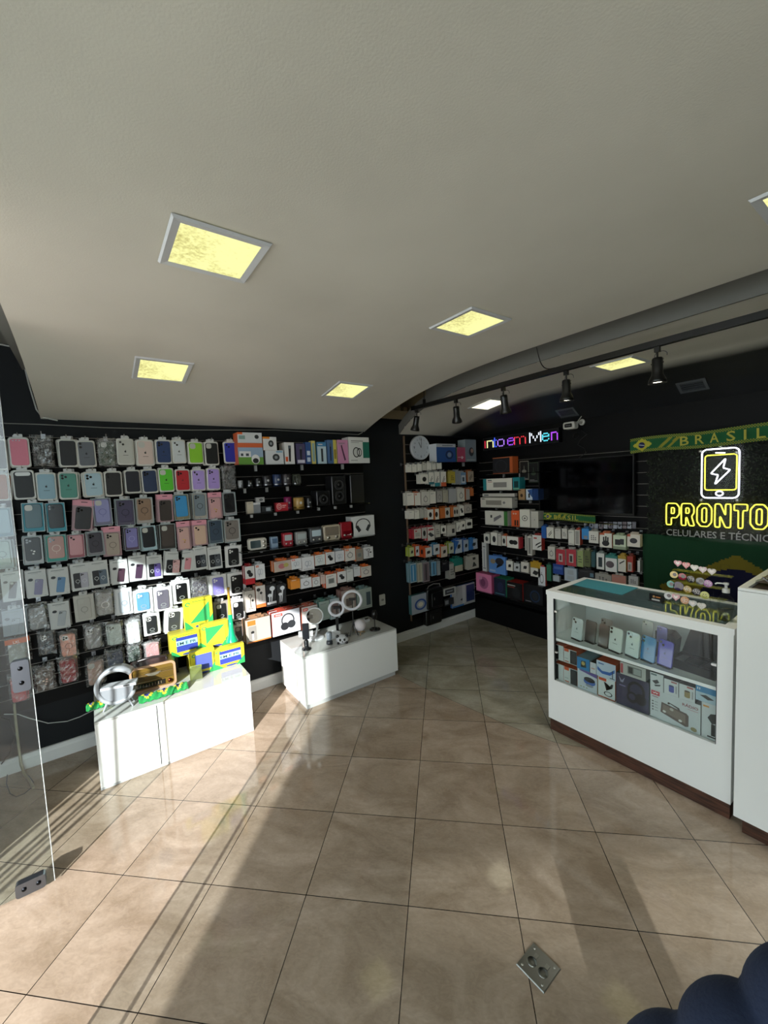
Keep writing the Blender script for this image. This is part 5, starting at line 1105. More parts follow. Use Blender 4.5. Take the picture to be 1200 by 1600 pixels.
for px, py in ((1094.5, 705), (1151, 707), (1125.5, 698), (1095.5, 781.5), (1152, 781.5)):
    g = G(); c = L0(px, py); g.lathe([(.001, -.01), (.012, -.01), (.013, -.006), (.013, .03)], mat('#c4c4c2', 'metal'), c=(c[0], 0, c[1]), ax='y', n=14); g.build('standoff_bolt', o)
# PRONTO
zb, zt = ony(1120, 823.5, NY).z, ony(1120, 787.5, NY).z
o = thing('neon_sign', 'glowing yellow outlined neon lettering reading PRONTO over the hedge', 'neon sign', (nx(1040, 805)[0], NY, zb)); HH = zt-zb
GL = dict(P=[[(0, 0), (0, 1), (.62, 1), (.8, .82), (.8, .5), (.62, .33), (.32, .33), (.32, 0)], [(.32, .8), (.32, .53), (.46, .53), (.5, .6), (.5, .74), (.46, .8)]],
          R=[[(0, 0), (0, 1), (.62, 1), (.8, .84), (.8, .58), (.66, .42), (.84, 0), (.52, 0), (.36, .36), (.3, .36), (.3, 0)], [(.3, .8), (.3, .56), (.45, .56), (.5, .62), (.5, .74), (.45, .8)]],
          O=[[(0, .2), (0, .8), (.22, 1), (.64, 1), (.86, .8), (.86, .2), (.64, 0), (.22, 0)], [(.3, .24), (.3, .76), (.4, .82), (.5, .82), (.56, .76), (.56, .24), (.5, .18), (.4, .18)]],
          N=[[(0, 0), (0, 1), (.3, 1), (.58, .5), (.58, 1), (.86, 1), (.86, 0), (.58, 0), (.28, .5), (.28, 0)]],
          T=[[(0, .74), (0, 1), (.92, 1), (.92, .74), (.62, .74), (.62, 0), (.3, 0), (.3, .74)]])
for ch, x0, x1 in (('P', 1041, 1064), ('R', 1064.5, 1088), ('O', 1089, 1115), ('N', 1117, 1145), ('T', 1147, 1171), ('O', 1172.5, 1204)):
    X0, X1 = nx(x0, 805)[0]-o.location.x, nx(x1, 805)[0]-o.location.x; ww = max(p[0] for p in GL[ch][0]); g = G()
    for P in GL[ch]: g.tube([(x, 0, z) for x, z in soft([(X0+p[0]/ww*(X1-X0-.012), p[1]*HH) for p in P], .2)], .0048, Y0, n=6, closed=True)
    g.build('neon_letter', o)
# sub-lettering
za, zb2 = ony(1120, 841.5, NY).z, ony(1120, 831, NY).z
o = thing('sign_lettering', 'grey flat lettering CELULARES E T\u00c9CNICA beneath the yellow neon', 'sign lettering', (nx(1041, 836)[0], NY, za))
g = G(); wfull = nx(1200, 838)[0]-nx(1041, 836)[0]
k = wfull/17.6*19.3
g.text('CELULARES E T\u00c9CNICA', 0, 0, zb2-za, 0, mat('#9b9b98', 'plastic'), wid=k); g.build('lettering', o)
g = G(); g.prism(rr(k/2, .12, k+.06, .30, .01), .012, .008, PLATE); g.build('acrylic_plate', o)
# big flag hanging behind the counter
fx0, fz1, fw_, fh = -1.56, ony(1100, 840, WY-.07).z, 1.28, .90
o = thing('hanging_flag', 'large green Brazilian flag with yellow lozenge hanging behind the counter', 'flag', (fx0, WY-.085, fz1-fh))
g = G(); NX, NZ = 96, 68; V = []
for i in range(NX+1):
    for j in range(NZ+1):
        u, v = i/NX, j/NZ
        V.append((fw_*u+.02*(1-v)*math.sin(v*4), -.012*math.sin(u*26+v*3)*(1.1-v)-.006*math.sin(u*57), fh*v))
cg, cy_, cb = mat('#0b3d22', 'cloth'), mat('#7a6c1a', 'cloth'), mat('#0e1038', 'cloth')
fcs = {0: [], 1: [], 2: []}
for i in range(NX):
    for j in range(NZ):
        u, v = (i+.5)/NX, (j+.5)/NZ; x, z = (u-.5)*20, (v-.5)*14
        c = 0
        if abs(x)/8.3+abs(z)/5.3 < 1: c = 1
        if x*x+z*z < 3.5**2: c = 2
        fcs[c].append((i*(NZ+1)+j, (i+1)*(NZ+1)+j, (i+1)*(NZ+1)+j+1, i*(NZ+1)+j+1))
for c, m in ((0, cg), (1, cy_), (2, cb)): g.add(V, fcs[c], m, True)
g.build('flag_cloth', o)
# security camera and wires
p = ony(894, 665, WY-.10)
o = thing('security_camera', 'small white security camera with dark lens beside the message sign', 'security camera', (p.x, WY, p.z))
g = G(); g.lathe([(.03, -.012), (.03, 0), (.02, .01)], mat('#c4c2bc', 'plastic'), c=(.05, -.001, .03), ax='y', n=18); g.tube([(.05, -.005, .03), (.04, -.07, .03), (.02, -.10, .01)], .012, mat('#c4c2bc', 'plastic')); g.build('wall_mount', o)
g = G(); g.bev(rr(-.01, 0, .12, .07, .02, 4), -.08, -.15, ('#cfcdc6', 'plastic'), .006); g.build('camera_body', o)
g = G(); g.prism(rr(-.012, 0, .075, .036, .008), -.15, -.153, ('#0c0d10', 'gloss')); [g.prism(ellp(-.03+.018*i, 0, .005, .005, 8), -.153, -.154, ('#8d9096', 'plastic')) for i in range(3)]; g.build('lens_window', o)
g = G(); g.tube([(.055, -.10, .03), (.085, -.08, .08)], .004, mat('#b9b7b0', 'plastic')); g.tube([(-.075, -.12, .0), (-.05, -.12, 0)], .004, mat('#b9b7b0', 'plastic')); g.build('antenna', o)
g = G(); pts = [(p.x+.05, WY-.028, p.z-.02)]+[(p.x+.06+.05*math.sin(i*1.7), WY-.030, p.z-.05-i*.045) for i in range(7)]
g.tube(pts, .003, mat('#0c0c0d', 'plastic')); g.tube([(p.x+.0+.03*math.cos(t), WY-.035, p.z-.1+.025*math.sin(t)) for t in lsp(0, 12, 30)], .003, mat('#0c0c0d', 'plastic')); tag(g.build('camera_cable'), 'coiled black cable under the small security camera', 'cable')

# products on the back slatwall: shelves
VY = SY-.17
def ybox(rows, dep=.1, base=None, where=''):
    for b, f_, t_, A, d_ in rows:
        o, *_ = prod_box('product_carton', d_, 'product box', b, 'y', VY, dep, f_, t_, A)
        if base is not None and b[3] >= base[0]: o.location.z = base[1]
def yz(px, py): return ony(px, py, VY).z
zz = yz(785, 740); shelf('black shelf with the orange-framed keyboard carton', 'y', SY, ony(762, 740, VY).x, ony(842, 740, VY).x, zz-.001, .2, nb=3)
ybox([((770, 714, 801, 741), '#15161a', '#a8522a', [('o', .42, .45, .3, .38, '#2e3138', .9), ('r', .86, 0, 1, 1, '#c06030'), ('r', 0, .95, 1, 1, '#b5673f'), ('r', 0, 0, 1, .05, '#9c4a26')], 'black headset carton framed in orange on the back slatwall')], base=(739, zz))
for b, col, d_ in (((812, 720, 826, 750), '#8f8c80', 'dark trident-mark gaming pack beside the orange-framed carton'), ((826, 722, 841, 754), '#3c4a3a', 'dark green-edged gaming pack near the television')):
    loc, W_, H_, rot = fit(b, 'y', SY-.08); o = thing('hanging_pack', d_, 'gaming pack', loc, rot)
    g = G(); g.box(-W_/2, 0, 0, W_/2, .03, H_, '#101113'); g.frame(rr(0, H_/2, W_, H_, .003), rr(0, H_/2, W_*.9, H_*.93, .003), 0, -.001, (col, 'card'))
    g.flat(ellp(0, H_*.45, W_*.26, H_*.1, 10), -.0008, col); g.prism([(-.003, H_*.5), (.003, H_*.5), (.003, H_*.75), (-.003, H_*.75)], 0, -.001, col); g.art(AR('foot'), W_, H_, 0); g.build('carton', o)
zz = yz(780, 766); shelf('black shelf with the white keyboard carton and teal carton', 'y', SY, ony(756, 765, VY).x, ony(814, 765, VY).x, zz-.001, .2, nb=2)
ybox([((760, 746, 800, 765), '#bdbbb2', '#8f3f3a', AR('kbd'), 'white keyboard carton with red print on upper shelf'), ((801, 745, 812, 765), '#1f7278', '#1a666c', [('r', .2, .2, .8, .7, '#12383c'), ('r', .1, .05, .9, .16, '#7fae8a')], 'teal upright carton at the end of the upper keyboard'), ((755, 747, 759.5, 765), '#1f7278', '#1a666c', [], 'narrow teal carton edge before the upper keyboard')], base=(765, zz))
zz = yz(776, 793); shelf('black shelf with the pair of stacked white keyboard cartons', 'y', SY, ony(750, 792, VY).x, ony(804, 792, VY).x, zz-.001, .2, nb=2)
ybox([((751, 776, 800, 792), '#aba89f', '#9c9a94', [('r', .18, .25, .68, .72, '#8a867d'), ('r', .04, .8, .14, .88, '#444'), ('e', .76, .5, .04, .12, '#777')], 'grey white keyboard carton, lower of the stacked pair')], base=(792, zz))
ybox([((754, 771, 804, 776), '#a5a39c', '#96948e', [('r', .05, .3, .2, .6, '#3a3f4a')], 'thin keyboard carton lying behind on the stacked pair')], dep=.05)
zz = yz(820, 781); shelf('short black shelf with the brown and navy cartons', 'y', SY, ony(807, 780, VY).x, ony(842, 780, VY).x, zz-.001, .2, nb=2)
ybox([((810, 764, 820, 781), '#8d7252', '#7a6246', [('e', .5, .4, .2, .16, '#3a2a1e')], 'brown kraft carton with dark oval'), ((822, 764, 832, 781), '#a9b5c2', '#27508f', [('p', [(.2, .9), (1, 1), (1, .2), (.6, .5)], '#27508f'), ('r', .35, .2, .6, .6, '#16202e')], 'white and blue carton beside the kraft carton'), ((833, 764, 841, 781), '#14305e', '#10264a', [], 'navy blue carton beside the television')], base=(781, zz))
zz = yz(800, 822); shelf('black shelf with two white device cartons and orange carton', 'y', SY, ony(756, 822, VY).x, ony(841, 822, VY).x, zz-.001, .2, nb=3)
ybox([((758, 799, 793, 822), '#b5b3ab', '#a5a39b', [('p', [(.4, .2), (.75, .6), (.7, .75), (.4, .5)], '#77757a'), ('r', .25, .5, .33, .7, '#3a3c3a'), ('r', .85, 0, 1, 1, '#3f7a3a')], 'white and green keyboard carton on the lowest shelf'), ((799, 797, 811, 822), '#b9512a', '#a84622', [('r', .4, .05, .6, .4, '#2a1a14'), ('r', .7, .05, .9, .4, '#2a1a14'), ('e', .3, .8, .1, .05, '#e0c8b8'), ('e', .6, .8, .1, .05, '#e0c8b8')], 'orange carton with two dark sticks'), ((812, 794, 828, 822), '#bcbab0', '#aaa89f', [('o', .5, .5, .28, .16, '#4a4a48', .8), ('r', .42, .46, .58, .54, '#4a4a48')], 'white carton with round speaker mark'), ((829.5, 796, 841, 822), '#a5a39a', '#96948c', [('r', .45, .45, .55, .52, '#777')], 'plain greyish white carton beside the round-mark carton')], base=(820, zz))
MW = [((756, 834, 765, 849), '#b5b3ab', '#9c9a92', AR('mouse'), 'first computer mouse'), ((767, 832, 777, 852), '#bcbab2', '#a8a69e', AR('mouse'), 'second computer mouse'), ((778, 834, 783, 853), '#a5a39b', '#96948c', AR('lines'), 'narrow white'), ((784, 837, 791, 853), '#b5b3ab', '#c05a2a', AR('mouse'), 'orange-topped mouse'), ((820, 836, 823, 860), '#8f8d88', '#7c7a76', [], 'very thin grey'), ((824, 838, 831, 868), '#bab8b0', '#a09e96', AR('stick', '#a5a39b', '#3c3c3c'), 'tall white stick'), ((832, 836, 846, 860), '#b9b7b2', '#a2332e', [('r', .15, .75, .5, .85, '#b8433a'), ('p', [(.3, .25), (.9, .5), (.95, .6), (.4, .4)], '#222'), ('p', [(.5, .12), (1, .3), (1, .4), (.6, .25)], '#222')], 'red-cornered adapter')]
hang(MW, 'y', SY-.16, 'pack on the mouse row of the back slatwall', 'packs hanging on the back slatwall', wallv=SY, depth=.03, extra=1)
o, loc, W_, H_ = prod_box('product_carton', 'white and red carton with black game controller picture', 'controller box', (792, 838, 812, 857), 'y', SY-.19, .06, '#c0beb6', '#8a8880', AR('pad')+[('r', .9, 0, 1, 1, '#a02a34')], side='#a02a34')
hook(loc[0], loc[2]+H_+.004, 'y', SY, .19, 'peg hook of the game controller carton')
o, loc, W_, H_ = prod_box('product_carton', 'tall narrow white carton standing in the corner of the back wall', 'narrow box', (753.5, 848, 760, 893), 'y', SY-.13, .05, '#a9aaa8', '#8d8e8c', [('r', .2, .1, .8, .13, '#555'), ('r', .2, .85, .8, .88, '#555'), ('r', .4, .15, .6, .8, '#8f969c')])
LW = [((764, 868, 790, 898), '#4a72a8', '#3a62a0', [('e', .25, .68, .16, .14, '#8d7f6a'), ('e', .65, .72, .25, .2, '#2a2a33'), ('p', [(.45, .3), (.85, .55), (.7, .6), (.5, .5)], '#15181e'), ('r', .05, .08, .4, .2, '#9ab0d0')], 'large blue gaming carton'), ((791, 876, 801, 892), '#bab8b0', '#9c9a92', AR('bird'), 'slanted white clip'), ((803, 880, 812, 893), '#a5a8a8', '#6a7272', AR('bird+lines'), 'small silver clip'), ((814, 878, 826, 895), '#b5b1a8', '#9a968e', AR('bird'), 'white flower-shaped clip'), ((829, 878, 844, 902), '#b5b3ac', '#b8922a', [('r', 0, .6, 1, 1, '#b8922a'), ('p', [(.2, .2), (.6, .1), (.9, .35), (.4, .45)], '#2a2a2a')], 'yellow-headed adapter'), ((841, 885, 852, 920), '#b3b5b8', '#a8443c', AR('cable'), 'long red-topped white cable pack'), ((854, 882, 861, 908), '#2a5c48', '#24503e', [], 'dark green upright'), ((864, 881, 880, 898), '#1f3a78', '#1a3068', [('r', .1, .5, .9, .75, '#4a6aa8')], 'navy card')]
hang(LW, 'y', SY-.15, 'on the low back wall row', 'packs hanging on the back slatwall', wallv=SY, depth=.03, extra=0)
zz = yz(790, 930); shelf('black shelf with the pink carton and gaming headsets near the floor', 'y', SY, -3.42, ony(852, 935, VY).x, zz-.012, .22, nb=3)
for b, f_, t_, A, d_ in [((744, 897, 768, 928), '#b56a8a', '#a24a6c', [('e', .5, .5, .3, .34, '#a45a80'), ('e', .45, .5, .16, .22, '#7a3f62'), ('e', .3, .75, .12, .1, '#c98aa6')], 'pink carton with a rosy swirl print in the wall corner'), ((772, 901, 790, 930), '#1a1f30', '#2a7a5c', [('e', .55, .5, .25, .3, '#2c3350'), ('r', .1, .08, .9, .14, '#4a7a8a')], 'dark carton with green top beside the pink carton'), ((792, 903, 816, 932), '#0e0f12', '#8c2420', [('r', .05, .78, .55, .84, '#b9b9b4'), ('r', .05, .68, .5, .72, '#a83a30'), ('e', .6, .4, .26, .3, '#1e2024')], 'black carton with red top and pale writing'), ((818, 905, 848, 938), '#0c0d10', '#131418', [('o', .6, .42, .26, .32, '#1c3350', .75), ('e', .6, .42, .15, .2, '#23272d'), ('r', .1, .08, .4, .12, '#8a8d90')], 'black gaming headset carton with blue ring')]:
    o, *_ = prod_box('product_carton', d_, 'headset box', b, 'y', SY-.2, .16, f_, t_, A); o.location.z = zz-.0108
R1 = [((846, 822, 853, 841), '#1f4f8f', '#1a4480', [], 'tall blue card'), ((854, 824, 865, 841), '#b9b7af', '#9c9a92', AR('dcable'), 'white cable adapter'), ((867, 826, 876, 842), '#a9a7a0', '#96948c', AR('lines'), 'white blister'), ((878, 826, 886, 842), '#a9a7a0', '#96948c', AR('dots'), 'second white blister'), ((888, 828, 897, 852), '#b5b3ab', '#a09e96', AR('lines+foot'), 'long white'), ((898, 828, 906, 852), '#b5b3ab', '#a8432e', AR('stick', '#a5a39c', '#8b8984'), 'red-topped long white'), ((909, 826, 920, 843), '#2f76ae', '#2a6a9e', [('r', .3, .05, .8, .35, '#8a9098')], 'bright blue card'), ((920, 830, 935, 849), '#b3b1a9', '#9c9a92', AR('dots'), 'tilted white parts'), ((937, 833, 956, 856), '#bab8ae', '#b0623a', [('r', 0, .88, .4, 1, '#b85a38'), ('e', .5, .3, .3, .2, '#1e1f22'), ('r', .28, .3, .4, .75, '#1e1f22'), ('r', .45, .3, .58, .8, '#1e1f22'), ('r', .62, .3, .74, .74, '#1e1f22')], 'white black-glove box'), ((958, 836, 978, 859), '#a9b39c', '#8a9a7a', [('r', .15, .3, .55, .7, '#22242a'), ('r', .55, .35, .85, .75, '#2c2e36'), ('r', .0, 0, 1, .2, '#8f9c82')], 'green edged twin charger box'), ((980, 835, 1000, 855), '#bbb4a9', '#c4b6a4', [('r', 0, .82, .25, 1, '#b5553a'), ('e', .5, .5, .3, .22, '#2a2a30')], 'cream dark-camera box')]
R2 = [((856, 854, 867, 874), '#aaa79f', '#96938c', AR('cable'), 'pale'), ((869, 858, 883, 883), '#96303a', '#a8a4a0', [('r', .28, .2, .72, .72, '#b5b0aa'), ('r', .38, .3, .6, .6, '#6d3a40')], 'first red rounded'), ((885, 858, 900, 885), '#96303a', '#a8a4a0', [('r', .28, .2, .72, .72, '#b5b0aa'), ('r', .36, .25, .62, .62, '#3a3234')], 'second red rounded'), ((902, 860, 911, 886), '#7f8a5c', '#a9aa96', AR('dots'), 'olive green'), ((913, 860, 922, 886), '#4f5636', '#8a8c6e', AR('dots'), 'dark olive'), ((924, 862, 930, 886), '#1f4448', '#1a3a3e', [], 'deep teal'), ((932, 864, 944, 890), '#b5b6b2', '#7f8a86', [('r', .25, .15, .75, .75, '#1f3238')], 'white with dark window'), ((946, 868, 964, 894), '#b9bbb9', '#2c8078', [('r', 0, .85, 1, 1, '#2c8078'), ('e', .4, .45, .36, .22, '#5a4f56')], 'teal-topped grey-glove box'), ((965.5, 868, 978, 894), '#b5b3a9', '#b08f2a', [('r', 0, .8, 1, 1, '#b08f2a'), ('p', [(.2, .45), (.8, .65), (.85, .75), (.2, .55)], '#3a3a3a')], 'yellow-topped'), ((980, 869, 989, 894), '#8c2c20', '#84301f', [('r', .1, .05, .8, .62, '#b5b0a8'), ('r', .3, .15, .6, .5, '#7d7a76')], 'dark red upright'), ((996, 876, 1000, 894), '#b5b5b2', '#999', [], 'thin white')]
R3 = [((864, 899, 874, 909), '#8f979c', '#7c8488', AR('lines'), 'small grey card'), ((882, 887, 901, 909), '#8f9aa2', '#6f8496', [('r', .2, .1, .8, .4, '#aab2b8'), ('r', .25, .5, .75, .85, '#a4acb2')], 'clear silver'), ((904, 889, 928, 906), '#15161a', '#1c1d22', [('r', .75, .3, .98, .7, '#5a7a8c'), ('r', .1, .75, .6, .8, '#4a4c50')], 'black wide'), ((930, 896, 955, 912), '#7f7d78', '#8c8a84', AR('dots'), 'grey speckled'), ((956, 898, 978, 914), '#96665a', '#a8a29a', AR('lines'), 'reddish brown'), ((982, 900, 997, 916), '#9c9c9c', '#8a8a8a', AR('dots'), 'crinkled silver')]
for rows, nm in ((R1, 'on the first row below the television'), (R2, 'on the second row below the television'), (R3, 'on the third row below the television')):
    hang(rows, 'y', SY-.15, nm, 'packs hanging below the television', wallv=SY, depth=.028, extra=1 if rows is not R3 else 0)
for i in range(11):
    b = (921+i*7.4, 815.5, 926.8+i*7.4, 826)
    loc, W_, H_, rot = fit(b, 'y', SY-.06)
    if i == 10: continue
    o = thing('hanging_pack', '%s from the television middle of the silvery clear packs right under the screen' % ORD[i+1], 'clear pack', loc, rot, 'silvery clear packs under the television')
    g = G(); g.box(-W_/2, 0, 0, W_/2, .004, H_, (['#b9bdcc', '#aeb2c0', '#8f7f86', '#c4c8d4', '#6d6a78'][i % 5], 'card')); g.art(AR(['bird', 'lines', 'mouse', 'cable'][i % 4]), W_, H_, 0); g.build('card', o)
    bag(o, W_*1.02, H_*1.05, seed=i)
#@@PART4@@
# ================================================================ GLASS DISPLAY COUNTER
wl = mat('#e9ebe9', 'plastic'); wn = mat('#d9dcda', 'plastic')
CX0, CX1, CY0, CY1, CZ = -1.603, -.592, 2.502, 3.0, 1.0
WX0, WX1, WZ0, WZ1, SZ_ = -1.556, -.655, .372, .950, .668
o = thing('display_counter', 'white glass-fronted shop counter filled with boxes and phones', 'counter', (CX0, CY0, 0)); W_, D_ = CX1-CX0, CY1-CY0
a, b2 = WX0-CX0, WX1-CX0
g = G(); g.box(0, 0, .082, W_, .018, WZ0, wl); g.build('front_panel', o)
g = G(); g.box(0, 0, WZ0, a, .018, CZ-.004, wl); g.build('corner_post', o)
g = G(); g.box(b2, 0, WZ0, W_, .018, CZ-.004, wl); g.build('corner_post', o)
g = G(); g.box(a, 0, WZ1, b2, .018, CZ-.004, wl); g.build('top_rail', o)
g = G(); g.box(0, .018, .082, .018, D_, CZ-.004, wl); g.build('side_panel', o)
g = G(); g.box(W_-.018, .018, .082, W_, D_, CZ-.004, wl); g.build('side_panel', o)
g = G(); g.box(.018, D_-.018, .082, W_-.018, D_, CZ-.03, wl); g.build('back_panel', o)
g = G(); g.box(.018, .02, WZ0-.03, W_-.018, D_-.02, WZ0-.006, wl); g.build('bottom_shelf', o)
g = G(); g.box(.018, .02, SZ_-.018, W_-.018, D_-.02, SZ_, wl); g.build('middle_shelf', o)
g = G(); TW = .045
g.box(-.004, -.004, CZ-.03, W_+.004, TW, CZ, wl); g.box(-.004, D_-TW, CZ-.03, W_+.004, D_+.004, CZ, wl); g.box(-.004, TW, CZ-.03, TW, D_-TW, CZ, wl); g.box(W_-TW, TW, CZ-.03, W_+.004, D_-TW, CZ, wl); g.build('top_frame', o)
g = G(); g.box(TW, TW, CZ-.008, W_-TW, D_-TW, CZ-.002, GLASS_TOP); g.build('glass_top', o)
g = G(); g.box(a-.004, .0185, WZ0-.004, b2+.004, .0225, WZ1+.004, GLASS); g.build('glass_front', o)
g = G(); g.box(a, .003, WZ0, a+.006, .018, WZ1, ('#1b1d1f', 'rubber')); g.box(b2-.004, .003, WZ0, b2, .018, WZ1, ('#1b1d1f', 'rubber')); g.build('glass_seal', o)
for x, z in ((a+.008, WZ1-.09), (a+.008, WZ0+.20), (b2-.012, WZ1-.16)):
    g = G(); g.prism(rr(x, z, .03, .012, .004), .016, .004, ('#d5d5d3', 'metal')); g.build('glass_clip', o)
def wood():
    m = bpy.data.materials.new('dark_walnut'); m.use_nodes = True; t = m.node_tree; n = t.nodes; b = n['Principled BSDF']
    tc = n.new('ShaderNodeTexCoord'); mp = n.new('ShaderNodeMapping'); mp.inputs['Scale'].default_value = (1.2, 1.2, 14); no = n.new('ShaderNodeTexNoise'); no.inputs['Scale'].default_value = 7; no.inputs['Detail'].default_value = 6
    r = n.new('ShaderNodeValToRGB'); r.color_ramp.elements[0].color = lin('#2e1a12')+(1,); r.color_ramp.elements[1].color = lin('#5a3829')+(1,); r.color_ramp.elements[0].position = .35; r.color_ramp.elements[1].position = .65
    t.links.new(tc.outputs['Object'], mp.inputs[0]); t.links.new(mp.outputs[0], no.inputs['Vector']); t.links.new(no.outputs['Fac'], r.inputs[0]); t.links.new(r.outputs[0], b.inputs['Base Color']); b.inputs['Roughness'].default_value = .4
    return m
WOOD = wood()
g = G(); g.box(.012, .004, 0, W_-.004, D_-.03, .08, WOOD); g.build('plinth', o)
# contents of the lower shelf
BZ = WZ0-.0055
def inb(b, y, face, top, A, d_, dep=.16, z=None, c_='product box', name='product_carton'):
    o, loc, W_, H_ = prod_box(name, d_, c_, b, 'y', y, dep, face, top, A, fitk=1.0)
    if z is not None: o.location.z = z
    return o, H_
YF = CY0+.036
SPK = [('r', .0, .04, .45, .96, '#1c1e22'), ('e', .22, .5, .18, .42, '#2b2e33'), ('r', .55, .08, .9, .14, '#b5563a'), ('r', .55, .3, .8, .34, '#8f9496'), ('r', .55, .5, .75, .54, '#8f9496')]
SPL = [('r', .5, .04, 1, .96, '#1c1e22'), ('e', .76, .5, .2, .42, '#2b2e33'), ('r', .08, .08, .4, .14, '#b5563a'), ('r', .08, .3, .35, .34, '#8f9496'), ('r', .05, .8, .4, 1, '#c9562e')]
h1 = fit((866, 1037, 880, 1068), 'y', YF)[2]
inb((866.5, 1037, 880.5, 1067), YF, '#c9ccca', '#c9562e', SPK[:2], 'lower speaker carton with black cylinder picture at the glass edge', z=BZ)
inb((881, 1043, 902, 1076), YF, '#c9ccca', '#c9562e', SPL, 'lower speaker carton with orange corner beside the bowl carton', z=BZ)
inb((866.5, 1008, 880.5, 1036), YF, '#c9ccca', '#c9562e', SPK[:2], 'upper speaker carton with black cylinder picture at the glass edge', z=BZ+.143)
inb((881, 1014, 901, 1043), YF, '#c9ccca', '#c9562e', SPL, 'upper speaker carton with orange lid beside the blue carton', z=BZ+.143)
_, hb = inb((902.5, 1048, 933, 1090), YF, '#c4c9cf', '#c9a23a', [('e', .62, .5, .3, .18, '#3f62a8'), ('e', .62, .6, .28, .13, '#22252a'), ('e', .62, .3, .2, .07, '#8d9299'), ('p', [(.1, .95), (1, .8), (1, 1), (.1, 1)], '#6a5a9a'), ('r', .15, .12, .22, .17, '#8a8f55'), ('r', .3, .12, .37, .17, '#8a8f55'), ('r', .45, .12, .52, .17, '#8a8f55')], 'grey white carton with blue spinning bowl picture', z=BZ)
inb((901.5, 1021, 921, 1046), YF, '#2b7bb0', '#7fa9b5', [('p', [(.3, .2), (.75, .25), (.7, .8), (.35, .75)], '#3a4038'), ('e', .5, .55, .14, .16, '#b5a262')], 'small blue carton with gadget picture on the bowl carton', z=BZ+hb+.0005)
_, hc = inb((934.5, 1058, 961, 1099), YF, '#cfd2d1', '#c9562e', [('r', .05, .84, .5, .98, '#c9502e'), ('p', [(.35, .8), (.45, .8), (.55, .5), (.85, .6), (.9, .8), (.8, .8), (.5, .4)], '#1c1e21'), ('o', .6, .25, .25, .12, '#1c1e21', .75), ('r', 0, 0, 1, .05, '#c9502e')], 'white and orange carton with black car phone holder picture', z=BZ)
inb((932, 1028, 962, 1063), YF, '#b9c4d2', '#c9562e', [('p', [(.05, .62), (.3, .4), (.7, .45), (.95, .7), (.95, .5), (.7, .25), (.3, .22), (.05, .4)], '#2d5fa8'), ('r', .82, .1, .86, .6, '#15181d'), ('r', .7, .08, .95, .12, '#15181d'), ('r', .1, .8, .4, .88, '#4a6a9a')], 'pale blue lamp carton with dark blue wave', z=BZ+hc+.0005)
inb((922, 1030, 931.5, 1050), YF, '#c4c6ca', '#1c1e21', [('r', .2, .4, .8, .5, '#b58a7a')], 'narrow white carton between the blue carton and lamp carton', z=BZ+hb+.0005)
HE = [('o', .62, .6, .27, .3, '#0a090e', .72), ('e', .5, .36, .17, .18, '#0d0c12'), ('e', .76, .38, .17, .18, '#121018'), ('e', .5, .38, .1, .1, '#3a3650'), ('p', [(.08, .92), (.18, .8), (.28, .92), (.22, .74), (.14, .74)], '#8f90a8'), ('r', .1, .62, .3, .66, '#6f6a90'), ('t', 'LEHOT', .62, .06, .08, '#3f8f8a', .3)]
_, hh_ = inb((963, 1056, 1014, 1124), YF, '#33304a', '#1f4a48', HE[:-1], 'large dark purple headset carton in the middle of the lower shelf', z=BZ, c_='headset box')
inb((969, 1034, 1009, 1066), YF, '#b5b3ae', '#8d8b86', [('r', .02, .1, .12, .9, '#a8434a'), ('r', .3, .2, .85, .85, '#6f6f6c'), ('r', .34, .3, .5, .78, '#2b2b2b'), ('r', .54, .3, .82, .78, '#9aa09c')], 'white and red clock radio carton on the dark headset carton', z=BZ+hh_+.0005)
RD = [('r', .02, .82, .2, .97, '#b82f3a'), ('p', [(.04, .93), (.08, .86), (.11, .91), (.14, .86), (.18, .93), (.14, .9), (.11, .94), (.08, .9)], '#e8e0e0'), ('r', .04, .75, .17, .78, '#a06a70'),
      ('p', [(.22, .3), (.24, .66), (.74, .56), (.78, .5), (.78, .14), (.72, .1)], '#5a4a42'), ('p', [(.26, .36), (.27, .6), (.72, .5), (.72, .2)], '#7a6a5e'), ('e', .3, .36, .035, .04, '#d8d4cc'), ('e', .62, .24, .035, .04, '#d8d4cc'), ('e', .45, .52, .04, .05, '#b5aca0'), ('p', [(.36, .68), (.38, .74), (.6, .66), (.62, .58), (.58, .58), (.56, .62), (.41, .7), (.4, .66)], '#3a302b'),
      ('t', 'R\u00c1DIO', .66, .8, .09, '#8a2a30', .3), ('r', .76, .73, .96, .745, '#b5787c'), ('e', .88, .12, .06, .07, '#8f8358')] + [('e', .06, .3+.1*i, .02, .025, '#4a4a4c') for i in range(4)] + [('r', .1, .29+.1*i, .17, .31+.1*i, '#8a8a8c') for i in range(4)]
_, hr = inb((1016, 1083, 1094.5, 1158), YF, '#c6c9ca', '#a9abac', RD, 'large white radio carton lettered RADIO with brown vintage radio picture', z=BZ, c_='radio box')
for b, A, d_ in (((1016, 1053, 1036.5, 1086), [('r', .05, .85, .5, .95, '#5a6a6a'), ('p', [(.15, .5), (.55, .65), (.7, .5), (.4, .35)], '#26282b'), ('p', [(.3, .3), (.8, .4), (.75, .3), (.4, .22)], '#26282b')], 'small white carton with black power adapter picture'),
                 ((1037.5, 1062, 1060, 1093), AR('cyl', '#3a4a9a', '#252c60')+[('r', .5, .85, .9, .95, '#9a5a5a')], 'small white carton with blue mini speaker picture'),
                 ((1061, 1068, 1086, 1100), AR('cyl', '#8d7a4a', '#4a3c20')+[('r', .5, .85, .9, .95, '#a84a44')], 'small white carton with gold mini speaker picture')):
    inb(b, YF, '#c9cbcb', '#2a2a2c', A, d_, z=BZ+hr+.0005, dep=.12)
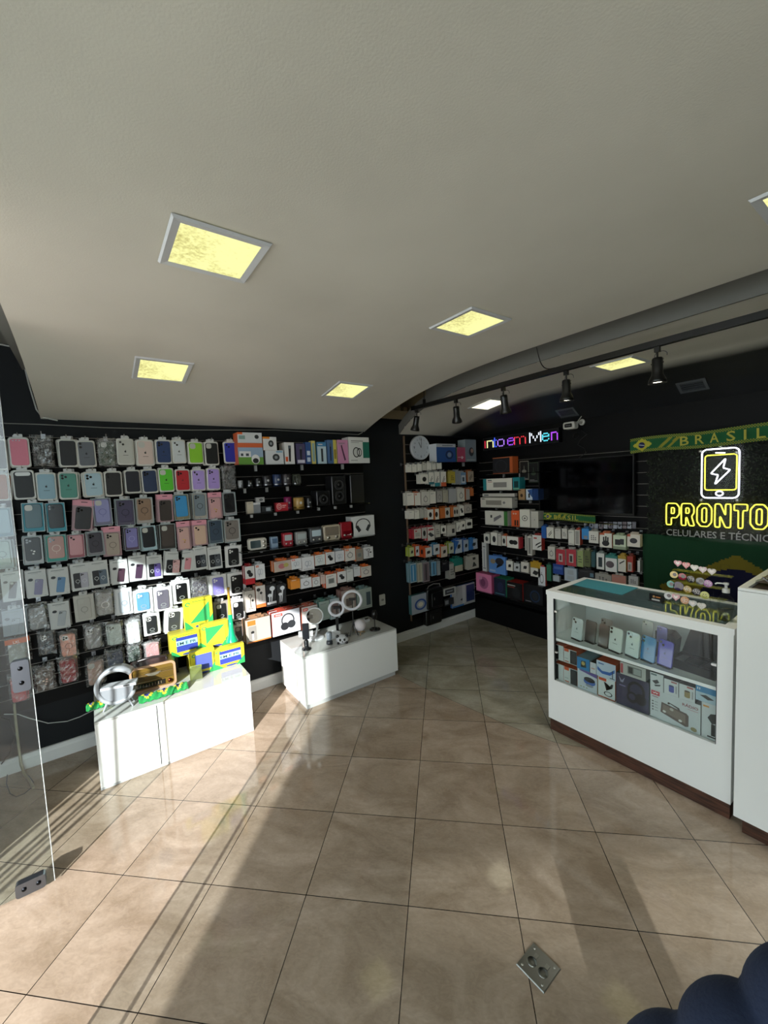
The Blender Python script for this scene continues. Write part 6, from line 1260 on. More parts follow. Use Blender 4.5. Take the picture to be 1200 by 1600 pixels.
_, hg = inb((1096, 1104, 1119.5, 1168), YF, '#c6c8c8', '#b5b7b7', [('r', .1, .88, .5, .93, '#c9883a'), ('p', [(.4, .6), (.6, .72), (.95, .76), (1, .5), (.7, .45)], '#17181b'), ('r', .65, .12, .92, .45, '#1d1f23'), ('r', .4, .06, .95, .1, '#17181b')], 'tall white carton with black handheld gimbal picture', z=BZ)
inb((1087, 1072, 1119.5, 1106), YF, '#a9bdc9', '#2d7aa8', [('r', 0, .6, 1, 1, '#2d7aa8'), ('r', .08, .75, .12, .9, '#dfe6ea'), ('r', .18, .75, .22, .9, '#dfe6ea'), ('p', [(.2, .4), (.5, .5), (.9, .3), (.6, .2), (.4, .3)], '#1b1d20')], 'blue and white carton with black drone picture', z=BZ+max(hr, hg)+.0005)
# phones leaning on the upper shelf
PHN = [((890, 965, 909, 1003), .05, '#c4cccb', 'dual', 'silver white phone at the far end of the upper shelf', .25, '#5a6a6a'), ((911, 972, 930, 1010), .07, '#4a4644', 'none', 'dark grey phone second on the upper shelf', .0, None), ((932, 975, 950, 1014), .06, '#5a504c', 'none', 'brown grey phone third on the upper shelf', .0, None),
       ((948, 980, 971, 1023), .04, '#d0d6d0', 'vert', 'white phone with dark mark in the middle of the upper shelf', .1, '#3a3c3c'), ((974, 986, 998, 1030), .04, '#cfdad6', 'dual', 'pale white phone beside the blue phone', .05, '#5a6a6a'), ((998, 993, 1023, 1038), .04, '#3e82b4', 'vert', 'blue phone leaning on the upper shelf', .05, '#2a5a80'), ((1024, 999, 1050, 1046), .04, '#5a54b8', 'dual', 'purple phone leaning on the upper shelf', .02, '#33307a')]
for b, dy, col, camk, d_, an, lg in PHN:
    loc, W_, H_, rot = fit(b, 'y', CY0+.03+dy, 1.0)
    o = thing('display_phone', d_, 'phone', (loc[0], CY0+.03+dy, SZ_+.001), 0, 'phones leaning on stands', tilt=(-.16, 0))
    o.rotation_euler = (-.14, 0, -.25)
    g = G(); case_shape(g, W_, H_, .004, col, camk, 0, lg, p='gloss'); g.build('phone_body', o)
    g = G(); g.box(-W_*.4, -.008, 0, W_*.4, .03, .008, ('#1a1a1c', 'plastic')); g.box(-W_*.12, .0085, .0, W_*.12, .014, H_*.5, ('#1a1a1c', 'plastic')); g.build('phone_stand', o)
for b, col, d_ in (((936, 966, 955, 1000), '#a9a29c', 'pale phone standing behind on the upper shelf'), ((1000, 966, 1018, 1000), '#b9b5ac', 'white framed phone standing behind the blue one'), ((1023, 978, 1040, 1005), '#7a72b0', 'lilac phone standing behind the purple one')):
    loc, W_, H_, rot = fit(b, 'y', CY0+.20)
    o = thing('display_phone', d_, 'phone', (loc[0], CY0+.20, SZ_+.001), 0, 'phones leaning on stands'); o.rotation_euler = (-.1, 0, -.2)
    hz = loc[2]+H_-SZ_-.003; hz = min(hz, .2)
    g = G(); case_shape(g, W_, min(H_, hz), max(.004, hz-H_), col, 'dual', 0, None, p='gloss'); g.build('phone_body', o)
    g = G(); g.box(-W_*.4, -.01, 0, W_*.4, .04, max(.008, hz-H_), ('#1a1a1c', 'plastic')); g.build('phone_stand', o)
o = thing('gift_box', 'open black presentation box with raised lid on the upper shelf', 'black box', (-.80, CY0+.10, SZ_+.001), -.12)
g = G(); m = mat('#141516', 'paint'); g.box(-.115, 0, 0, .115, .16, .008, m); g.box(-.115, 0, .008, .115, .006, .045, m); g.box(-.115, .154, .008, .115, .16, .045, m); g.box(-.115, .006, .008, -.109, .154, .045, m); g.box(.109, .006, .008, .115, .154, .045, m); g.build('tray', o)
g = G(); g.box(-.108, .007, .03, .108, .153, .038, mat('#1c1d1f', 'paint')); g.box(-.09, .03, .038, -.05, .12, .043, mat('#26282b', 'plastic')); g.box(-.03, .03, .038, .03, .12, .043, mat('#101113', 'plastic')); g.box(.04, .03, .038, .09, .12, .043, mat('#26282b', 'plastic')); g.build('insert', o)
g = G(); V = [(-.115, .161, .047), (.115, .161, .047), (.115, .27, .17), (-.115, .27, .17)]; V += [(x, y+.02, z-.012) for x, y, z in V]; g.add(V, [(0, 1, 2, 3), (7, 6, 5, 4), (0, 4, 5, 1), (1, 5, 6, 2), (2, 6, 7, 3), (3, 7, 4, 0)], m); g.build('lid', o)
o = thing('device_stand', 'small black angular gadget behind the purple phone', 'gadget', (-.985, CY0+.27, SZ_+.001), 0)
g = G(); g.prism([(-.05, 0), (.05, 0), (.06, .1), (.03, .13), (-.05, .13)], .09, 0, m); g.build('body', o); g = G(); g.prism(rr(0, .07, .07, .06, .01), 0, -.004, ('#202124', 'plastic')); g.build('screen', o)
# on top of the counter
q = [onz(x, y, 1.0) for x, y in ((895, 914), (972, 930), (997, 919), (917, 905))]
g = G(); V = [(p.x, p.y, 1.003) for p in q]+[(p.x, p.y, 1.0005) for p in q]
g.add(V, [(0, 1, 2, 3), (7, 6, 5, 4), (0, 4, 5, 1), (1, 5, 6, 2), (2, 6, 7, 3), (3, 7, 4, 0)], ('#3f8a96', 'rubber')); tag(g.build('counter_mat'), 'teal mat lying on the glass counter top', 'mat')
p = onz(1026, 940, 1.0)
o = thing('card_holder', 'small black card holder with orange writing on the glass counter', 'card holder', (p.x, p.y, 1.001), -.1)
g = G(); V = rr(0, .022, .085, .044, .008); g.prism(V, .004, 0, ('#0f1012', 'plastic')); g.box(-.04, -.02, 0, .04, .03, .004, '#0f1012'); g.build('stand', o)
g = G(); g.prism(rr(-.016, .027, .012, .012, .003), 0, -.0012, ('#b98a5a', 'card')); g.prism(rr(.008, .027, .026, .006, .002), 0, -.0012, ('#c9803a', 'card')); g.prism(rr(-.005, .008, .045, .01, .001), 0, -.0014, ('#b9b9b6', 'card')); g.build('printed_card', o)
# stepped acrylic rack of phone grips
RK = [(2.86, [((1059, 880), '#c98a94', 'h', 'pink heart'), ((1072, 883), '#cc6a6e', 'h', 'red glitter heart'), ((1085, 887), '#c9c4ba', 'h', 'white heart'), ((1098, 890), '#c9b0b4', 'h', 'white and pink heart'), ((1112, 893), '#c4b8b2', 'h', 'marbled white heart')]),
      (2.79, [((1053, 898), '#c9b060', 'r', 'yellow and black round'), ((1066, 901), '#962a3c', 'r', 'crimson round'), ((1079, 905), '#2f2f33', 'r', 'black glitter round'), ((1094, 908), '#6a6c70', 'r', 'silver and black round'), ((1106, 912), '#b07ab0', 'r', 'pink chequered round')]),
      (2.72, [((1048, 913), '#1f8a80', 'r', 'teal round'), ((1060, 916), '#2f1f44', 'R', 'large dark purple round'), ((1074, 921), '#a08640', 'r', 'gold glitter round'), ((1088, 925), '#2a2a30', 'r', 'dark patterned round'), ((1101, 930), '#c4c46a', 'r', 'yellow smiling')]),
      (2.65, [((1044, 931), '#b9bab8', 'r', 'pale grey shell-shaped'), ((1056, 933), '#c9949a', 'h', 'rosy pink heart'), ((1070, 938), '#c48a5a', 'r', 'orange flower'), ((1082, 943), '#bdbbb8', 'h', 'silvery white heart'), ((1096, 947), '#c4beb4', 'h', 'white flower heart')])]
AC = glass_mat('acrylic', (.90, .92, .91), .35, .2, .0)
ro = thing('acrylic_rack', 'clear acrylic stepped rack holding rows of phone grips', 'display rack', (-.85, 2.62, 1.0005))
for k, (yy, items) in enumerate(RK):
    zc = sum(ony(i[0][0], i[0][1], yy).z for i in items)/5
    x0, x1 = ony(items[0][0][0], 900, yy).x-.03, ony(items[-1][0][0], 900, yy).x+.09
    zs = zc-.035
    g = G(); g.box(x0+.85, yy-2.62-.012, zs-1.0, x1+.85, yy-2.62+.05, zs-.997, AC); g.build('rack_step', ro)
    g = G(); g.tube([(x1+.85-.01, yy-2.62, zs-1), (x1+.85-.01, yy-2.62, zs-.93), (x1+.85-.05, yy-2.62, zs-.93), (x1+.85-.05, yy-2.62, zs-1)], .0018, AC, n=6); g.build('divider', ro)
    for (px, py), col, sh, d_ in items:
        p = ony(px, py, yy-.012); r = .021 if sh != 'R' else .027
        o = thing('phone_grip', '%s phone grip on the %s tier of the rack' % (d_, ORD[k+1]), 'phone grip', (p.x, yy-.012, p.z), 0, 'phone grips on the acrylic rack')
        g = G(); g.bev(heartp(0, 0, r) if sh == 'h' else ellp(0, 0, r, r, 20), .003, -.001, (col, 'gloss'), .001); g.build('grip_disc', o)
        g = G(); g.lathe([(.009, .003), (.006, .008), (.009, .012), (.014, .014), (.001, .0145)], mat('#c9c7c2', 'plastic'), ax='y', n=12); g.build('grip_neck', o)
        g = G()
        if 'smil' in d_: g.prism(ellp(-.006, .005, .002, .003, 8), -.001, -.0016, '#2a2a20'); g.prism(ellp(.006, .005, .002, .003, 8), -.001, -.0016, '#2a2a20'); g.frame([(.012*math.cos(t), -.002+.01*math.sin(t)) for t in lsp(PI, 2*PI, 9)]+[(.010*math.cos(t), -.002+.008*math.sin(t)) for t in lsp(2*PI, PI, 9)], [(.011*math.cos(t), -.002+.009*math.sin(t)) for t in lsp(PI, 2*PI, 9)]+[(.011*math.cos(t), -.002+.009*math.sin(t)) for t in lsp(2*PI, PI, 9)], -.001, -.0016, '#2a2a20')
        elif 'chequer' in d_ or 'glitter' in d_ or 'patterned' in d_ or 'flower' in d_:
            for i in range(10):
                a = i*2.4; q_ = r*.22*math.sqrt(i); g.prism(ellp(q_*math.cos(a), q_*math.sin(a), r*.11, r*.11, 6), -.001, -.0015, ('#d8d4cc', 'card'))
        else: g.prism(heartp(0, .001, r*.5) if sh == 'h' else ellp(r*.2, r*.1, r*.5, r*.5, 14), -.001, -.0014, ('#d9cfc8' if sh == 'h' else '#3a3238', 'gloss'))
        g.build('printed_face', o)
p = ony(1143, 965, 2.60)
o = thing('sanitizer_bottle', 'clear pump bottle of hand gel at the end of the glass counter', 'pump bottle', (-.655, 2.62, 1.0005))
g = G(); g.lathe([(.001, .0), (.032, 0), (.035, .006), (.035, .10), (.03, .12), (.014, .135), (.014, .145), (.001, .145)], AC, n=20); g.build('bottle', o)
g = G(); g.lathe([(.001, .003), (.031, .003), (.0325, .06), (.001, .06)], glass_mat('gel', (.82, .86, .85), 1, .05, .02), n=18); g.build('gel', o)
g = G(); wp_ = mat('#c9cac6', 'plastic'); g.lathe([(.016, .146), (.016, .165), (.007, .168), (.006, .185), (.012, .187), (.012, .197), (.001, .198)], wp_, n=16); g.tube([(0, 0, .192), (-.035, -.01, .192), (-.042, -.012, .186)], .004, wp_); g.build('pump', o)

# taller white desk unit beside the counter
RX0 = -.566
o = thing('reception_desk', 'taller plain white desk unit beside the glass counter', 'desk', (RX0, 2.44, 0))
g = G(); g.box(0, 0, .078, 1.5, .55, 1.21, wl); g.build('body', o)
g = G(); g.box(.03, .02, 0, 1.47, .53, .078, WOOD); g.build('plinth', o)
g = G(); g.box(0, 0, 1.212, 1.5, .03, 1.225, wl); g.box(0, .03, 1.212, .03, .55, 1.225, wl); g.box(.03, .03, 1.2102, 1.5, .55, 1.2115, mat('#4a4038', 'plastic')); g.build('desk_top', o)
o = thing('slanted_sign', 'slanted brown panel with yellow-reflecting edge on the taller desk', 'panel', (RX0+.03, 2.60, 1.2265), 0)
g = G(); V = [(0, 0), (.012, -.002), (.22, .075), (.22, 0)]; g.prism([(0, 0), (.26, 0), (.26, .115), (.22, .11)], .16, 0, mat('#5b4a35', 'paint')); g.build('panel', o)
g = G(); V = [(0, -.004, .002), (.22, -.004, .112), (.22, .03, .112), (0, .03, .002)]; V2_ = [(x, y, z+.004) for x, y, z in V]; g.add(V+V2_, [(3, 2, 1, 0), (4, 5, 6, 7), (0, 1, 5, 4), (1, 2, 6, 5), (2, 3, 7, 6), (3, 0, 4, 7)], ('#b9b7a0', 'gloss')); g.build('glossy_edge', o)
g = G(); g.tube([(-.0, .0, .03), (.04, -.01, -.0)], .004, mat('#8d8d90', 'metal')); pb = g.build('pen'); pb.location = (RX0+.06, 2.57, 1.231); tag(pb, 'grey pen resting by the slanted brown panel', 'pen')

# ================================================================ LOW WHITE CABINETS
def cabinet(label, x0, x1, y0, y1, zt, seam=None, recess=0, top='#c9ccc9'):
    o = thing('low_cabinet', label, 'cabinet', (x1, y0, 0), PI/2)      # local x along the wall, local -y into the room
    L, D_ = y1-y0, x1-x0; zb = .045 if recess else .015
    g = G(); g.box(0, .018, zb, L, D_, zt-.012, wl); g.build('body', o)
    if seam:
        g = G(); g.box(.001, 0, zb, seam-.003, .018, zt-.014, wl); g.build('door', o); g = G(); g.box(seam+.003, 0, zb, L-.001, .018, zt-.014, wl); g.build('door', o)
        g = G(); g.box(seam-.003, .012, zb, seam+.003, .018, zt-.014, '#3a3438'); g.build('seam', o)
    else:
        g = G(); g.box(.0, 0, zb, L, .018, zt-.014, wl); g.build('front_panel', o)
    g = G(); g.box(0, 0, zt-.012, L, D_, zt, mat(top, 'gloss')); g.build('top_panel', o)
    g = G(); g.box(recess, recess, 0, L-recess, D_-recess, zb, mat('#b9bbbb', 'paint')); g.build('plinth', o)
    return o
P1, P2 = .43, .442
cabinet('low white two-door cabinet carrying the retro radio and flag packs', -3.44, -2.955, -.10, .835, P1, seam=.33)
cabinet('low white cabinet carrying the ring lights and moon lamp', -3.41, -2.935, 1.246, 2.178, P2, recess=.02)

# objects on the nearer low cabinet
o = thing('ring_speaker_lamp', 'grey G-shaped speaker lamp at the end of the near white cabinet', 'lamp', (-3.06, .03, P1+.001), PI/2-.25)
g = G(); gm = mat('#9fa2a8', 'plastic'); Rr = .118; zc = .032+Rr
P = [(Rr*math.cos(t), zc+Rr*math.sin(t)) for t in lsp(R(38), R(330), 40)]; Q = [((Rr-.022)*math.cos(t), zc+(Rr-.022)*math.sin(t)) for t in lsp(R(38), R(330), 40)]
V = []
for (a, b) in ((P, -.02), (Q, -.02), (P, .06), (Q, .06)): V += [(x, b, z) for x, z in a]
n = len(P); f = []
for i in range(n-1): f += [(i, i+1, i+1+n, i+n), (i, i+2*n, i+1+2*n, i+1), (i+n, i+1+n, i+1+3*n, i+3*n), (i+2*n, i+3*n, i+1+3*n, i+1+2*n)]
f += [(0, n, 3*n, 2*n), (n-1, 3*n-1, 4*n-1, 2*n-1)]
g.add(V, f, gm, True); g.build('ring_body', o)
g = G(); g.prism([((Rr-.024)*math.cos(t), zc-.012+(Rr-.03)*math.sin(t)) for t in lsp(PI, 2*PI, 24)], .05, -.012, mat('#8a8d94', 'plastic')); g.build('speaker_base', o)
g = G(); g.box(-.085, -.02, zc-.012, .11, .05, zc+.004, mat('#b9bcc2', 'plastic')); g.box(.04, -.0205, zc-.008, .075, -.02, zc, '#2a2a2c'); g.build('charging_shelf', o)
for x in (-.06, .06):
    g = G(); g.tube([(x, -.005, .046), (x*1.35, -.012, 0)], [.008, .005], gm); g.tube([(x, .05, .046), (x*1.3, .055, 0)], [.008, .005], gm); g.build('foot', o)
# vintage radio
o = thing('vintage_radio', 'brown leather vintage radio with gold frame on the near white cabinet', 'radio', (-3.185, .245, P1+.0015), PI/2-.10)
W_, H_ = .28, .178
g = G(); g.bev(rr(0, H_/2, W_, H_, .025, 5), .13, .004, mat('#3b2826', 'plastic'), .006); g.build('body', o)
g = G(); g.frame(rr(0, H_/2, W_, H_, .028, 5), rr(0, H_/2, W_-.028, H_-.028, .02, 5), .006, -.008, mat('#b58f72', 'plastic')); g.build('front_frame', o)
g = G(); g.prism(rr(0, H_/2, W_-.03, H_-.03, .018, 4), .004, .0, mat('#6f5520', 'plastic')); [g.box(-W_/2+.02, -.0015, .068+.006*i, W_/2-.02, 0, .070+.006*i, '#4a3812') for i in range(12)]; g.build('grille', o)
g = G(); g.box(-W_/2+.018, -.004, .066, W_/2-.018, 0, .069, ('#c9b090', 'metal')); g.box(-W_/2+.018, -.004, .112, W_/2-.018, 0, .115, ('#c9b090', 'metal')); g.prism([(-.05, .122), (.05, .122), (.03, .106), (.008, .1), (-.008, .1), (-.03, .106)], 0, -.006, ('#d5cfc4', 'metal')); g.build('emblem', o)
g = G(); g.box(-.11, -.003, .022, .07, 0, .058, ('#2a2420', 'gloss')); [g.box(-.1+i*.018, -.0035, .03, -.099+i*.018, -.003, .05, '#c9b890') for i in range(9)]; g.build('tuning_dial', o)
for x in (.098, -.123):
    g = G(); g.lathe([(.001, -.014), (.012, -.014), (.013, 0)], mat('#7a3f2a', 'metal'), c=(x, 0, .04), ax='y', n=16); g.build('knob', o)
g = G(); g.tube([(-.09, .06, H_), (-.085, .06, H_+.022), (0, .06, H_+.030), (.085, .06, H_+.022), (.09, .06, H_)], .009, mat('#2e2526', 'plastic')); g.build('handle', o)
# flag cloth draped under the lamp and radio
def flag_strip(label, pts, w_, hz, n=36):
    o = thing('folded_flag', label, 'flag cloth', (pts[0][0], pts[0][1], hz)); g = G(); V = []; m = [mat('#1f8a45', 'cloth'), mat('#d3c93c', 'cloth'), mat('#22307a', 'cloth')]; nz = 8
    for i in range(n+1):
        t = i/n*(len(pts)-1); k = min(int(t), len(pts)-2); a = Vector(pts[k]); b = Vector(pts[k+1]); c = a.lerp(b, t-k); d = (b-a).normalized(); q = Vector((d.y, -d.x))
        for j in range(nz+1):
            s = (j/nz-.5); V.append((c.x+q.x*w_*s-pts[0][0], c.y+q.y*w_*s-pts[0][1], .005+.034*(1-4*s*s)+.004*math.sin(i*1.3+j)))
    for i in range(n):
        for j in range(nz):
            u = (i/n*3.2) % 1; s = abs((j+.5)/nz-.5)
            c = 0
            if abs(u-.5)/.42+s/.42 < 1: c = 1
            if (u-.5)**2/.03+s*s/.04 < 1: c = 2
            a = i*(nz+1)+j; g.add([V[a], V[a+nz+1], V[a+nz+2], V[a+1]], [(0, 1, 2, 3)], m[c], True)
    g.build('cloth', o); return o
flag_strip('rolled Brazilian flag cloth lying in front of the vintage radio', [(-3.06, .14), (-3.055, .24), (-3.06, .34), (-3.07, .43)], .09, P1)
flag_strip('corner of Brazilian flag cloth sticking out behind the grey lamp', [(-3.17, -.14), (-3.17, -.06), (-3.18, .02)], .07, P1)
# flag packs
def flag_pack(label, b, x, zb, win, emp=None, tilt=0):
    loc, W_, H_, rot = fit(b, 'x', x)
    o = thing('flag_pack', label, 'flag pack', (x, loc[1], zb), rot, 'yellow boxed flags stacked on the near cabinet')
    Y_, G_ = '#d6cc2e', '#2c9a55'
    g = G(); g.box(-W_/2, 0, 0, W_/2, .05, H_, (Y_, 'card'), top=mat('#c9c040'))
    g.art([('p', [(0, 0), (.3, 0), (.12, .2), (0, .3)], G_), ('p', [(1, 0), (.7, 0), (.85, .22), (1, .4)], G_), ('e', .55, .06, .2, .05, '#3a4a8a'), ('e', .14, .84, .09, .07, G_), ('e', .14, .84, .05, .04, Y_), ('r', .3, .9, .8, .92, '#5a8a3a')], W_, H_, 0)
    g.build('carton', o)
    g = G(); x0, x1, z0, z1_ = -W_*.32, W_*.38, H_*.2, H_*.84
    g.prism([(x0, z0), (x1, z0), (x1, z1_), (x0, z1_)], 0, -.002, (win[0], 'cloth'))
    if len(win) > 1: g.prism([(x0, z0), (x1, z0+.3*(z1_-z0)), (x1, z1_), (x1, z1_)] if False else [(x0, z0), (x1, z0), (x1, z1_)], -.002, -.003, (win[1], 'cloth'))
    if emp: g.box(x0, -.0035, z0+.42*(z1_-z0), x1, -.002, z0+.78*(z1_-z0), ('#9fc6d8', 'cloth')); g.text(emp, x0+.004, z0+.48*(z1_-z0), (z1_-z0)*.2, -.0045, '#2a4a4a', wid=(x1-x0)*.9)
    g.build('flag_window', o); return o, W_, H_
XA = -3.20
f4, w4, h4 = flag_pack('yellow flag pack with plain blue window on the bottom tier', (298, 1012, 336, 1056), XA, P1+.001, ('#4a5aa8', ))
f5, w5, h5 = flag_pack('yellow flag pack lettered EM E PR on the bottom tier', (334, 1003, 382, 1042), XA, P1+.001, ('#2c3c9a', ), 'EM E PR')
g = G(); g.box(0, 0, 0, .36, .13, min(h4, h5)*.98, ('#b5a93a', 'card')); bo = g.build('flag_stock_box'); bo.location = (XA-.06, f4.location.y-w4/2, P1+.001); bo.rotation_euler = (0, 0, PI/2); tag(bo, 'plain yellow box supporting the upper flag packs', 'box')
zs = P1+.002+min(h4, h5)*.98
f2, w2, h2 = flag_pack('yellow flag pack lettered EM E PR on the middle tier', (266, 978, 314, 1020), XA-.065, zs, ('#2c3c9a', ), 'EM E PR')
f3, w3, h3 = flag_pack('yellow flag pack with green and yellow window on the middle tier', (313, 966, 357, 1012), XA-.065, zs, ('#2c9a55', '#d6cc2e'))
g = G(); g.box(0, 0, 0, .30, .08, min(h2, h3)*.96, ('#b5a93a', 'card')); bo = g.build('flag_stock_box'); bo.location = (XA-.121, f2.location.y-w2/2, zs); bo.rotation_euler = (0, 0, PI/2); tag(bo, 'plain yellow box supporting the topmost flag pack', 'box')
f1, w1, h1 = flag_pack('topmost yellow flag pack leaning near the phone cases', (288, 938, 333, 990), XA-.13, zs+min(h2, h3)*.96+.001, ('#d6cc2e', '#2c9a55'))
vb = Vector((XA-.03, f5.location.y+.035, P1+.002+max(h4, h5)))
o = thing('toy_horn', 'green and yellow plastic stadium horn standing on the flag packs', 'horn', vb, 0); o.rotation_euler = (0, .0, 0)
zt_ = onx(355, 918, vb.x).z-vb.z
g = G(); g.lathe([(.046, 0), (.044, .006), (.026, .05), (.019, .10), (.016, zt_*.5), (.001, zt_*.5)], mat('#16a070', 'gloss'), n=20); g.build('bell', o)
g = G(); g.lathe([(.016, zt_*.5), (.014, zt_*.55), (.008, zt_*.93), (.011, zt_), (.001, zt_)], mat('#c99a3a', 'gloss'), n=16); g.build('mouthpiece_tube', o)
o = thing('clear_blister', 'empty clear plastic blister between the radio and the flag packs', 'plastic pack', (-3.10, .50, P1+.001), PI/2-.2)
g = G(); g.bev(rr(0, .05, .08, .10, .02, 4), .04, 0, CLEAR, .01); g.build('shell', o); g = G(); g.box(-.04, .04, 0, .04, .043, .105, ('#6d7a3a', 'card')); g.build('back_card', o)
o, *_ = prod_box('product_carton', 'dark brown box standing behind the vintage radio', 'box', (255, 992, 276, 1030), 'x', -3.36, .06, '#1c1714', '#15110f', ())
o.location.z = P1+.001
g = G(); g.box(-.055, 0, 0, .055, .05, .30, '#15110f'); 

# objects on the farther low cabinet
T2 = lambda px, py: onz(px, py, P2)
p = T2(480, 1015)
o = thing('face_tracking_holder', 'black phone mount on round base at the front of the far cabinet', 'phone holder', (p.x-.01, p.y, P2+.001), PI/2-.5)
g = G(); bkp = mat('#141519', 'gloss'); g.lathe([(.001, 0), (.04, 0), (.04, .006), (.03, .012), (.018, .016), (.02, .06), (.016, .075), (.008, .085), (.001, .085)], bkp, n=24); g.build('base', o)
g = G(); g.bev(rr(0, .15, .056, .135, .006, 3), .008, 0, mat('#15181f', 'gloss'), .002); g.build('phone', o)
g = G(); g.box(-.058, -.006, .11, -.0285, .02, .15, mat('#cfd2d4', 'plastic')); g.box(.0285, -.006, .11, .058, .02, .15, mat('#cfd2d4', 'plastic')); g.box(-.05, .0085, .12, .05, .018, .14, mat('#cfd2d4', 'plastic')); g.build('clamp', o)
p = T2(495, 998)
o = thing('makeup_mirror', 'round white framed mirror on a white stand, on the far cabinet', 'mirror', (p.x-.02, p.y, P2+.001), PI/2-.45)
wp = mat('#cfd3d6', 'plastic')
g = G(); g.lathe([(.001, 0), (.075, 0), (.075, .008), (.068, .012), (.001, .014)], wp, n=30); g.build('base', o)
g = G(); g.tube([(0, .0, .012), (.02, .01, .09), (0, .02, .14)], .009, wp); g.build('stem', o)
g = G(); g.lathe([(.078, .0), (.078, .014), (.001, .014)], wp, c=(0, .0, .20), ax='y', n=32); g.frame(ellp(0, .20, .078, .078, 32), ellp(0, .20, .069, .069, 32), .0, -.004, wp); g.build('rim', o)
g = G(); g.flat(ellp(0, .20, .069, .069, 32), -.001, mat('#a09a90', 'metal')); g.build('mirror_glass', o); MC[('#a09a90', 'metal')].node_tree.nodes['Principled BSDF'].inputs['Roughness'].default_value = .08
p = T2(515, 1006)
o = thing('desk_microphone', 'small grey desk microphone between the mirror and panda lamp', 'microphone', (p.x, p.y, P2+.001), PI/2)
g = G(); g.lathe([(.001, 0), (.028, 0), (.028, .022), (.024, .026), (.014, .03), (.001, .03)], mat('#2b2e33', 'plastic'), n=22); g.build('base', o)
g = G(); g.lathe([(.001, .03), (.016, .032), (.024, .05), (.024, .095), (.018, .102), (.001, .103)], mat('#7d868e', 'plastic'), n=22); g.build('head', o)
def ring_light(label, c, r, base, pole):
    o = thing('ring_light', label, 'ring light', (base.x, base.y, P2+.001), PI/2-.45, 'white ring lights')
    hz = c.z-P2; 
    g = G(); V = [(r*math.cos(t), 0, hz+r*math.sin(t)) for t in lsp(0, 2*PI*31/32, 32)]; g.tube(V, .0125, mat('#d3d6de', 'plastic'), n=10, closed=True); g.build('light_ring', o)
    g = G(); bk2 = mat('#1a1a1c', 'plastic')
    if pole: g.box(-.012, .0, .008, .012, .014, hz-r, bk2); g.box(-.04, -.02, 0, .04, .05, .008, mat('#c9cccd', 'plastic'))
    else: [g.tube([(0, .0, hz-r), (0, 0, .12), (dx, dy, .004)], .005, bk2) for dx, dy in ((-.04, -.04), (.035, -.03), (0, .06))]
    g.build('tripod', o)
    g = G(); g.tube([(0, 0, hz-r+.005), (0, 0, hz+.01)], .004, bk2); g.box(-.03, -.012, hz+.0, .03, .004, hz+.022, bk2); g.box(-.006, -.012, hz-.03, .006, .004, hz+.0, bk2); g.build('phone_clip', o)
    return o
pb1 = T2(528, 993); ring_light('smaller white ring light on a flat black pole, above the panda lamp', onx(525.5, 951, pb1.x), .063, pb1, True)
pb2 = T2(553, 992); ring_light('larger white ring light with black phone clip on a thin tripod', onx(554, 937, pb2.x+.0), .082, pb2, False)
p = T2(535, 1003)
o = thing('panda_lamp', 'white panda-shaped night lamp lying on the far cabinet', 'night lamp', (p.x, p.y, P2+.001), PI/2-.5)
wpl = mat('#c9cccf', 'plastic'); bl = mat('#17181b', 'plastic')
g = G(); g.lathe([(.001, 0), (.045, .0), (.055, .02), (.048, .045), (.025, .062), (.001, .066)], wpl, n=22); g.build('body', o)
g = G(); [g.sphere((x, -.012, .055), .014, bl, 12) for x in (-.04, .04)]; g.build('ear', o)
g = G(); [g.sphere((x, -.046, .034), .009, bl, 10, 1.3) for x in (-.018, .018)]; g.sphere((0, -.055, .022), .005, bl, 8); g.build('face', o)
g = G(); [g.sphere((x, -.045, .008), .011, bl, 10) for x in (-.036, .036)]; g.build('paw', o)
o = thing('white_cat_lamp', 'white folded paper-like lamp behind the panda lamp', 'lamp', (p.x-.10, p.y-.015, P2+.001), PI/2-.4)
g = G(); V = [(-.05, 0, 0), (.05, 0, 0), (.05, .05, 0), (-.05, .05, 0), (-.06, .0, .045), (-.02, .02, .075), (.05, .01, .06), (.03, .05, .05)]
g.add(V, [(0, 1, 5, 4), (1, 2, 7, 6), (2, 3, 4, 7), (3, 0, 4), (1, 6, 5), (4, 5, 7), (5, 6, 7), (3, 2, 1, 0)], wpl); g.build('shade', o); g = G(); g.box(-.045, .0, -.0005, .045, .05, .004, wpl); g.build('base', o)
p = T2(563, 990); pc = onx(562.5, 976, p.x)
o = thing('moon_lamp', 'round white moon lamp on a small wooden stand', 'moon lamp', (p.x, p.y, P2+.001), PI/2)
g = G(); g.sphere((0, 0, .078), .055, mat('#cdc8cc', 'paint'), 28); g.build('globe', o)
g = G(); wd = mat('#a98c68', 'plastic')
for a in (0, 2.1, 4.2): g.tube([(.042*math.cos(a+.5), .042*math.sin(a+.5), .03), (.012*math.cos(a), .012*math.sin(a), .012), (.05*math.cos(a), .05*math.sin(a), .004)], .0045, wd)
g.tube([(.022*math.cos(t), .022*math.sin(t), .026) for t in lsp(0, 5.9, 16)], .003, wd, closed=True); g.build('wooden_stand', o)
p = T2(586, 984)
o = thing('lamp_stand', 'black round-based stand with dark head at the end of the far cabinet', 'desk stand', (p.x, p.y, P2+.001), PI/2)
g = G(); g.lathe([(.001, 0), (.05, 0), (.052, .004), (.048, .010), (.008, .014), (.001, .014)], bkp, n=28); g.build('base', o); g = G(); g.tube([(0, 0, .012), (0, 0, .10)], .006, bkp); g.build('pole', o)
g = G(); g.lathe([(.001, .10), (.022, .105), (.028, .15), (.02, .18), (.001, .182)], mat('#0e0e10', 'plastic'), n=18); g.build('head', o)
p = T2(577, 973)
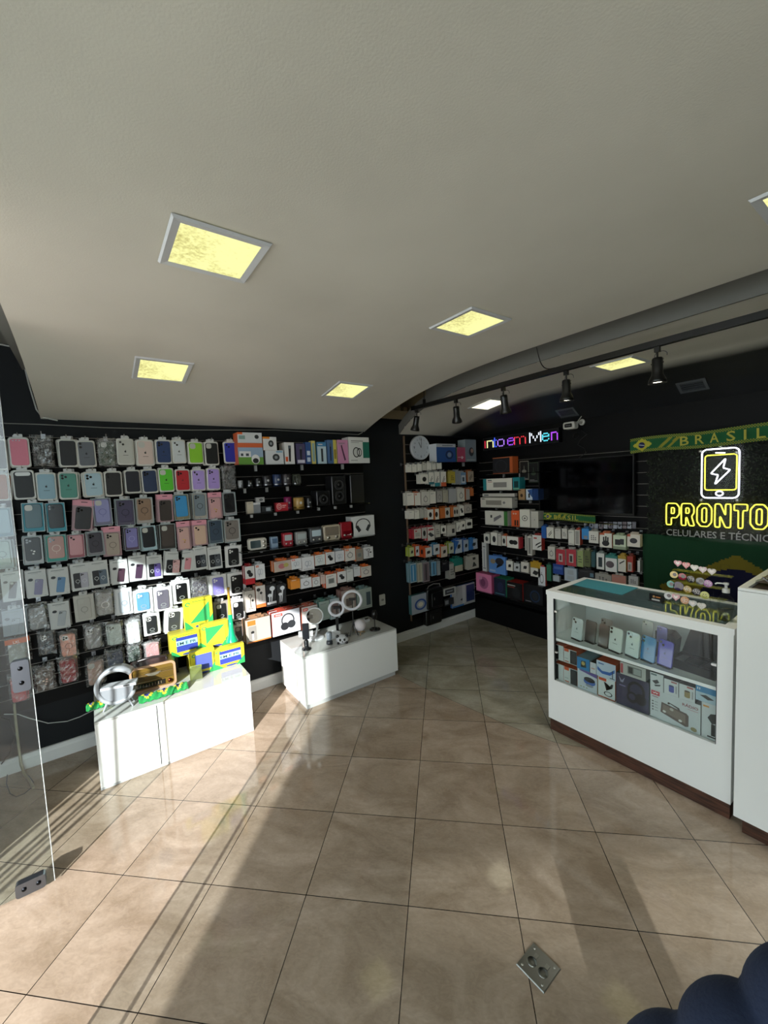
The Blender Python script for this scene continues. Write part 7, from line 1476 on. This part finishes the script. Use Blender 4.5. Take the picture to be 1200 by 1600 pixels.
o = thing('power_adapter', 'small white plug adapter behind the moon lamp', 'adapter', (p.x-.03, p.y, P2+.001), PI/2)
g = G(); g.bev(rr(0, .012, .06, .024, .005), .05, 0, wpl, .003); g.build('housing', o); g = G(); g.box(-.015, .01, .024, .015, .03, .03, bl); g.build('plug', o)
g = G(); P = [(T2(540, 998).x, T2(540, 998).y, P2+.006)]
for i in range(14): q = T2(538+i*.9+4*math.sin(i*1.6), 996-3*math.cos(i*1.4)); P.append((q.x-.05, q.y, P2+.007+.008*(i % 2)))
g.tube(P, .0025, bl); tag(g.build('tangled_cable'), 'tangled thin black cable around the panda lamp', 'cable')
g = G(); P = [(-3.10, 2.183, .20), (-3.10, 2.20, .06), (-3.08, 2.235, .004), (-3.02, 2.25, .004), (-3.0, 2.21, .004), (-3.04, 2.19, .004)]
g.tube(P, .0025, bl); tag(g.build('floor_cable'), 'thin dark cable looping on the floor beside the far cabinet', 'cable')
# wall outlet
p = onx(597, 937, WX)
o = thing('power_outlet', 'white wall power outlet on the black wall above the far cabinet', 'outlet', (WX+.010, p.y, p.z-.058), PI/2)
g = G(); g.bev(rr(0, .058, .075, .118, .01, 4), .0095, 0, mat('#c4c4bc', 'plastic'), .003); g.build('cover_plate', o); g = G(); g.prism(rr(0, .058, .034, .022, .008), 0, -.002, ('#8f8f88', 'plastic')); [g.prism(ellp(x, .058, .0025, .0025, 8), -.002, -.003, '#26262a') for x in (-.009, 0, .009)]; g.build('socket', o)

# ================================================================ CABLES ALONG THE WALL
def cable(label, pts, r, col, name='cable'):
    g = G(); g.tube([Vector(p) for p in pts], r, mat(col, 'plastic'), n=6); return tag(g.build(name), label, 'cable')
P = [onx(x, y, WX+.012) for x, y in ((-10, 661), (60, 663), (160, 668), (300, 672), (430, 672), (500, 676), (560, 679))]
cable('long grey cable running above the phone cases under the ceiling edge', P, .0035, '#8d8d88')
P = [onx(x, y, WX+.012) for x, y in ((560, 679), (566, 676), (568, 668), (562, 661))]
cable('short white cable bend at the column under the ceiling edge', P, .004, '#b5b5b0')
P = [onx(x, y, WX+.016) for x, y in ((-5, 537), (15, 541), (33, 550), (45, 600), (57, 640), (66, 652), (90, 657))]
cable('white cable drooping down the dark wall past the ceiling corner', P, .005, '#c4c6c4')
P = [onx(x, y, WX+.03) for x, y in ((22, 1099), (25, 1130), (29, 1165), (33, 1195))]+[onz(38, 1209, .006), onz(48, 1222, .006), onz(52, 1231, .006)]
cable('beige braided cord hanging down to the floor behind the glass door', P, .008, '#a09a80')
P = [onx(x, y, WX+.03) for x, y in ((6, 1116), (28, 1116), (45, 1122), (75, 1130), (105, 1127), (125, 1120), (147, 1109))]
cable('thin white cable sagging between the wall and the near white cabinet', P, .003, '#c4c6c4')
P = [onx(x, y, WX+.03) for x, y in ((-6, 1120), (14, 1125), (23, 1150), (15, 1178), (2, 1194))]
cable('black cable curve on the wall behind the glass door', P, .004, '#0c0c0e')
P = [onz(x, y, .006) for x, y in ((8, 1190), (12, 1205), (10, 1225), (16, 1240), (25, 1245), (38, 1240), (50, 1230), (52, 1222), (45, 1212))]
cable('thin black cable loop on the tiles behind the glass door', P, .003, '#141416')

# ================================================================ GLASS DOOR
DX = -2.384
o = thing('glass_door', 'open frameless glass door with metal patch fittings', 'glass door', (DX, -.285, 0))
g = G(); g.box(-.005, -.95, .012, .005, 0, 2.5, DOORGLASS); g.build('glass_pane', o)
g = G(); g.box(-.0055, -.0015, .012, .0055, .0005, 2.5, mat('#b9c4c4', 'plastic')); g.build('polished_edge', o)
mt = mat('#6f747c', 'metal')
def patch(nm, y0, y1, z0, z1):
    g = G(); s = [(y, z) for y, z in rr((y0+y1)/2, (z0+z1)/2, y1-y0, z1-z0, .012, 4)]
    n = len(s); V = [(.016, y, z) for y, z in s]+[(-.016, y, z) for y, z in s]; g.add(V, [tuple(range(n)), tuple(range(2*n-1, n-1, -1))]+[(i, i+n, (i+1) % n+n, (i+1) % n) for i in range(n)], mt); return g.build(nm, o)
pl = patch('lock_plate', -.065, -.004, .945, 1.085)
for z in (.985, 1.05):
    g = G(); g.lathe([(.009, .016), (.009, .019), (.001, .019)], mat('#23262a', 'metal'), c=(0, -.034, z), ax='x', n=14); g.build('bolt', pl)
pl = patch('bottom_patch', -.135, -.03, .012, .075)
for y in (-.055, -.105):
    g = G(); g.lathe([(.009, .016), (.009, .019), (.001, .019)], mat('#23262a', 'metal'), c=(0, y, .045), ax='x', n=14); g.build('bolt', pl)
# steel floor plate of the door closer
q = [onz(x, y, 0) for x, y in ((805, 1507), (849, 1552), (877, 1515), (835, 1475))]
cx = sum(p.x for p in q)/4; cy2 = sum(p.y for p in q)/4
o = thing('floor_socket_plate', 'square brushed steel floor socket plate with two round lids', 'floor plate', (cx, cy2, .0008), .03)
g = G(); g.add(*((lambda a, h: ([(-a, -a, 0), (a, -a, 0), (a, a, 0), (-a, a, 0), (-a+.002, -a+.002, h), (a-.002, -a+.002, h), (a-.002, a-.002, h), (-a+.002, a-.002, h)], [(3, 2, 1, 0), (4, 5, 6, 7), (0, 1, 5, 4), (1, 2, 6, 5), (2, 3, 7, 6), (3, 0, 4, 7)]))(.056, .004)), mat('#8d8f8a', 'metal')); g.build('plate', o)
for sx in (-1, 1):
    g = G(); g.lathe([(.001, .0065), (.0165, .0065), (.0175, .0042)], mat('#7d7f7a', 'metal'), c=(sx*.022, -.006, 0), n=22); g.box(sx*.022-.007, .012, .004, sx*.022+.007, .03, .006, mat('#9a9c97', 'metal')); g.build('socket_lid', o)
for x, y in ((-.04, .04), (.04, .04), (-.04, -.04), (.04, -.04)):
    g = G(); g.lathe([(.001, .0055), (.004, .0052), (.0045, .0042)], mat('#c9c9c4', 'metal'), c=(x, y, 0), n=10); g.build('screw', o)
p = onz(742, 1519/1600*1400, 0)

# ================================================================ OUTSIDE THE DOORWAY
g = G(); g.box(WX, -.98, -.02, -2.38, -.90, 2.78, mat('#6f6e6a', 'paint')); struct(g, 'wall_sun_blocker')  # added unseen pier that keeps the sun off the left wall
g = G()
g.tube([(-1.453, -.35, 0), (-1.453, -.35, 2.78)], .006, mat('#55585c', 'metal')); g.tube([(-1.293, -.35, 0), (-1.293, -.35, 2.78)], .008, mat('#55585c', 'metal')); struct(g, 'door_frame_1')
g = G(); g.box(-1.453, -.355, 0, 2.4, -.345, 2.78, glass_mat('shopfront_glass', (.80, .84, .84), 1.0)); struct(g, 'window_1')
o = thing('metal_rack', 'dark metal rack with slanted bars standing outside the doorway', 'rack', (-1.60, -1.42, 0))  # bars added out of view to cast stripes on the tiles
bm2 = mat('#26282b', 'metal')
g = G(); g.tube([(0, 0, .012), (.0, .28, .012)], .012, bm2); g.tube([(-.5, .1, .012), (.0, .1, .012)], .012, bm2); g.build('foot', o)
for i in range(9):
    g = G(); g.tube([(.10-.045*i, -.05+.02*(i % 3), .01), (.16-.05*i+.06*(i % 2), -.05, 1.5)], .007+.004*(i % 3 == 0), bm2); g.build('bar', o)

# ================================================================ PERSON AT THE EDGE OF THE FRAME
def person():
    o = thing('person', 'person in a navy blue quilted jacket, only the sleeve entering the picture corner', 'person', (.32, .42, 0))
    navy = mat('#16233f', 'cloth'); skin = mat('#b98a6d', 'sil'); dark = mat('#1b1d22', 'cloth'); hair = mat('#1c1512', 'cloth')
    def skinmesh(name, verts, edges, rad, m, root=0, parent=None, sub=2):
        me = bpy.data.meshes.new(name); me.from_pydata(verts, edges, []); ob = bpy.data.objects.new(name, me); COL.objects.link(ob); ob.parent = parent
        md = ob.modifiers.new('skin', 'SKIN'); me.skin_vertices[0].data  # radii layer
        for i, r in enumerate(rad): me.skin_vertices[0].data[i].radius = (r, r) if not isinstance(r, tuple) else r
        me.skin_vertices[0].data[root].use_root = True
        md.use_smooth_shade = True
        s = ob.modifiers.new('sub', 'SUBSURF'); s.levels = sub; s.render_levels = sub
        me.materials.append(m); return ob
    # body: pelvis root, legs, spine, neck, head, hands; standing, arm bent forward
    V = [(0, 0, .95), (0, 0, 1.15), (0, 0, 1.36), (0, .01, 1.48), (0, .0, 1.56), (0, .0, 1.66), (0, .0, 1.74),
         (-.09, 0, .90), (-.11, .02, .50), (-.11, 0, .09), (-.13, -.12, .04), (.09, 0, .90), (.11, .02, .50), (.11, 0, .09), (.09, -.12, .04)]
    E_ = [(0, 1), (1, 2), (2, 3), (3, 4), (4, 5), (5, 6), (0, 7), (7, 8), (8, 9), (9, 10), (0, 11), (11, 12), (12, 13), (13, 14)]
    rad = [.13, .13, .15, .09, .055, .088, .075, .085, .06, .045, .035, .085, .06, .045, .035]
    b = skinmesh('body', V, E_, rad, skin, 0, o)
    # trousers and jacket
    V = [(0, 0, .97), (-.09, 0, .90), (-.11, .02, .50), (-.11, 0, .10), (.09, 0, .90), (.11, .02, .50), (.11, 0, .10)]
    skinmesh('trousers', V, [(0, 1), (1, 2), (2, 3), (0, 4), (4, 5), (5, 6)], [.15, .105, .085, .07, .105, .085, .07], dark, 0, o)
    g = G(); pr = []
    z = .88
    prof = [.185, .20, .195, .2, .205, .21, .205, .18, .10]
    for i in range(8):
        a, b2 = prof[i], prof[i+1]; z0 = .86+i*.085
        for t in lsp(0, 1, 7)[:-1]: pr.append((a+(b2-a)*t+.022*math.sin(PI*t), z0+.085*t))
    pr = [(.17, .86)]+pr+[(.075, 1.54), (.07, 1.52)]
    g.lathe(pr, navy, n=36); o2 = g.build('jacket', o); o2.scale = (1, .72, 1)
    def sleeve(P, r0, r1, name):
        g = G(); N = 96; PP = []; rr_ = []
        L = [0]
        for a, b2 in zip(P[:-1], P[1:]): L.append(L[-1]+(Vector(b2)-Vector(a)).length)
        for i in range(N+1):
            s = L[-1]*i/N; k = max(j for j in range(len(P)-1) if L[j] <= s+1e-9); t = (s-L[k])/(L[k+1]-L[k]); p = Vector(P[k]).lerp(Vector(P[k+1]), t)
            PP.append(p); rr_.append((r0+(r1-r0)*s/L[-1])*(.84+.20*abs(math.sin(PI*s/.075+.6))**.7))
        # relax the elbow
        for _ in range(22): PP = [PP[0]]+[(PP[i-1]+PP[i]*2+PP[i+1])/4 for i in range(1, N)]+[PP[-1]]
        g.tube(PP, rr_, navy, n=40); return g.build(name, o)
    sh, el, wr = Vector(SH), Vector(EL), Vector(WR)
    sleeve([sh, el, wr], .075, .055, 'sleeve')
    sleeve([(.19, 0, 1.42), (.27, .02, 1.12), (.26, -.10, .90)], .075, .055, 'sleeve')
    def hand(w0, dirn, side, name):
        d = Vector(dirn).normalized(); s = d.cross(Vector((0, 0, 1))).normalized()*side; u = s.cross(d).normalized()
        V = [w0, w0+d*.05, w0+d*.09]; E_ = [(0, 1), (1, 2)]; rad = [.024, .03, .028]
        for i, (off, ln) in enumerate(((-.03, .062), (-.01, .075), (.01, .07), (.03, .055))):
            k = len(V); b0 = w0+d*.095+s*off; V += [b0, b0+d*ln*.55-u*.006, b0+d*ln*.95-u*.022]; E_ += [(2, k), (k, k+1), (k+1, k+2)]; rad += [.010, .009, .008]
        k = len(V); b0 = w0+d*.035-s*.034; V += [b0, b0+d*.03-s*.016, b0+d*.055-s*.02]; E_ += [(1, k), (k, k+1), (k+1, k+2)]; rad += [.012, .010, .009]
        return skinmesh(name, [tuple(v) for v in V], E_, rad, skin, 0, o, 1)
    hand(wr, (wr-el), 1, 'hand'); hand(Vector((.26, -.10, .90)), (-.0, -.4, -1), -1, 'hand')
    g = G(); g.sphere((0, .012, 1.70), .098, hair, 20, 1.1); hb = g.build('hair', o)
    g = G()
    for x in (-.032, .032): g.sphere((x, -.088, 1.69), .011, mat('#e0ddd8', 'gloss'), 10); g.sphere((x, -.097, 1.69), .005, mat('#2a1c14', 'gloss'), 8)
    g.tube([(0, -.085, 1.69), (0, -.108, 1.655), (0, -.095, 1.648)], [.006, .012, .009], skin); g.tube([(-.022, -.086, 1.622), (0, -.096, 1.620), (.022, -.086, 1.622)], .005, mat('#9a5a50', 'sil')); g.build('face', o)
    for x in (-.09, .09):
        g = G(); g.sphere((x, .01, 1.68), .02, skin, 10, 1.4); g.build('ear', o)
    return o
SH, EL, WR = (-.185, 0, 1.39), (-.385, -.18, 1.163), (-.25, -.36, 1.02)
PERS = person()
PERS.location = (.247, .582, 0)

dl = [k for k, v in LABELS.items() if len(v) > 1]
print('DUPLICATE LABELS', dl[:20])
